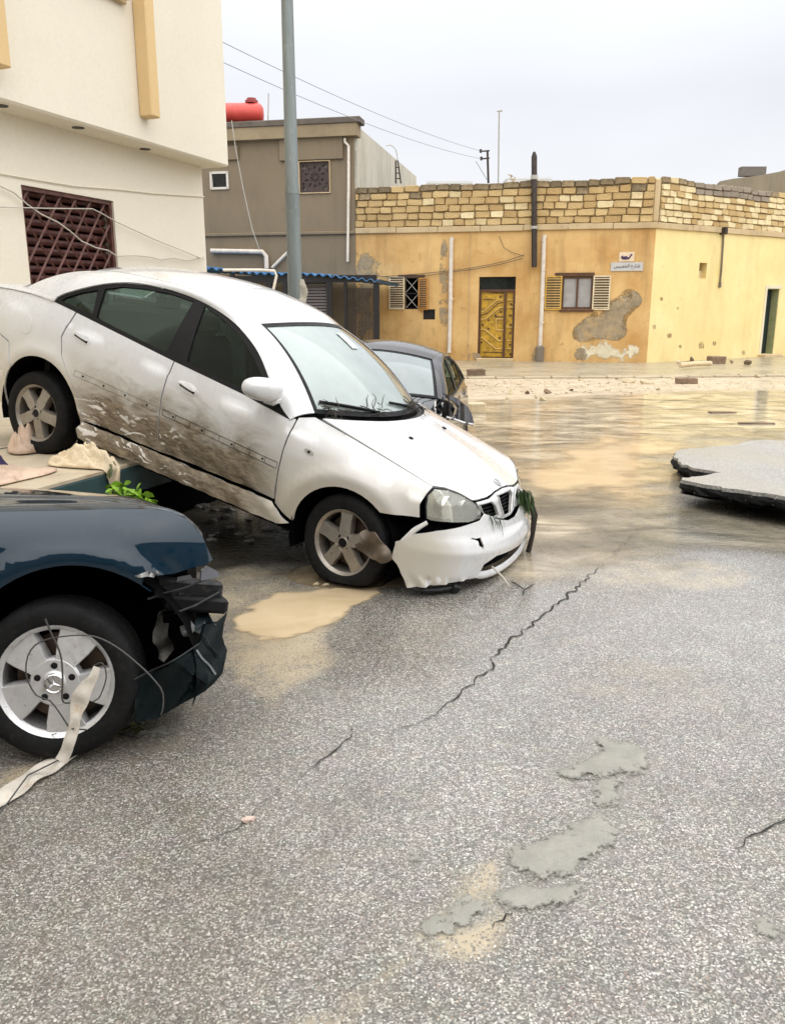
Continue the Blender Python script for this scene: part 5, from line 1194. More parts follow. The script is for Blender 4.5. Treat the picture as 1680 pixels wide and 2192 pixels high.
for (x0, y0, x1, y1, sd) in ((942, 520, 960, 700, 11), (972, 730, 955, 745, 12), (1140, 740, 1160, 775, 13), (1000, 755, 1030, 775, 14)):
    skin(FR, [(x0, y0), (x1, y0 + 2), (x1 + 3, y1), (x0 - 3, y1)], MAT_CEMENT, .003, .04, sd)
for i, (x, y, r_) in enumerate(((1400, 700, 5), (1432, 718, 6), (1500, 740, 8), (1528, 735, 5), (1455, 742, 4), (1415, 640, 4), (1590, 755, 5), (1450, 660, 3))):
    skin(SD, [(x + r_ * math.cos(a) * .8, y + r_ * math.sin(a)) for a in np.linspace(0, 2 * PI, 7, endpoint=False)], MAT_CORNICE, .004, .05, 30 + i)
# pipes, iron pole, scupper
def pipe(W, L, r_, mat, parent, name='downpipe', o=.07, n=10): mb = MB(); mb.tube([W.at(*W.px(x, y, o), o) for x, y in L], r_, n); return mb.build(name, mat, parent, True)
dp = pipe(FR, [(968, 508), (966, 515), (964, 640), (961, 755)], .066, MAT_PVC, ochre); dp2 = pipe(FR, [(1166, 503), (1164, 512), (1160, 640), (1155, 748)], .066, MAT_PVC, ochre)
mb = MB(); FR.box(mb, FR.px(1155, 760)[0], .28, .07, .26, .56, .22, bev=.06); mb.build('pipe_shoe', MAT_CEMENT, ochre)
for W, L in ((FR, (965, 640)), (FR, (1159, 690)), (FR, (1163, 540))):
    mb = MB(); s, z = W.px(*L, .07); mb.lathe([(.074, -.03), (.074, .03)], 12, 'Z', W.at(s, z, .07)); mb.build('pipe_collar', MAT_PVC, dp if L[0] < 1000 else dp2, True)
ip = pipe(FR, [(1143, 325), (1143, 335), (1143, 450), (1143, 572)], [.035, .085, .085, .085], MAT_IRON, ochre, 'iron_pole', .16)
mb = MB(); s, z = FR.px(1143, 380, .16); mb.lathe([(.11, -.06), (.11, .06)], 12, 'Z', FR.at(s, z, .16)); s, z = FR.px(1143, 487, .16); mb.lathe([(.10, -.04), (.10, .04)], 12, 'Z', FR.at(s, z, .16)); mb.build('pole_strap', MAT_CABLE, ip, True)
pipe(SD, [(1548, 497), (1547, 520), (1543, 580), (1540, 610)], .028, MAT_CEMENT, ochre, 'conduit', .04); mb = MB(); s, z = SD.px(1548, 494, .1); SD.box(mb, s, z, .1, .14, .22, .24, bev=.02); mb.build('rain_scupper', MAT_IRON, ochre)
mb = MB(); s, z = SD.px(1540, 610, .03); SD.box(mb, s, z, .03, .10, .16, .06, bev=.01); mb.build('junction_box', MAT_CEMENT, ochre)
mb = MB(); mb.box(SD.at((niche[0][0] + niche[1][0]) / 2 + .15, (niche[0][1] + niche[1][1]) / 2 - .15, -.22), (.30, .12, .30), (0, .2, SD.rot()), bev=.03); mb.build('niche_stone', MAT_STONEPALE, ochre)
# front door: carved leaf, narrow leaf, transom
MAT_DOOR = simple('mustard_carved_wood', (.43, .25, .018), .5, var=.45, vs_=7, dirt=(.13, .06, .01), bump=.25, bs=30)
MAT_DOORFR = simple('dark_red_brown_wood', (.085, .035, .014), .5, var=.3, vs_=6)
MAT_DOORHI = simple('worn_gold_moulding', (.52, .34, .09), .45, var=.25, vs_=9)
mb = MB(); zt_ = FR.px(1060, 622)[1]
FR.box(mb, (dl + dr) / 2, (dt + zt_) / 2 + .02, -.20, dl - dr, dt - zt_ - .04, .03); tr = mb.build('transom_pane', simple('dark_transom_glass', (.012, .018, .017), .15, var=.4, vs_=2), ochre)
dk = lambda p: ((p[0] * 140 / 1279 + 1060) * .94382, (p[1] * 240 / 2192 + 600) * .94382)
def dpx(p, o=-.1): return FR.px(*dk(p), o)
sm = dpx((765, 1200))[0]; mb = MB()
for s in (dr + .035, dl - .035, sm): FR.box(mb, s, (db + zt_) / 2, -.13, .07, zt_ - db, .07)
FR.box(mb, (dl + dr) / 2, zt_, -.128, dl - dr, .08, .078); df = mb.build('door_frame', MAT_DOORFR, ochre)
mb = MB(); FR.box(mb, (dl + sm) / 2, (db + zt_) / 2, -.17, dl - sm - .06, zt_ - db - .06, .04); dleaf = mb.build('door_leaf', MAT_DOOR, ochre)
mb = MB(); FR.box(mb, (dr + sm) / 2, (db + zt_) / 2, -.17, sm - dr - .06, zt_ - db - .06, .04); dleaf2 = mb.build('door_leaf', MAT_DOOR, ochre)
for L in ([(240, 985), (320, 985), (610, 740), (740, 735)], [(235, 1135), (360, 1135), (670, 890), (740, 890)], [(240, 1345), (360, 1350), (640, 1585), (720, 1585)], [(240, 1515), (300, 1515), (580, 1745), (720, 1745)],
          [(585, 1130), (735, 1130)], [(585, 1360), (735, 1360)], [(590, 1130), (590, 1360)], [(340, 720), (520, 720)], [(500, 590), (740, 590)], [(340, 1815), (720, 1815)], [(260, 1060), (400, 1010), (640, 800), (735, 780)], [(560, 1080), (735, 1080)]):
    big = len(L) == 4 and L[0][0] < 250 or len(L) == 2 and 1100 < L[0][1] < 1400
    mb = MB(); mb.tube([FR.at(*dpx(p, -.14), -.14) for p in L], .022 if big else .014, 6); mb.build('door_moulding', MAT_DOORHI if big else MAT_DOORFR, dleaf, True)
for y in (735, 885, 1300, 1580, 1745): mb = MB(); mb.tube([FR.at(*dpx((x, y), -.14), -.14) for x in (815, 955)], .018, 6); mb.build('door_moulding', MAT_DOORHI, dleaf2, True)
for x, y in ((885, 1060), (885, 1245), (885, 1420), (880, 1660), (880, 1860), (900, 820), (315, 1245), (435, 1150), (430, 1330), (660, 1520), (290, 1610), (680, 660), (580, 1060), (690, 980)):
    mb = MB(); mb.lathe([(.0005, .02), (.03, .012), (.036, 0)], 8, 'Z'); o = mb.build('door_stud', MAT_DOORFR, dleaf2 if x > 780 else dleaf, True); o.location = FR.at(*dpx((x, y), -.145), -.145); o.rotation_euler = (PI / 2, 0, FR.rot() + PI)
mb = MB(); FR.box(mb, (dl + dr) / 2, .07, .06, dl - dr + .02, .14, .30, bev=.02); mb.build('door_step', MAT_CORNICE, ochre)
# windows with slatted shutters
MAT_SHUTW = simple('worn_cream_slats', (.66, .56, .38), .55, var=.2, vs_=6, dirt=(.35, .22, .08)); MAT_SHUTY = simple('yellow_slats', (.55, .33, .045), .5, var=.3, vs_=6, dirt=(.70, .60, .42)); MAT_SHUTO = simple('orange_slats', (.45, .20, .03), .5, var=.3, vs_=6, dirt=(.6, .42, .2))
MAT_SHUTB = simple('dark_shutter_back', (.10, .06, .025), .7)
def shutter(parent, s0, s1, z0, z1, mat, n=13, ang=0.0, hinge=0):
    """slatted leaf; ang swings it out from the wall about its hinge side"""
    w = abs(s1 - s0); g = link('shutter', None, parent, FR.at(hinge, 0, .03), (0, 0, FR.rot() + ang)); sg = 1 if (s0 + s1) / 2 > hinge else -1
    off = min(abs(s0 - hinge), abs(s1 - hinge)); mb = MB(); yy = -.0
    for x in (off + .02, off + w - .02): mb.box((sg * x, yy, (z0 + z1) / 2), (.04, .035, z1 - z0))
    for z in (z0 + .02, z1 - .02): mb.box((sg * (off + w / 2), yy, z), (w - .08, .034, .04))
    mb.box((sg * (off + w / 2), yy + .012 * (1 if True else 1), (z0 + z1) / 2), (w - .06, .006, z1 - z0 - .06), mi=1); mb.build('shutter_frame', [mat, MAT_SHUTB], g)
    sm_ = MB().box((0, 0, 0), (w - .07, .026, (z1 - z0 - .08) / n * .66), (.5, 0, 0)).mesh('slat', mat)
    for i in range(n): link('slat', sm_, g, (sg * (off + w / 2), yy, z0 + .04 + (i + .5) * (z1 - z0 - .08) / n))
    return g
# FR.s grows to the left of the picture
mb = MB(); FR.box(mb, (wa0[0] + wa1[0]) / 2, (wa0[1] + wa1[1]) / 2, -.24, wa1[0] - wa0[0] + .1, wa1[1] - wa0[1] + .1, .03); winA = mb.build('window', MAT_LINER, ochre)
mb = MB()
for t in (.0, 1.0): 
    FR.box(mb, wa0[0] + t * (wa1[0] - wa0[0]), (wa0[1] + wa1[1]) / 2, -.05, .035, wa1[1] - wa0[1], .05)
for t in (.02, .5, .98): FR.box(mb, (wa0[0] + wa1[0]) / 2, wa0[1] + t * (wa1[1] - wa0[1]), -.052, wa1[0] - wa0[0] - .035, .03, .045)
mb.build('window_frame', MAT_BLACKIRON, winA)
for z0, z1 in ((wa0[1], (wa0[1] + wa1[1]) / 2), ((wa0[1] + wa1[1]) / 2, wa1[1])):
    for a, b in ((0, 1), (1, 0)): mb = MB(); mb.tube([FR.at(wa0[0] + a * (wa1[0] - wa0[0]), z0, -.03 - .012 * a), FR.at(wa0[0] + b * (wa1[0] - wa0[0]), z1, -.03 - .012 * a)], .010, 5); mb.build('grille_bar', MAT_CABLE, winA)
sA = FR.px(833, 630)[0]; shutter(winA, wa1[0], sA, wa0[1], wa1[1] + .03, MAT_SHUTW, 13, 0, wa1[0]); sB = FR.px(918, 630)[0]; shutter(winA, sB, wa0[0], wa0[1] - .02, wa1[1] - .02, MAT_SHUTO, 13, rad(-20), wa0[0])
mb = MB(); FR.box(mb, (wa0[0] + wa1[0]) / 2, wa1[1] + .05, .01, wa1[0] - wa0[0] + .4, .07, .06); mb.build('window_head', MAT_DOORFR, winA)
mb = MB(); FR.box(mb, (wb0[0] + wb1[0]) / 2, (wb0[1] + wb1[1]) / 2, -.24, wb1[0] - wb0[0] + .1, wb1[1] - wb0[1] + .1, .03); winB = mb.build('window', MAT_LINER, ochre)
mid = (wb0[0] + wb1[0]) / 2; mb = MB()
for s in (wb0[0] + .03, wb1[0] - .03, mid): FR.box(mb, s, (wb0[1] + wb1[1]) / 2, -.06, .06, wb1[1] - wb0[1], .06)
for z in (wb0[1] + .03, wb1[1] - .04): FR.box(mb, mid, z, -.062, wb1[0] - wb0[0], .07, .056)
mb.build('window_frame', MAT_DOORFR, winB)
MAT_FROST = simple('papered_grey_pane', (.34, .33, .32), .35, var=.15, vs_=4)
for a, b in ((wb0[0], mid), (mid, wb1[0])): mb = MB(); FR.box(mb, (a + b) / 2, (wb0[1] + wb1[1]) / 2, -.08, b - a - .06, wb1[1] - wb0[1] - .08, .012); mb.build('pane', MAT_FROST, winB)
sC = FR.px(1166, 630)[0]; shutter(winB, wb1[0], sC, wb0[1] - .02, wb1[1], MAT_SHUTY, 12, 0, wb1[0]); sD_ = FR.px(1305, 630)[0]; shutter(winB, sD_, wb0[0], wb0[1] - .02, wb1[1], MAT_SHUTW, 12, 0, wb0[0])
mb = MB(); FR.box(mb, mid + .1, wb1[1] + .05, .01, wb1[0] - wb0[0] + .25, .08, .06); FR.box(mb, mid, wb0[1] - .04, .01, wb1[0] - wb0[0] + .1, .07, .08); mb.build('window_head', MAT_DOORFR, winB)
mb = MB(); FR.box(mb, (vent[0][0] + vent[1][0]) / 2, (vent[0][1] + vent[1][1]) / 2, -.10, vent[1][0] - vent[0][0], vent[1][1] - vent[0][1], .02); mb.build('vent_plate', MAT_BLACKIRON, ochre)
# side door: dark opening with a green reveal
mb = MB(); SD.box(mb, sd1[0] - .012, (sd0[1] + sd1[1]) / 2, -.155, .02, sd1[1] - sd0[1], .28); SD.box(mb, (sd0[0] + sd1[0]) / 2, sd1[1] - .012, -.155, sd1[0] - sd0[0] - .03, .02, .28); mb.build('door_reveal', simple('sage_green_paint', (.30, .32, .17), .6, var=.15), ochre)
mb = MB(); SD.box(mb, (sd0[0] + sd1[0]) / 2, (sd0[1] + sd1[1]) / 2, -.285, sd1[0] - sd0[0] - .03, sd1[1] - sd0[1] - .03, .03); sdoor_o = mb.build('side_door', simple('dark_green_door', (.012, .022, .024), .4, var=.3), ochre)
mb = MB(); SD.box(mb, (sd0[0] + sd1[0]) / 2, .07, .1, sd1[0] - sd0[0] + .3, .14, .36, bev=.02); mb.build('door_step', MAT_CORNICE, ochre)
for a, b, c_ in ((sd0[0] - .06, sd1[1] + .05, 1),):
    mb = MB(); SD.box(mb, (sd0[0] + sd1[0]) / 2, sd1[1] + .05, .004, sd1[0] - sd0[0] + .24, .10, .02); SD.box(mb, sd0[0] - .06, (sd0[1] + sd1[1]) / 2, .004, .12, sd1[1] - sd0[1], .02); mb.build('door_surround', MAT_LIMEWASH, ochre)
settle(ochre)

# ------------------------------------------------------------------ brown two-storey house
BR = Wall(tuple(FR.at(SL, 0, .04)[:2]), -78.2, 1); BR.d = FR.d; BR.n = FR.n
brown = thing('house', 'brown cement two-storey house with flat roof and red tank', 'house', tuple(FR.at(SL + 4, 0)))
brown['label'] = 'brown cement two-storey house with projecting roof cornice'
zp = BR.px(700, 255)[1]; zc1 = BR.px(700, 295)[1]; BLn = 17.0; zl = BR.px(640, 500)[1]
s1 = span(BR.poly([(452, 406), (489, 367)])); s2 = span(BR.poly([(643, 413), (705, 345)]))
BR.panel('front_wall', [[(0, 0), (BLn, 0), (BLn, zc1), (0, zc1)], rect(*s1), rect(*s2)], MAT_BROWN, brown, .3)
bc = BR.at(0, 0); BS = Wall(bc[:2], 11.8, 1)
slab('house_body', [BR.at(.02, 0, -.31), BR.at(BLn, 0, -.31), BR.at(BLn, 0, -10.7), BR.at(.02, 0, -10.7)], 0, zc1 - .1, MAT_LINER, brown)
slab('side_wall', [BR.at(-.0, 0, -.02), BR.at(.25, 0, -.02), BR.at(.25, 0, -10.9), BR.at(-.0, 0, -10.9)], 0.02, zp - .15, MAT_PALEWALL, brown)
mb = MB(); BR.box(mb, BLn / 2 - .10, zp - .09, -.05, BLn + .3, .18, .62, bev=.02); mb.build('roof_edge', simple('dark_cement', (.12, .10, .08), .8, var=.3, vs_=2, bump=.3), brown)
mb = MB(); BR.box(mb, BLn / 2 - .06, (zp - .18 + zc1) / 2, -.04, BLn + .16, zp - .18 - zc1, .52); mb.build('cornice_band', plaster('tan_brown_band', (.22, .165, .10), (.34, .27, .165), (.12, .09, .06), .5, .2), brown)
mb = MB(); BR.box(mb, BLn / 2, zl, .03, BLn, .10, .10, bev=.02); mb.build('string_course', MAT_BROWN, brown)
a = span(BR.poly([(600, 338), (735, 322)])); mb = MB(); BR.box(mb, (a[0][0] + a[1][0]) / 2, (a[0][1] + a[1][1]) / 2 + .2, .04, a[1][0] - a[0][0], .75, .10, bev=.01); mb.build('lintel_beam', MAT_BROWN, brown)
a = span(BR.poly([(440, 345), (511, 312)])); mb = MB(); BR.box(mb, (a[0][0] + a[1][0]) / 2 + .4, (a[0][1] + a[1][1]) / 2, .04, a[1][0] - a[0][0] + .8, a[1][1] - a[0][1], .10, bev=.01); mb.build('lintel_beam', MAT_BROWN, brown)
# small top-hung window
mb = MB(); BR.box(mb, (s1[0][0] + s1[1][0]) / 2, (s1[0][1] + s1[1][1]) / 2, -.2, s1[1][0] - s1[0][0] + .1, s1[1][1] - s1[0][1] + .1, .02); w1 = mb.build('window', MAT_LINER, brown); mb = MB()
MAT_WFRAME = simple('white_window_frame', (.62, .58, .52), .4, var=.1)
for s in (s1[0][0] + .03, s1[1][0] - .03): BR.box(mb, s, (s1[0][1] + s1[1][1]) / 2, .0, .07, s1[1][1] - s1[0][1], .10)
for z in (s1[0][1] + .03, s1[1][1] - .03): BR.box(mb, (s1[0][0] + s1[1][0]) / 2, z, .0, s1[1][0] - s1[0][0] - .07, .07, .10)
mb.build('window_frame', MAT_WFRAME, w1)
mb = MB(); mb.box(BR.at((s1[0][0] + s1[1][0]) / 2, (s1[0][1] + s1[1][1]) / 2, -.06), (s1[1][0] - s1[0][0] - .1, .02, s1[1][1] - s1[0][1] - .1), (-.25, 0, BR.rot())); mb.build('pane', simple('dark_pane', (.02, .02, .02), .1, var=.3), w1)
# lattice window with a rosette pattern
cs, cz = (s2[0][0] + s2[1][0]) / 2, (s2[0][1] + s2[1][1]) / 2; hw = (s2[1][0] - s2[0][0]) / 2; hh = (s2[1][1] - s2[0][1]) / 2
holes = []
def petal(r0, r1, a, w): 
    rm = (r0 + r1) / 2; L = []
    for r_, t_ in ((r0, 0), (rm - (r1 - r0) * .15, w), (rm + (r1 - r0) * .2, w), (r1, 0), (rm + (r1 - r0) * .2, -w), (rm - (r1 - r0) * .15, -w)): L.append((cs + r_ * math.cos(a) - t_ * math.sin(a), cz + r_ * math.sin(a) + t_ * math.cos(a)))
    return L
for i in range(10): holes += [petal(.05, .17, 2 * PI * i / 10, .018), petal(.20, .36, 2 * PI * (i + .5) / 10, .040)]
for i in range(14):
    a = 2 * PI * i / 14; L = petal(.385, .47, a, .035)
    if all(abs(p[0] - cs) < hw - .05 and abs(p[1] - cz) < hh - .05 for p in L): holes.append(L)
for sx_ in (-1, 1):
    for sz_ in (-1, 1):
        cx_, cz_ = cs + sx_ * (hw - .14), cz + sz_ * (hh - .14); holes.append([(cx_ + .07 * math.cos(a), cz_ + .07 * math.sin(a)) for a in np.linspace(0, 2 * PI, 8, endpoint=False)])
lw = BR.panel('lattice_window', [rect((s2[0][0], s2[0][1]), s2[1])] + holes, simple('dark_lattice', (.05, .03, .026), .6, var=.3, vs_=6), brown, .05, -.03, .15, .2)
mb = MB(); BR.box(mb, cs, cz, -.16, hw * 2, hh * 2, .02); mb.build('pane', simple('painted_backlight', (.50, .47, .43), .6, var=.2, vs_=5), lw)  # pale backing colour stands in for light behind the lattice
mb = MB()
for s in (s2[0][0] - .015, s2[1][0] + .015): BR.box(mb, s, cz, .01, .03, 2 * hh + .06, .08)
for z in (s2[0][1] - .015, s2[1][1] + .015): BR.box(mb, cs, z, .01, 2 * hw, .03, .08)
mb.build('window_frame', MAT_CORNICE, lw)
pipe(BR, [(738, 296), (738, 304), (746, 312), (746, 400), (745, 480), (744, 560)], .045, MAT_PVC, brown, 'downpipe', .1); pipe(BR, [(452, 537), (520, 538), (562, 539), (570, 548), (571, 575)], .075, MAT_PVC, brown, 'drain_pipe', .12); pipe(BR, [(583, 573), (600, 556), (616, 540)], .05, MAT_PVC, brown, 'drain_pipe', .1)
pipe(BR, [(496, 258), (505, 320), (520, 400), (540, 490), (556, 536)], .014, MAT_CABLE, brown, 'hanging_cable', .45)
settle(brown)
# red water tank on its roof
tk = thing('water_tank', 'red plastic water tank on the brown house roof', 'tank', tuple(on_y(530, 258, 30.5)))
c = np.array(on_y(505, 243, 30.5)); r_ = .33; prof = [(.001, -1.3), (r_ * .6, -1.28), (r_ * .92, -1.2), (r_, -1.1), (r_, .75), (r_ * .92, .85), (r_ * .6, .93), (.001, .95)]
MAT_TANK = simple('faded_red_plastic', (.60, .07, .055), .4, var=.15, vs_=3); mb = MB(); mb.lathe(prof, 28, 'X', tuple(c)); mb.build('tank_body', MAT_TANK, tk, True)
mb = MB(); mb.lathe([(.22, 0), (.22, .09), (.16, .12), (.16, .16), (.001, .17)], 18, 'Z', (c[0] + .55, c[1], c[2] + r_ - .02)); mb.build('tank_lid', simple('dark_red_plastic', (.28, .03, .03), .4), tk, True)
for dx in (-.6, .5): mb = MB(); mb.box((c[0] + dx, c[1], c[2] - r_ - .1), (.12, .6, .3)); mb.build('tank_cradle', MAT_IRON, tk)
settle(tk)
slab_z = zp - .18
# ------------------------------------------------------------------ lean-to carport in front of the brown house
CP = Wall(tuple(FR.at(SL - .55, 0, 3.1)[:2]), -78.2, 1); CP.d = FR.d; CP.n = FR.n
carport = thing('carport', 'carport with blue corrugated roof and black mesh panels', 'carport', CP.at(3, 0))
MAT_BLUE = simple('blue_corrugated_sheet', (.035, .14, .32), .5, .0, var=.3, vs_=2, dirt=(.20, .28, .36))
r0 = CP.px(815, 598); r1 = CP.px(440, 574); n = 240; P = []
for i in range(n + 1):
    t = i / n; s = r0[0] + (r1[0] + 3 - r0[0]) * t; z = r0[1] + (r1[1] - r0[1]) * t * (r1[0] + 3 - r0[0]) / (r1[0] - r0[0]) + .035 * math.sin(s * 2 * PI / .25) + .03 * math.sin(s * 1.7)
    P.append([CP.at(s, z, .15 + .05 * math.sin(s * 3.3)), CP.at(s, z - .03, -1.5), CP.at(s, z - .06, -2.95)])
mb = MB(); P = np.array(P); mb.grid(P); mb.grid(P - np.array([0, 0, .012]), flip=True); mb.add([p for q_ in P for p in (q_[0], q_[0] - np.array([0, 0, .03]))], [(2 * i, 2 * i + 1, 2 * i + 3, 2 * i + 2) for i in range(n)]); mb.build('roof_sheet', MAT_BLUE, carport, True, 80)
zr = lambda s: r0[1] + (r1[1] - r0[1]) * (s - r0[0]) / (r1[0] - r0[0]) - .10
for x, wd in ((806, .16), (740, .09), (706, .16), (612, .14), (578, .18), (500, .12)):
    s = CP.px(x, 650)[0]; mb = MB(); CP.box(mb, s, zr(s) / 2, 0, wd, zr(s), .10); mb.build('post', MAT_BLACKIRON, carport)
sa, sb = CP.px(806, 650)[0], CP.px(460, 650)[0]; mb = MB(); CP.box(mb, (sa + sb) / 2, zr((sa + sb) / 2) - .05, .002, sb - sa, .20, .09); mb.build('front_beam', MAT_BLACKIRON, carport)
mb = MB(); CP.box(mb, (sa + sb) / 2, .30, .0, sb - sa, .08, .08); mb.build('bottom_rail', MAT_BLACKIRON, carport)
for (xa, xb) in ((740, 800), ):
    s0, s1_ = CP.px(xb, 650)[0], CP.px(xa, 650)[0]; zt0 = zr(s0) - .15; mb = MB(); stp = .085
    for sg in (1, -1):
        i = -60
        while i < 90:
            c0 = s0 + i * stp; i += 1; L = []
            for t in (0, 1):
                pass
            a_, b_ = (s0, .34 + sg * (s0 - c0) * .62), (s1_, .34 + sg * (s1_ - c0) * .62)
            def clip(p, q_):
                (x0, y0), (x1, y1) = p, q_
                if y0 > y1: (x0, y0), (x1, y1) = (x1, y1), (x0, y0)
                if y1 < .34 or y0 > zt0 or y1 - y0 < 1e-6: return None
                t0, t1 = max(0, (.34 - y0) / (y1 - y0)), min(1, (zt0 - y0) / (y1 - y0)); return (x0 + (x1 - x0) * t0, y0 + (y1 - y0) * t0), (x0 + (x1 - x0) * t1, y0 + (y1 - y0) * t1)
            cc = clip(a_, b_)
            if cc: mb.tube([CP.at(*cc[0], .01 * sg), CP.at(*cc[1], .01 * sg)], .011, 3, caps=False)
    tag(mb.build('mesh_panel', MAT_IRON, carport), kind='stuff')
# louvred screen behind the posts
s0, s1_ = CP.px(705, 650)[0], CP.px(615, 650)[0]; sl = MB(); CP.box(sl, 0, 0, 0, s1_ - s0, .05, .02)
MAT_LOUV = simple('grey_violet_louvre', (.085, .075, .085), .5, var=.2)
lm = MB().box((0, 0, 0), (s1_ - s0, .03, .05), (.4, 0, FR.rot() * 0)).mesh('louvre', MAT_LOUV)
for i in range(26): link('louvre', lm, carport, CP.at((s0 + s1_) / 2, .35 + i * .085, -.12), (0, 0, FR.rot()))
settle(carport)
# ------------------------------------------------------------------ pavement with kerb stones along the two fronts
KP = [on_z(940, 802, .10), on_z(1180, 801, .10), on_z(1400, 800, .10), on_z(1700, 797, .10), on_z(2300, 790, .10)]
MAT_PAVE = plaster('wet_concrete_pavement', (.27, .24, .175), (.42, .36, .255), (.17, .14, .09), .8, .1, .3, .5)
ring = [tuple(p) for p in KP] + [tuple(SD.at(40, .1, .0)), tuple(SD.at(0, .1, 0)), tuple(FR.at(30, .1, 0)), tuple(FR.at(30, .1, 4.2)), tuple(FR.at(6.6, .1, 4.2))]
pv = slab('pavement', ring, -.05, .05, MAT_PAVE, None); tag(pv, 'wet concrete pavement in front of the ochre house', kind='structure')
K = curve_pts([p for p in KP], 26); MAT_KERB = plaster('kerb_stone', (.36, .30, .205), (.46, .39, .275), (.22, .17, .1), .7, .1, .3)
for i in range(25):
    a, b = K[i], K[i + 1]; L = np.linalg.norm(b - a); mb = MB(); mb.box(((a + b) / 2)[:2].tolist() + [random.uniform(-.035, -.012)], (L - .03, .20, .15), (random.uniform(-.05, .05), random.uniform(-.02, .02), math.atan2(b[1] - a[1], b[0] - a[0])), bev=.02); mb.build('kerb_stone', MAT_KERB, pv)
# ------------------------------------------------------------------ houses further off
def far_house(label, xl, xr, yt, Y, mat, depth=9, rot=0.0, group=None):
    a, b = on_y(xl, yt, Y), on_y(xr, yt, Y); w = b[0] - a[0]; h = (a[2] + b[2]) / 2; cx = (a[0] + b[0]) / 2
    t = thing('house', label, 'house', (cx, Y + depth / 2, 0), (0, 0, rot), group); mb = MB(); mb.box((0, 0, h / 2), (w, depth, h)); mb.build('wall', mat, t)
    mb = MB(); mb.box((0, -depth / 2 + .1, h + .08), (w + .1, .25, .16)); mb.box((-w / 2 + .1, .15, h + .08), (.25, depth - .2, .16)); mb.box((w / 2 - .1, .15, h + .08), (.25, depth - .2, .16)); mb.build('parapet', mat, t)
    return t
MAT_FARPALE = plaster('haze_pale_render', (.62, .62, .60), (.68, .68, .66), (.5, .5, .48), .2, .1, .1); MAT_FAROLIVE = plaster('far_olive_cement', (.20, .165, .11), (.26, .215, .145), (.12, .1, .07), .4, .4, .2)  # the pale render carries the distance haze in its colour
far_house('pale flat-roofed house far off above the stone parapet', 915, 1010, 393, 60, MAT_FARPALE)
far_house('pale flat-roofed house far off beside the iron pole', 1085, 1180, 384, 75, MAT_FARPALE)
# olive house behind the right wing: its roof line climbs towards the right
oh = thing('house', 'olive cement house rising behind the stone parapet', 'house', tuple(on_y(1650, 700, 44) * np.array([1, 1, 0])))
p = [on_y(1540, 388, 40), on_y(1565, 383, 41), on_y(1620, 376, 42), on_y(1665, 368, 43), on_y(1700, 358, 44), on_y(1900, 340, 44)]
mb = MB(); v = []; 
for q_ in p: v += [(q_[0], q_[1], 0), tuple(q_), (q_[0] + 2, q_[1] + 9, q_[2]), (q_[0] + 2, q_[1] + 9, 0)]
n = len(p); f = []
for i in range(n - 1): f += [(4 * i + j, 4 * i + (j + 1) % 4, 4 * i + 4 + (j + 1) % 4, 4 * i + 4 + j)[::-1] for j in range(4)]
f += [(0, 1, 2, 3), (4 * n - 1, 4 * n - 2, 4 * n - 3, 4 * n - 4)]; mb.add(v, f); mb.build('wall', MAT_FAROLIVE, oh)
mb = MB(); c = on_y(1612, 372, 42.5); mb.box(tuple(c + np.array([0, .2, .12])), (1.2, .4, .42)); mb.build('roof_block', simple('far_dark_block', (.16, .14, .12), .9), oh); settle(oh)

# ------------------------------------------------------------------ unseen house added behind the camera for windows, paint and wet road to mirror
across = thing('house', 'unseen grey tan house added across the street only to be mirrored', 'house', (-1, -11, 0))
MAT_ACROSS = plaster('grey_tan_render', (.20, .17, .125), (.27, .23, .17), (.12, .10, .07), .4, .5, .2)
AC = Wall((-22, -8.0), 90, 1); AC.n = np.array([0, 1.0, 0])
hol = [rect((4 + 5 * i, 1.1), (5.6 + 5 * i, 2.4)) for i in range(7)] + [rect((4 + 5 * i, 4.2), (5.6 + 5 * i, 5.5)) for i in range(7)] + [rect((7.1, .05), (8.2, 2.3)), rect((22.1, .05), (23.2, 2.3))]
AC.panel('front_wall', [[(0, 0), (42, 0), (42, 7.0), (0, 7.0)]] + hol, MAT_ACROSS, across, .3)
slab('house_body', [(-22, -8.31), (20, -8.31), (20, -16), (-22, -16)], 0, 6.9, MAT_LINER, across)
for h_ in hol:
    (a_, b_), (c_2, d_2) = h_[0], h_[2]; q_ = MB(); AC.box(q_, (a_ + c_2) / 2, (b_ + d_2) / 2, -.16, c_2 - a_, d_2 - b_, .03); q_.build('door' if b_ < .5 else 'window', MAT_MAROON if b_ < .5 else simple('dark_window', (.02, .022, .024), .15), across)
q_ = MB(); AC.box(q_, 21, 7.0, .05, 42.4, .25, .5, bev=.03); q_.build('cornice', MAT_ACROSS, across)
settle(across)

# ================================================================== street lamp
pb = on_y(632, 640, 9.8); PX, PY = float(pb[0]), 9.8
lamp = thing('street_lamp', 'grey steel street lamp post standing behind the white car', 'street lamp', (PX, PY, 0))
k = NT('weathered_galvanised_steel'); tc = k.tc(); c = k.mix(k.rng(k.noise(k.map(tc, (3, 3, .5)), 3, 5, .6), .3, .7), (.155, .18, .175), (.25, .28, .275)); c = k.mix(k.rng(k.noise(tc, 9, 6, .7), .58, .72, 0, .6), c, (.36, .36, .33)); c = k.mix(k.rng(k.noise(k.map(tc, (5, 5, 1)), 4, 5, .7), .62, .72, 0, .5), c, (.14, .085, .05))
MAT_GALV = k.out(k.bsdf(c, .45, .3))
MB().tube([(0, 0, 0), (0, 0, .05), (0, 0, 2.9)], [.088, .086, .080], 20).build('lower_post', MAT_GALV, lamp, True)
MB().tube([(0, 0, 2.9), (0, 0, 3.0), (0, 0, 8.2)], [.083, .074, .045], 20).build('upper_post', MAT_GALV, lamp, True)
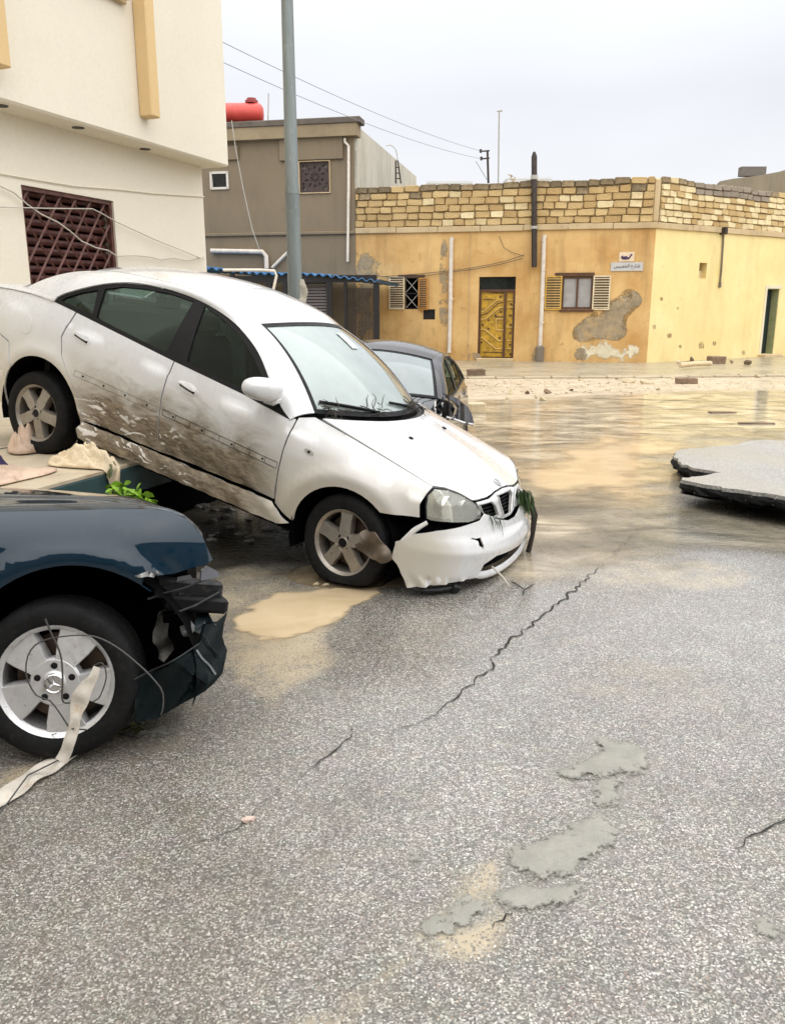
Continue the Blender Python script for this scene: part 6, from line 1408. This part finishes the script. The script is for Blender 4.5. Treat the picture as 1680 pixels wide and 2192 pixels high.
MB().box((0, 0, .02), (.36, .36, .03)).build('base_plate', MAT_GALV, lamp)
MB().tube([(0, 0, 8.1), (.15, .05, 8.5), (.6, .2, 8.75), (1.3, .4, 8.8)], .035, 10).build('arm', MAT_GALV, lamp, True)
MB().box((1.5, .46, 8.79), (.65, .26, .14), (0, 0, .3), bev=.05).build('lamp_head', MAT_GALV, lamp)
MAT_RAG = simple('pale_wet_rag', (.50, .47, .40), .8, var=.2, vs_=18, bump=.3)
def ribbon(name, P, W, mat, parent=None, side=(0, 0, 1), n=24, wob=.01, seed=0, thick=.004):
    C = curve_pts(P, n); r = random.Random(seed); side = np.array(side, float); A, B = [], []
    for i, p in enumerate(C):
        w = np.interp(i / (n - 1), np.linspace(0, 1, len(W)), W); t = C[min(i + 1, n - 1)] - C[max(i - 1, 0)]; nn = np.cross(t, side); nn = np.cross(side, t) if np.linalg.norm(nn) < 1e-6 else nn; nn /= max(np.linalg.norm(nn), 1e-6)
        j = np.array([math.sin(i * .55 + seed + q_ * 2.1) * wob for q_ in range(3)]); A.append(p + nn * w / 2 + j); B.append(p - nn * w / 2 - j * .5)
    bl = np.array([[0, 0, .0]] * n) + side * np.array([.5 * np.interp(i / (n - 1), np.linspace(0, 1, len(W)), W) * .25 * math.sin(i * .9) for i in range(n)])[:, None]
    return loft(name, np.array(A), np.array(B), mat, parent, 7, bl, thick)
o = ribbon('tied_rag', [(PX + .085, PY - .06, 1.98), (PX + .10, PY - .07, 1.86), (PX + .09, PY - .08, 1.70), (PX + .10, PY - .07, 1.55)], [.05, .11, .08, .03], MAT_RAG, None, (-.3, -1, 0), 14, .006, 3); tag(o, 'pale rag tied round the street lamp post', 'rag')
pipe_o = MB().tube([tuple(on_y(x, y, 22)) for x, y in ((478, 578), (560, 578), (588, 580), (592, 590), (585, 622))], .035, 8).build('loose_pipe', MAT_PVC, None, True); tag(pipe_o, 'pale plastic pipe lying over the blue carport roof edge', 'pipe')

# ================================================================== cables and wires
def wallcable(L, label, r_=.006, o=.03, mat=None, W=WL):
    q = MB(); q.tube([W.at(*W.px(x, y, o), o) for x, y in L], r_, 6); return tag(q.build('cable', mat or MAT_CABLE, None, True), label, 'cable')
MAT_CREAMC = simple('cream_cable', (.52, .49, .42), .6, var=.1)
wallcable([(-40, 375), (0, 398), (30, 412), (60, 438), (88, 458), (125, 476), (150, 494), (175, 516), (205, 530), (232, 536), (250, 548), (290, 547), (322, 550), (345, 556), (372, 552), (400, 558), (437, 550)], 'wavy pale cable sagging across the maroon window grille', .007, .04, MAT_CREAMC)
wallcable([(-40, 443), (0, 443), (100, 446), (198, 447), (215, 455), (250, 475), (330, 512), (400, 540), (437, 556)], 'pale cable bending down past the maroon window corner, tracing a shadow line', .006, .05, MAT_CREAMC)  # shadow line on the wall, built as one more cable
wallcable([(-40, 362), (0, 371), (80, 385), (160, 398), (250, 405), (330, 414), (437, 421)], 'cream cable running along the wall above the maroon window', .007, .015, MAT_CREAM)
def wire(P, label, r_, sag=0.0, mat=None):
    P = [np.array(p) for p in P]
    if len(P) == 2: P = [P[0] * (1 - t) + P[1] * t - np.array([0, 0, sag * 4 * t * (1 - t)]) for t in np.linspace(0, 1, 17)]
    return tag(MB().tube([tuple(p) for p in P], r_, 5).build('wire', mat or MAT_WIRE, None, True), label, 'wire')
MAT_LINE = simple('grey_line_wire', (.16, .165, .17), .5, var=.1)
wp = thing('wire_post', 'thin iron post with two wire arms on the stone parapet', 'post', tuple(on_y(1045, 388, 28.2)))
b0, b1 = on_y(1045, 392, 28.2), on_y(1043, 322, 28.2); MB().tube([tuple(b0), tuple((b0 + b1) / 2), tuple(b1)], .035, 8).build('upright', MAT_IRON, wp, True)
for y, w in ((324, .20), (340, .18)):
    c = on_y(1042, y, 28.2); MB().tube([tuple(c + np.array([-w, 0, 0])), tuple(c + np.array([.08, 0, .02]))], .025, 6).build('arm', MAT_IRON, wp, True); MB().lathe([(.001, .07), (.04, .06), (.045, .0), (.02, -.05)], 8, 'Z', tuple(c + np.array([-w, 0, 0]))).build('insulator', MAT_IRON, wp, True)
settle(wp)
wire([on_y(440, 72, 13.6), on_y(1035, 325, 28.2)], 'upper overhead wire running to the post on the parapet', .0055, .15, MAT_LINE)
wire([on_y(440, 116, 13.6), on_y(1035, 341, 28.2)], 'lower overhead wire running to the post on the parapet', .0055, .18, MAT_LINE)
wire([on_y(1018, 345, 28.0), on_y(1030, 365, 28.0), on_y(1042, 385, 28.0)], 'short loose wire below the arms of the parapet post', .008)
an = thing('antenna_mast', 'thin pale antenna mast standing behind the stone parapet', 'antenna', tuple(on_y(1066, 396, 34))); a0, a1 = on_y(1066, 396, 34), on_y(1068, 238, 34); MB().tube([tuple(a0), tuple(a1)], .032, 6).build('mast', MAT_CABLE, an, True); MB().tube([tuple(a1 + np.array([-.08, 0, 0])), tuple(a1 + np.array([.12, 0, .02]))], .03, 6).build('mast_head', MAT_CABLE, an, True); settle(an)
an2 = tag(MB().tube([tuple(on_y(574, 262, 31)), tuple(on_y(575, 200, 31))], .02, 5).build('antenna_rod', MAT_CABLE, None, True), 'thin antenna rod beside the red tank', 'antenna')
rl = thing('roof_ladder', 'small iron ladder leaning on the pale side wall', 'ladder', tuple(on_y(852, 392, 31.5)))
for dx in (-5, 6): MB().tube([tuple(on_y(852 + dx, 392, 31.5)), tuple(on_y(849 + dx * .4, 344, 31.9))], .03, 6).build('rail', MAT_IRON, rl, True)
for t in (.2, .45, .7): MB().tube([tuple(on_y(847 + t * 0, 392 - 48 * t, 31.6)), tuple(on_y(858 - 4 * t, 392 - 48 * t, 31.6))], .02, 6).build('rung', MAT_IRON, rl, True)
settle(rl)
wire([on_y(826, 312, 31.9), on_y(836, 310, 31.9), on_y(846, 318, 31.9), on_y(850, 332, 31.9), on_y(851, 344, 31.9)], 'bent pale wire arching over the pale side wall', .018, 0, MAT_CABLE)
wire([FR.at(*FR.px(x, y, .06), .06) for x, y in ((1122, 545), (1085, 558), (1050, 566), (1000, 575), (960, 580), (900, 586), (850, 590), (818, 592))], 'upper sagging wire across the ochre front wall', .009)
wire([FR.at(*FR.px(x, y, .07), .07) for x, y in ((1118, 553), (1070, 566), (1010, 577), (960, 583), (900, 592), (840, 594), (800, 590))], 'lower sagging wire across the ochre front wall', .009)
wire([FR.at(*FR.px(x, y, .05), .05) for x, y in ((1068, 505), (1078, 530), (1095, 540), (1120, 548))], 'thin looping wire beside the iron pole', .008)
wire([FR.at(*FR.px(x, y, .03), .03) for x, y in ((1007, 498), (1005, 560), (1004, 640), (1001, 755))], 'thin vertical wire between downpipe and carved door', .010, 0, MAT_CORNICE)

# ================================================================== street name plate and small plaque
sg = thing('street_sign', 'grey street name plate with dark Arabic lettering on the ochre wall', 'sign', FR.at(*FR.px(1341, 571), .02))
p0, p1 = FR.px(1375, 580), FR.px(1307, 562); q = MB(); cs_, cz_ = (p0[0] + p1[0]) / 2, (p0[1] + p1[1]) / 2; sw, sh_ = abs(p1[0] - p0[0]), abs(p1[1] - p0[1])
FR.box(q, cs_, cz_, .02, sw, sh_, .02, bev=.006); q.build('plate', simple('grey_enamel', (.50, .49, .48), .4, var=.08), sg)
def text_mesh(name, body, width, mat, parent, W, s, z, o):
    cu = bpy.data.curves.new(name, 'FONT'); cu.body = body; cu.align_x = 'CENTER'; cu.align_y = 'CENTER'; cu.size = 1; cu.extrude = .004
    t = bpy.data.objects.new(name, cu); COL.objects.link(t); dg = bpy.context.evaluated_depsgraph_get(); dg.update(); ev = t.evaluated_get(dg); me = bpy.data.meshes.new_from_object(ev)
    bpy.data.objects.remove(t); n = len(me.vertices); co = np.zeros(n * 3); me.vertices.foreach_get('co', co); co = co.reshape(-1, 3)
    if n == 0: return None
    lo, hi = co.min(0), co.max(0); f = width / (hi[0] - lo[0]); co[:, :2] -= (lo[:2] + hi[:2]) / 2; co[:, :2] *= f
    d = -W.d; P = W.p + d * co[:, :1] + np.array([0, 0, 1]) * co[:, 1:2] + W.n * (o + co[:, 2:3]) + W.d * s + np.array([0, 0, z])
    me.vertices.foreach_set('co', P.ravel()); me.materials.clear(); me.materials.append(mat); me.update(); ob = link(name, me, parent); return ob
MAT_INK = simple('sign_ink', (.03, .03, .04), .6, var=.1)
text_mesh('lettering', '\uFEB2\uFEF4\uFEE4\uFEA8\uFEDF\uFE8D \uFEC9\uFEAD\uFE8E\uFEB7', sw * .80, MAT_INK, sg, FR, cs_, cz_, .033); settle(sg)
pq = thing('wall_plaque', 'small pale plaque with a dark purple mark above the street name plate', 'sign', FR.at(*FR.px(1340, 549), .02))
p0, p1 = FR.px(1356, 560), FR.px(1325, 540); q = MB(); FR.box(q, (p0[0] + p1[0]) / 2, (p0[1] + p1[1]) / 2, .015, abs(p1[0] - p0[0]), abs(p1[1] - p0[1]), .016, bev=.005); q.build('plate', simple('cream_enamel', (.70, .56, .40), .5, var=.08), pq)
q = MB()
for L in ([(1329, 551), (1332, 548), (1333, 552), (1336, 549), (1337, 553)], [(1336, 552), (1340, 549), (1343, 553), (1347, 551), (1349, 547), (1352, 544)], [(1330, 553), (1338, 554), (1346, 553)]): q.tube([FR.at(*FR.px(x, y, .028), .028) for x, y in L], .022, 5)
q.build('mark', simple('purple_ink', (.05, .015, .09), .6), pq, True); settle(pq)

# ================================================================== broken asphalt slab lying on the right
ST = [(1442, 975, .20), (1447, 965, .19), (1475, 957, .17), (1560, 952, .14), (1600, 948, .12), (1690, 945, .11), (1900, 948, .12), (1900, 1085, .26), (1680, 1064, .25), (1600, 1052, .24), (1520, 1040, .23), (1452, 1028, .22), (1462, 1023, .215), (1500, 1018, .205), (1540, 1012, .20), (1512, 1006, .20), (1482, 1000, .20), (1460, 992, .20)]
top = [on_z(x, y, z) for x, y, z in ST]; T2 = [(p[0], p[1]) for p in top]
A_ = np.c_[np.array(T2), np.ones(len(T2))]; cf, *_ = np.linalg.lstsq(A_, np.array([p[2] for p in top]), rcond=None)
R2 = []
rr = random.Random(8)
for i, p in enumerate(resample(T2, .07)): R2.append((p[0] + rr.gauss(0, .012), p[1] + rr.gauss(0, .012)))
def slab_map(x, y): return (x, y, cf[0] * x + cf[1] * y + cf[2] + .012 * math.sin(x * 3.1 + y * 2) + .006 * math.sin(x * 9))
k = NT('pale_wet_asphalt_slab'); tc = k.tc(); v = k.n('ShaderNodeTexVoronoi'); k.put(v.inputs['Vector'], tc); v.inputs['Scale'].default_value = 85; rr_ = k.sep(v.outputs['Color'])
c = k.ramp(rr_[0], [(0, (.14, .138, .132)), (.6, (.26, .257, .248)), (1, (.46, .45, .43))]); c = k.mix(k.rng(k.noise(tc, 2, 5, .6), .4, .7, 0, .4), c, (.34, .335, .32))
MAT_SLAB = k.out(k.bsdf(c, .4, 0, .6, .7, .34, None, k.bump(v.outputs['Distance'], .3, .004)))
k = NT('black_broken_edge'); tc = k.tc(); v = k.n('ShaderNodeTexVoronoi'); k.put(v.inputs['Vector'], tc); v.inputs['Scale'].default_value = 34; rr_ = k.sep(v.outputs['Color']); c = k.mix(k.math('MULTIPLY', k.math('GREATER_THAN', rr_[0], .86), k.rng(v.outputs['Distance'], .25, .15)), (.010, .011, .012), (.42, .40, .37))
MAT_EDGE = k.out(k.bsdf(c, .6, 0, .2, nrm=k.bump(k.noise(tc, 16, 5, .7), 1.0, .05)))
slab_o = thing('asphalt_slab', 'broken slab of asphalt lifted above the flooded street', 'slab', (4.2, 8.0, 0))
panel('slab_top', [R2], slab_map, MAT_SLAB, slab_o, .2, .03, edge_res=1.0)
rad_in = [(p[0] * 1.0 + .015, p[1] + .01) for p in R2]
V, F_ = triangulate([R2], .2, 1.0)
q = MB(); n = len(R2); ringt = [np.array(slab_map(*p)) - (0, 0, .028) for p in R2]; cen = np.mean(ringt, axis=0); q_ = random.Random(5)
rings = [ringt]
for d_, inset in ((.035, -.012), (.065, .01), (.09, .05)): rings.append([p + np.array([0, 0, -d_ + q_.gauss(0, .006)]) + (cen - p) / np.linalg.norm(cen - p) * (inset + q_.gauss(0, .012)) for p in ringt])
q.v = [tuple(p) for r_ in rings for p in r_]; q.f = [(j * n + i, j * n + (i + 1) % n, (j + 1) * n + (i + 1) % n, (j + 1) * n + i)[::-1] for j in range(3) for i in range(n)]; q.mi = [0] * len(q.f)
o_ = len(q.v); q.add([(p[0], p[1], slab_map(*p)[2] - .118) for p in V], [t[::-1] for t in F_]); q.build('slab_edge', MAT_EDGE, slab_o)
c_ = crack; 
# earth core the slab rests on, set well back under it
q = MB(); q.add([(p[0] * .6 + cen[0] * .4 + .35, p[1] * .55 + cen[1] * .45 + .45, z) for z in (-.05, .06) for p in T2], [tuple(range(len(T2), 2 * len(T2)))] + [(i, (i + 1) % len(T2), len(T2) + (i + 1) % len(T2), len(T2) + i) for i in range(len(T2))]); q.build('slab_bedding', MAT_CRACK, slab_o)
settle(slab_o)

# ================================================================== loose bricks, rubble, timber
MAT_CONC = simple('concrete_block', (.52, .43, .28), .85, var=.2, vs_=7, bump=.4, bs=40); MAT_BRICKB = simple('brown_block', (.20, .135, .085), .85, var=.3, vs_=9, bump=.4, bs=40, rand=.3)
def loose(name, x, y, dims, rot, mat, label, cat='brick', seed=0, group=None):
    r = random.Random(seed); b = on_z(x, y, 0); bm = bmesh.new(); bmesh.ops.create_cube(bm, size=1); bmesh.ops.bevel(bm, geom=bm.edges[:], offset=.10, segments=1, affect='EDGES')
    for v in bm.verts: v.co = Vector((v.co.x * dims[0] * (1 + r.uniform(-.08, .08)), v.co.y * dims[1] * (1 + r.uniform(-.08, .08)), v.co.z * dims[2] * (1 + r.uniform(-.1, .1)) + dims[2] / 2))
    me = bpy.data.meshes.new(name); bm.to_mesh(me); bm.free(); me.materials.append(mat); return tag(link(name, me, None, (b[0], b[1], -.005), (0, 0, rot)), label, cat, group)
loose('concrete_block', 1018, 882, (.30, .20, .16), .3, MAT_CONC, 'pale concrete block beside the smashed dark car', 'block', 1)
loose('concrete_block', 1018, 808, (.42, .22, .22), .1, MAT_BRICKB, 'brown block on the sand near the pavement kerb', 'block', 2)
loose('concrete_block', 1531, 782, (.50, .28, .28), .2, MAT_BRICKB, 'brown block at the end of the timber by the yellow wall', 'block', 3)
loose('concrete_block', 1468, 821, (.45, .22, .14), .1, MAT_BRICKB, 'flat brown block lying alone on the sand bank', 'block', 4)
loose('flat_debris', 1545, 884, (.42, .16, .03), .1, MAT_BRICKB, 'dark flat scrap floating in the tan water', 'scrap', 5)
loose('flat_debris', 1618, 908, (.5, .12, .03), -.1, MAT_BRICKB, 'dark flat scrap beside the crack behind the slab', 'scrap', 6)
q = MB(); a, b = on_z(1455, 782, .17), on_z(1520, 778, .17); q.tube([tuple(a), tuple((a + b) / 2 + np.array([0, 0, .02])), tuple(b)], .07, 8); tag(q.build('timber', simple('pale_timber', (.56, .44, .27), .8, var=.2, vs_=9, bump=.3), None, True), 'pale timber lying along the yellow wall', 'timber')
SM = []
for i in range(6):
    V, F_ = lumpy(seed=i, irr=.28); SM.append(MB().add(V, F_).mesh('stone', MAT_BRICKB)); SM.append(MB().add(V, F_).mesh('stone', MAT_CONC))
SPOT = [(1345, 819, .15), (1383, 822, .14), (1172, 842, .10), (1148, 852, .06), (1092, 845, .09), (1160, 858, .10), (1128, 843, .06), (1062, 808, .06), (1035, 825, .05), (1440, 812, .06), (1500, 808, .07), (1555, 806, .08), (1580, 806, .07), (1620, 808, .09), (1658, 805, .09), (1300, 835, .05), (1250, 828, .06), (1222, 836, .05), (1408, 835, .05), (1600, 778, .12), (1470, 778, .10), (1480, 772, .12), (1452, 776, .10), (1565, 774, .08), (1240, 815, .05), (1110, 822, .05), (1320, 812, .05), (1085, 855, .05), (990, 845, .06)]
r = random.Random(3)
for i, (x, y, s_) in enumerate(SPOT):
    b = on_z(x, y, .1 if y < 790 else 0); o = link('stone', SM[r.randrange(12)], None, (b[0], b[1], b[2] + s_ * .25), (r.random(), r.random(), r.random() * 6)); o.scale = (s_ * r.uniform(.8, 1.5), s_ * r.uniform(.6, 1), s_ * r.uniform(.4, .7)); tag(o, *(('small rubble stone on the sand bank before the pavement kerb', 'stone', 'rubble stones on the sand bank') if y > 790 else ('rubble stone on the pavement beside the timber by the yellow wall', 'stone', 'rubble stones by the yellow wall')))
for i in range(16):
    x, y = r.uniform(676, 752), r.uniform(1243, 1256); b = on_z(x, y); s_ = r.uniform(.008, .018); o = link('pebble', SM[2 * r.randrange(6) + 1], None, (b[0], b[1], s_ * .4), (r.random(), r.random(), r.random() * 6)); o.scale = (s_ * 1.3, s_, s_ * .7); tag(o, 'small pale pebble at the rim of the puddle beside the white car wheel', 'pebble', 'pebbles at the puddle rim')
b = on_z(530, 1757); o = link('pebble', MB().add(*lumpy(seed=1, irr=.2)).mesh('pebble', simple('pink_stone', (.52, .40, .34), .8, var=.15)), None, (b[0], b[1], .006), (0, 0, .3)); o.scale = (.026, .016, .012); tag(o, 'single pale pink flat stone on the open asphalt', 'pebble')
# finer grit on the bank, uncountable
q = MB(); V0, F0 = lumpy(seed=9, irr=.3)
for i in range(420):
    x, y = r.uniform(990, 1690), r.uniform(803, 846); b = on_z(x, y); s_ = r.uniform(.006, .022); q.add([(b[0] + v[0] * s_ * 1.4, b[1] + v[1] * s_, .002 + v[2] * s_ * .6) for v in V0], F0)
tag(q.build('gravel', simple('sand_gravel', (.40, .32, .22), .9, var=.3, vs_=3), None), 'fine tan gravel strewn over the sand bank', kind='stuff')

# ================================================================== cloth, belt and leaves on the porch
MAT_CLOTH = simple('soiled_cream_cloth', (.72, .60, .42), .85, var=.14, vs_=4, bump=.15, bs=120, dirt=(.55, .40, .24)); MAT_CLOTH2 = simple('pinkish_soiled_cloth', (.56, .42, .32), .85, var=.2, vs_=6, bump=.15, bs=120, dirt=(.34, .24, .16)); MAT_PURPLE = simple('purple_cloth', (.03, .02, .075), .85, var=.3, vs_=12)
def heap(name, s0, s1_, o0, o1, hgt, mat, label, seed, folds=9, ang=.4, hang=0.0, cat='cloth'):
    """crumpled cloth lying on the porch floor; may hang over the edge"""
    n, m_ = 30, 72; P = np.zeros((n, m_ + 1, 3)); r = random.Random(seed); ph = [r.uniform(0, 6.28) for _ in range(6)]
    R_, A_ = np.meshgrid(np.linspace(0, 1, n), np.linspace(0, 2 * PI, m_ + 1), indexing='ij')
    out = 1 + .16 * np.sin(2 * A_ + ph[0]) + .10 * np.sin(3 * A_ + ph[1]) + .06 * np.sin(5 * A_ + ph[2]); X = R_ * out * np.cos(A_); Y = R_ * out * np.sin(A_); Q2 = np.c_[X.ravel(), Y.ravel()] + 7.3
    def rid(sc, sd, dx, dy):
        v = vnoise(np.c_[Q2[:, 0] * dx + Q2[:, 1] * dy, Q2[:, 1] * dx - Q2[:, 0] * dy] * np.array([1, .35]), sc, sd).reshape(n, m_ + 1); return 1 - np.abs(v)
    c1, s1 = math.cos(ang), math.sin(ang); f = .55 * rid(folds * .45, seed, c1, s1) ** 2 + .30 * rid(folds * .8, seed + 4, s1, c1) ** 2 + .15 * rid(folds * 1.7, seed + 9, c1, -s1)
    env = np.clip(1 - R_, 0, 1) ** .55; H = hgt * (env * f * 1.15 + .03 * f)
    ss = (s0 + s1_) / 2 + (s1_ - s0) / 2 * X; oo = (o0 + o1) / 2 + (o1 - o0) / 2 * Y
    for i in range(n):
        for j in range(m_ + 1):
            over = oo[i, j] - EO
            if over > 0: P[i, j] = WL.at(ss[i, j], .633 - over * .95 + H[i, j] * .15, EO + .018 + H[i, j] * .35)
            else: P[i, j] = WL.at(ss[i, j], .636 + H[i, j], oo[i, j])
    q = MB(); q.grid(P); o = q.build(name, mat, None, True, 180); sd = o.modifiers.new('thickness', 'SOLIDIFY'); sd.thickness = .004; return tag(o, label, cat)
def so(x, y):
    p = on_z(x, y, .64); return float((p - WL.p) @ WL.d), float((p - WL.p) @ WL.n)
s_a, o_a = so(80, 985); s_b, o_b = so(225, 998)
heap('cloth', s_a - .12, s_b + .05, o_b - .50, EO + .22, .17, MAT_CLOTH, 'crumpled cream cloth spilling over the green porch edge', 3, 8, 1.1)
s_c, o_c = so(30, 960); heap('cloth', s_c - .15, s_c + .30, o_c - .02, o_c + .34, .30, MAT_CLOTH2, 'pinkish soiled cloth bunched on the porch beside the tyre', 8, 9, .3)
s_d, o_d = so(0, 992); heap('cloth', s_d - .25, s_d + .05, o_d - .15, o_d + .12, .16, MAT_PURPLE, 'dark purple cloth bunched on the porch floor', 12, 5, .6)
s_e, o_e = so(10, 1020); heap('cloth', s_e - .5, s_e + .28, o_e - .28, min(o_e + .2, EO - .02), .09, MAT_CLOTH2, 'flat tan cloth under the dark purple cloth', 15, 6, 1.3)
q = [WL.at(*so(x, y)[:1], .66 + dz, so(x, y)[1]) for x, y, dz in ((140, 962, .0), (165, 952, .06), (195, 962, .07), (218, 978, .03), (228, 985, .0))]
tag(ribbon('belt', q, [.07, .09, .09, .08, .04], simple('olive_belt', (.20, .15, .03), .6, var=.5, vs_=12), None, (.2, -.8, .6), 24, .004, 4), 'olive brown belt looped on the porch behind the cream cloth', 'belt')
MAT_LIME = simple('lime_green_leaf', (.17, .32, .018), .45, var=.35, vs_=20); MAT_OLIVE = simple('olive_leaf', (.085, .095, .03), .6, var=.4, vs_=20)
def sprig(name, P, n, size, mat, label, seed, spread=.05, cat='plant'):
    r = random.Random(seed); q = MB(); C = curve_pts(P, 20); q.tube([tuple(p) for p in C], .003, 5)
    for i in range(n):
        p = Vector(C[r.randrange(20)]) + Vector((r.gauss(0, spread * .4), r.gauss(0, spread * .4), r.gauss(0, spread * .3))); d = Vector((r.gauss(0, 1), r.gauss(0, 1), r.gauss(0, .5))).normalized(); w = d.cross(Vector((r.gauss(0, 1), r.gauss(0, 1), r.gauss(0, 1)))).normalized(); L = size * r.uniform(.6, 1.3); W_ = L * .22; b = Vector((0, 0, -L * .25))
        q.add([p, p + d * L * .4 + w * W_, p + d * L * .4 - w * W_, p + d * L * .8 + w * W_ * .7 + b * .5, p + d * L * .8 - w * W_ * .7 + b * .5, p + d * L + b], [(0, 2, 1), (1, 2, 4, 3), (3, 4, 5)])
    return tag(q.build(name, mat, None, True), label, cat)
sprig('leafy_sprig', [on_y(243, 1040, 4.75), on_y(270, 1052, 4.75), on_y(300, 1062, 4.75), on_y(322, 1085, 4.75)], 70, .075, MAT_LIME, 'bright green leafy sprig behind the dark blue bonnet', 5, .05)
sprig('twig', [on_z(180, 975, .65), on_z(225, 985, .66), on_z(240, 1000, .66)], 26, .07, MAT_OLIVE, 'olive twig with leaves on the porch edge', 6, .03, 'twig')
sprig('twig', [on_z(240, 1565, .01), on_z(280, 1558, .02), on_z(310, 1552, .015)], 22, .045, MAT_OLIVE, 'small leafy twig on the asphalt beside the silver wheel', 7, .02, 'twig')
q = MB(); 
for L in ([(1095, 1245), (1105, 1250), (1122, 1262)], [(1122, 1262), (1140, 1252)], [(1122, 1262), (1118, 1272)]): q.tube([tuple(on_z(x, y, .012)) for x, y in L], .004, 5)
tag(q.build('twig', MAT_STRAW, None, True), 'bare forked twig on the asphalt before the white bumper', 'twig')
q = MB(); r = random.Random(31)
for i in range(40):
    x, y = r.uniform(410, 640), r.uniform(1075, 1165); b = on_z(x, y); s_ = r.uniform(.012, .04); V, F_ = lumpy(seed=i, irr=.35); q.add([(b[0] + v[0] * s_ * 1.5, b[1] + v[1] * s_, .01 + v[2] * s_ * .5) for v in V], F_)
tag(q.build('rubble', simple('pale_rubble', (.35, .34, .31), .8, var=.4), None), 'bits of pale rubble under the tilted white car', kind='stuff')

# ================================================================== strips and wires round the silver wheel
MAT_STRIP = simple('soiled_white_strip', (.60, .555, .485), .7, var=.15, vs_=7, bump=.2, bs=60, dirt=(.48, .36, .22))
GS = [on_z(x, y, z) for x, y, z in ((-60, 1748, .012), (0, 1710, .014), (60, 1668, .018), (120, 1630, .016), (170, 1603, .02), (200, 1582, .016), (216, 1566, .012))]
tag(ribbon('cloth_strip', GS, [.075, .085, .085, .09, .075, .05, .02], MAT_STRIP, None, (0, 0, 1), 40, .004, 2), 'long soiled pale strip lying on the asphalt before the silver wheel', 'cloth')
YW = 2.71
HS = [on_y(208, 1428, YW), on_y(200, 1450, YW - .01), on_y(180, 1480, YW - .02), on_y(165, 1520, YW - .03), on_y(158, 1560, YW - .04), on_y(145, 1600, YW - .05), on_y(132, 1628, YW - .05)]
tag(ribbon('cloth_strip', HS, [.02, .045, .06, .045, .035, .04, .05], MAT_STRIP, None, (0, -1, 0), 30, .003, 5), 'pale strip threaded through the silver wheel spokes', 'cloth')
def wwire(L, label, r_=.0028, mat=None): return wire([tuple(p) for p in curve_pts([on_y(x, y, YW - .01 + d) for x, y, d in L], 40)], label, r_, 0, mat)
wwire([(152, 1562, 0), (110, 1502, 0), (80, 1490, 0), (58, 1450, 0), (60, 1405, 0), (85, 1375, 0), (140, 1362, -.02), (200, 1362, -.02), (250, 1385, -.03), (300, 1425, -.04), (330, 1455, -.05), (348, 1480, -.05), (350, 1510, -.06), (345, 1530, -.06)], 'dark wire looped round the silver wheel and bumper')
wwire([(98, 1325, -.02), (108, 1350, -.02), (130, 1400, -.02), (135, 1450, -.02), (135, 1500, -.02), (155, 1505, -.01)], 'dark bent rod leaning on the silver wheel', .0035)
wwire([(200, 1425, -.02), (220, 1420, -.03), (228, 1450, -.03), (215, 1490, -.02), (200, 1502, -.01)], 'short dark wire curl at the silver rim edge', .0025)
wire([on_y(155, 1560, YW - .05), on_z(230, 1565, .01), on_z(300, 1580, .008), on_z(330, 1560, .008), on_z(345, 1520, .012)], 'dark wire trailing over the asphalt from the silver wheel', .003)
wire([on_y(122, 1570, YW - .03), on_z(105, 1600, .01) + np.array([0, 0, .05]), on_z(88, 1628, .01)], 'thin pale wire under the silver wheel tyre', .0025, 0, MAT_CABLE)
wire([on_z(130, 1625, .03), on_z(60, 1660, .04), on_z(5, 1735, .03), on_z(-40, 1800, .01)], 'thin dark wire lying over the pale strip', .003)
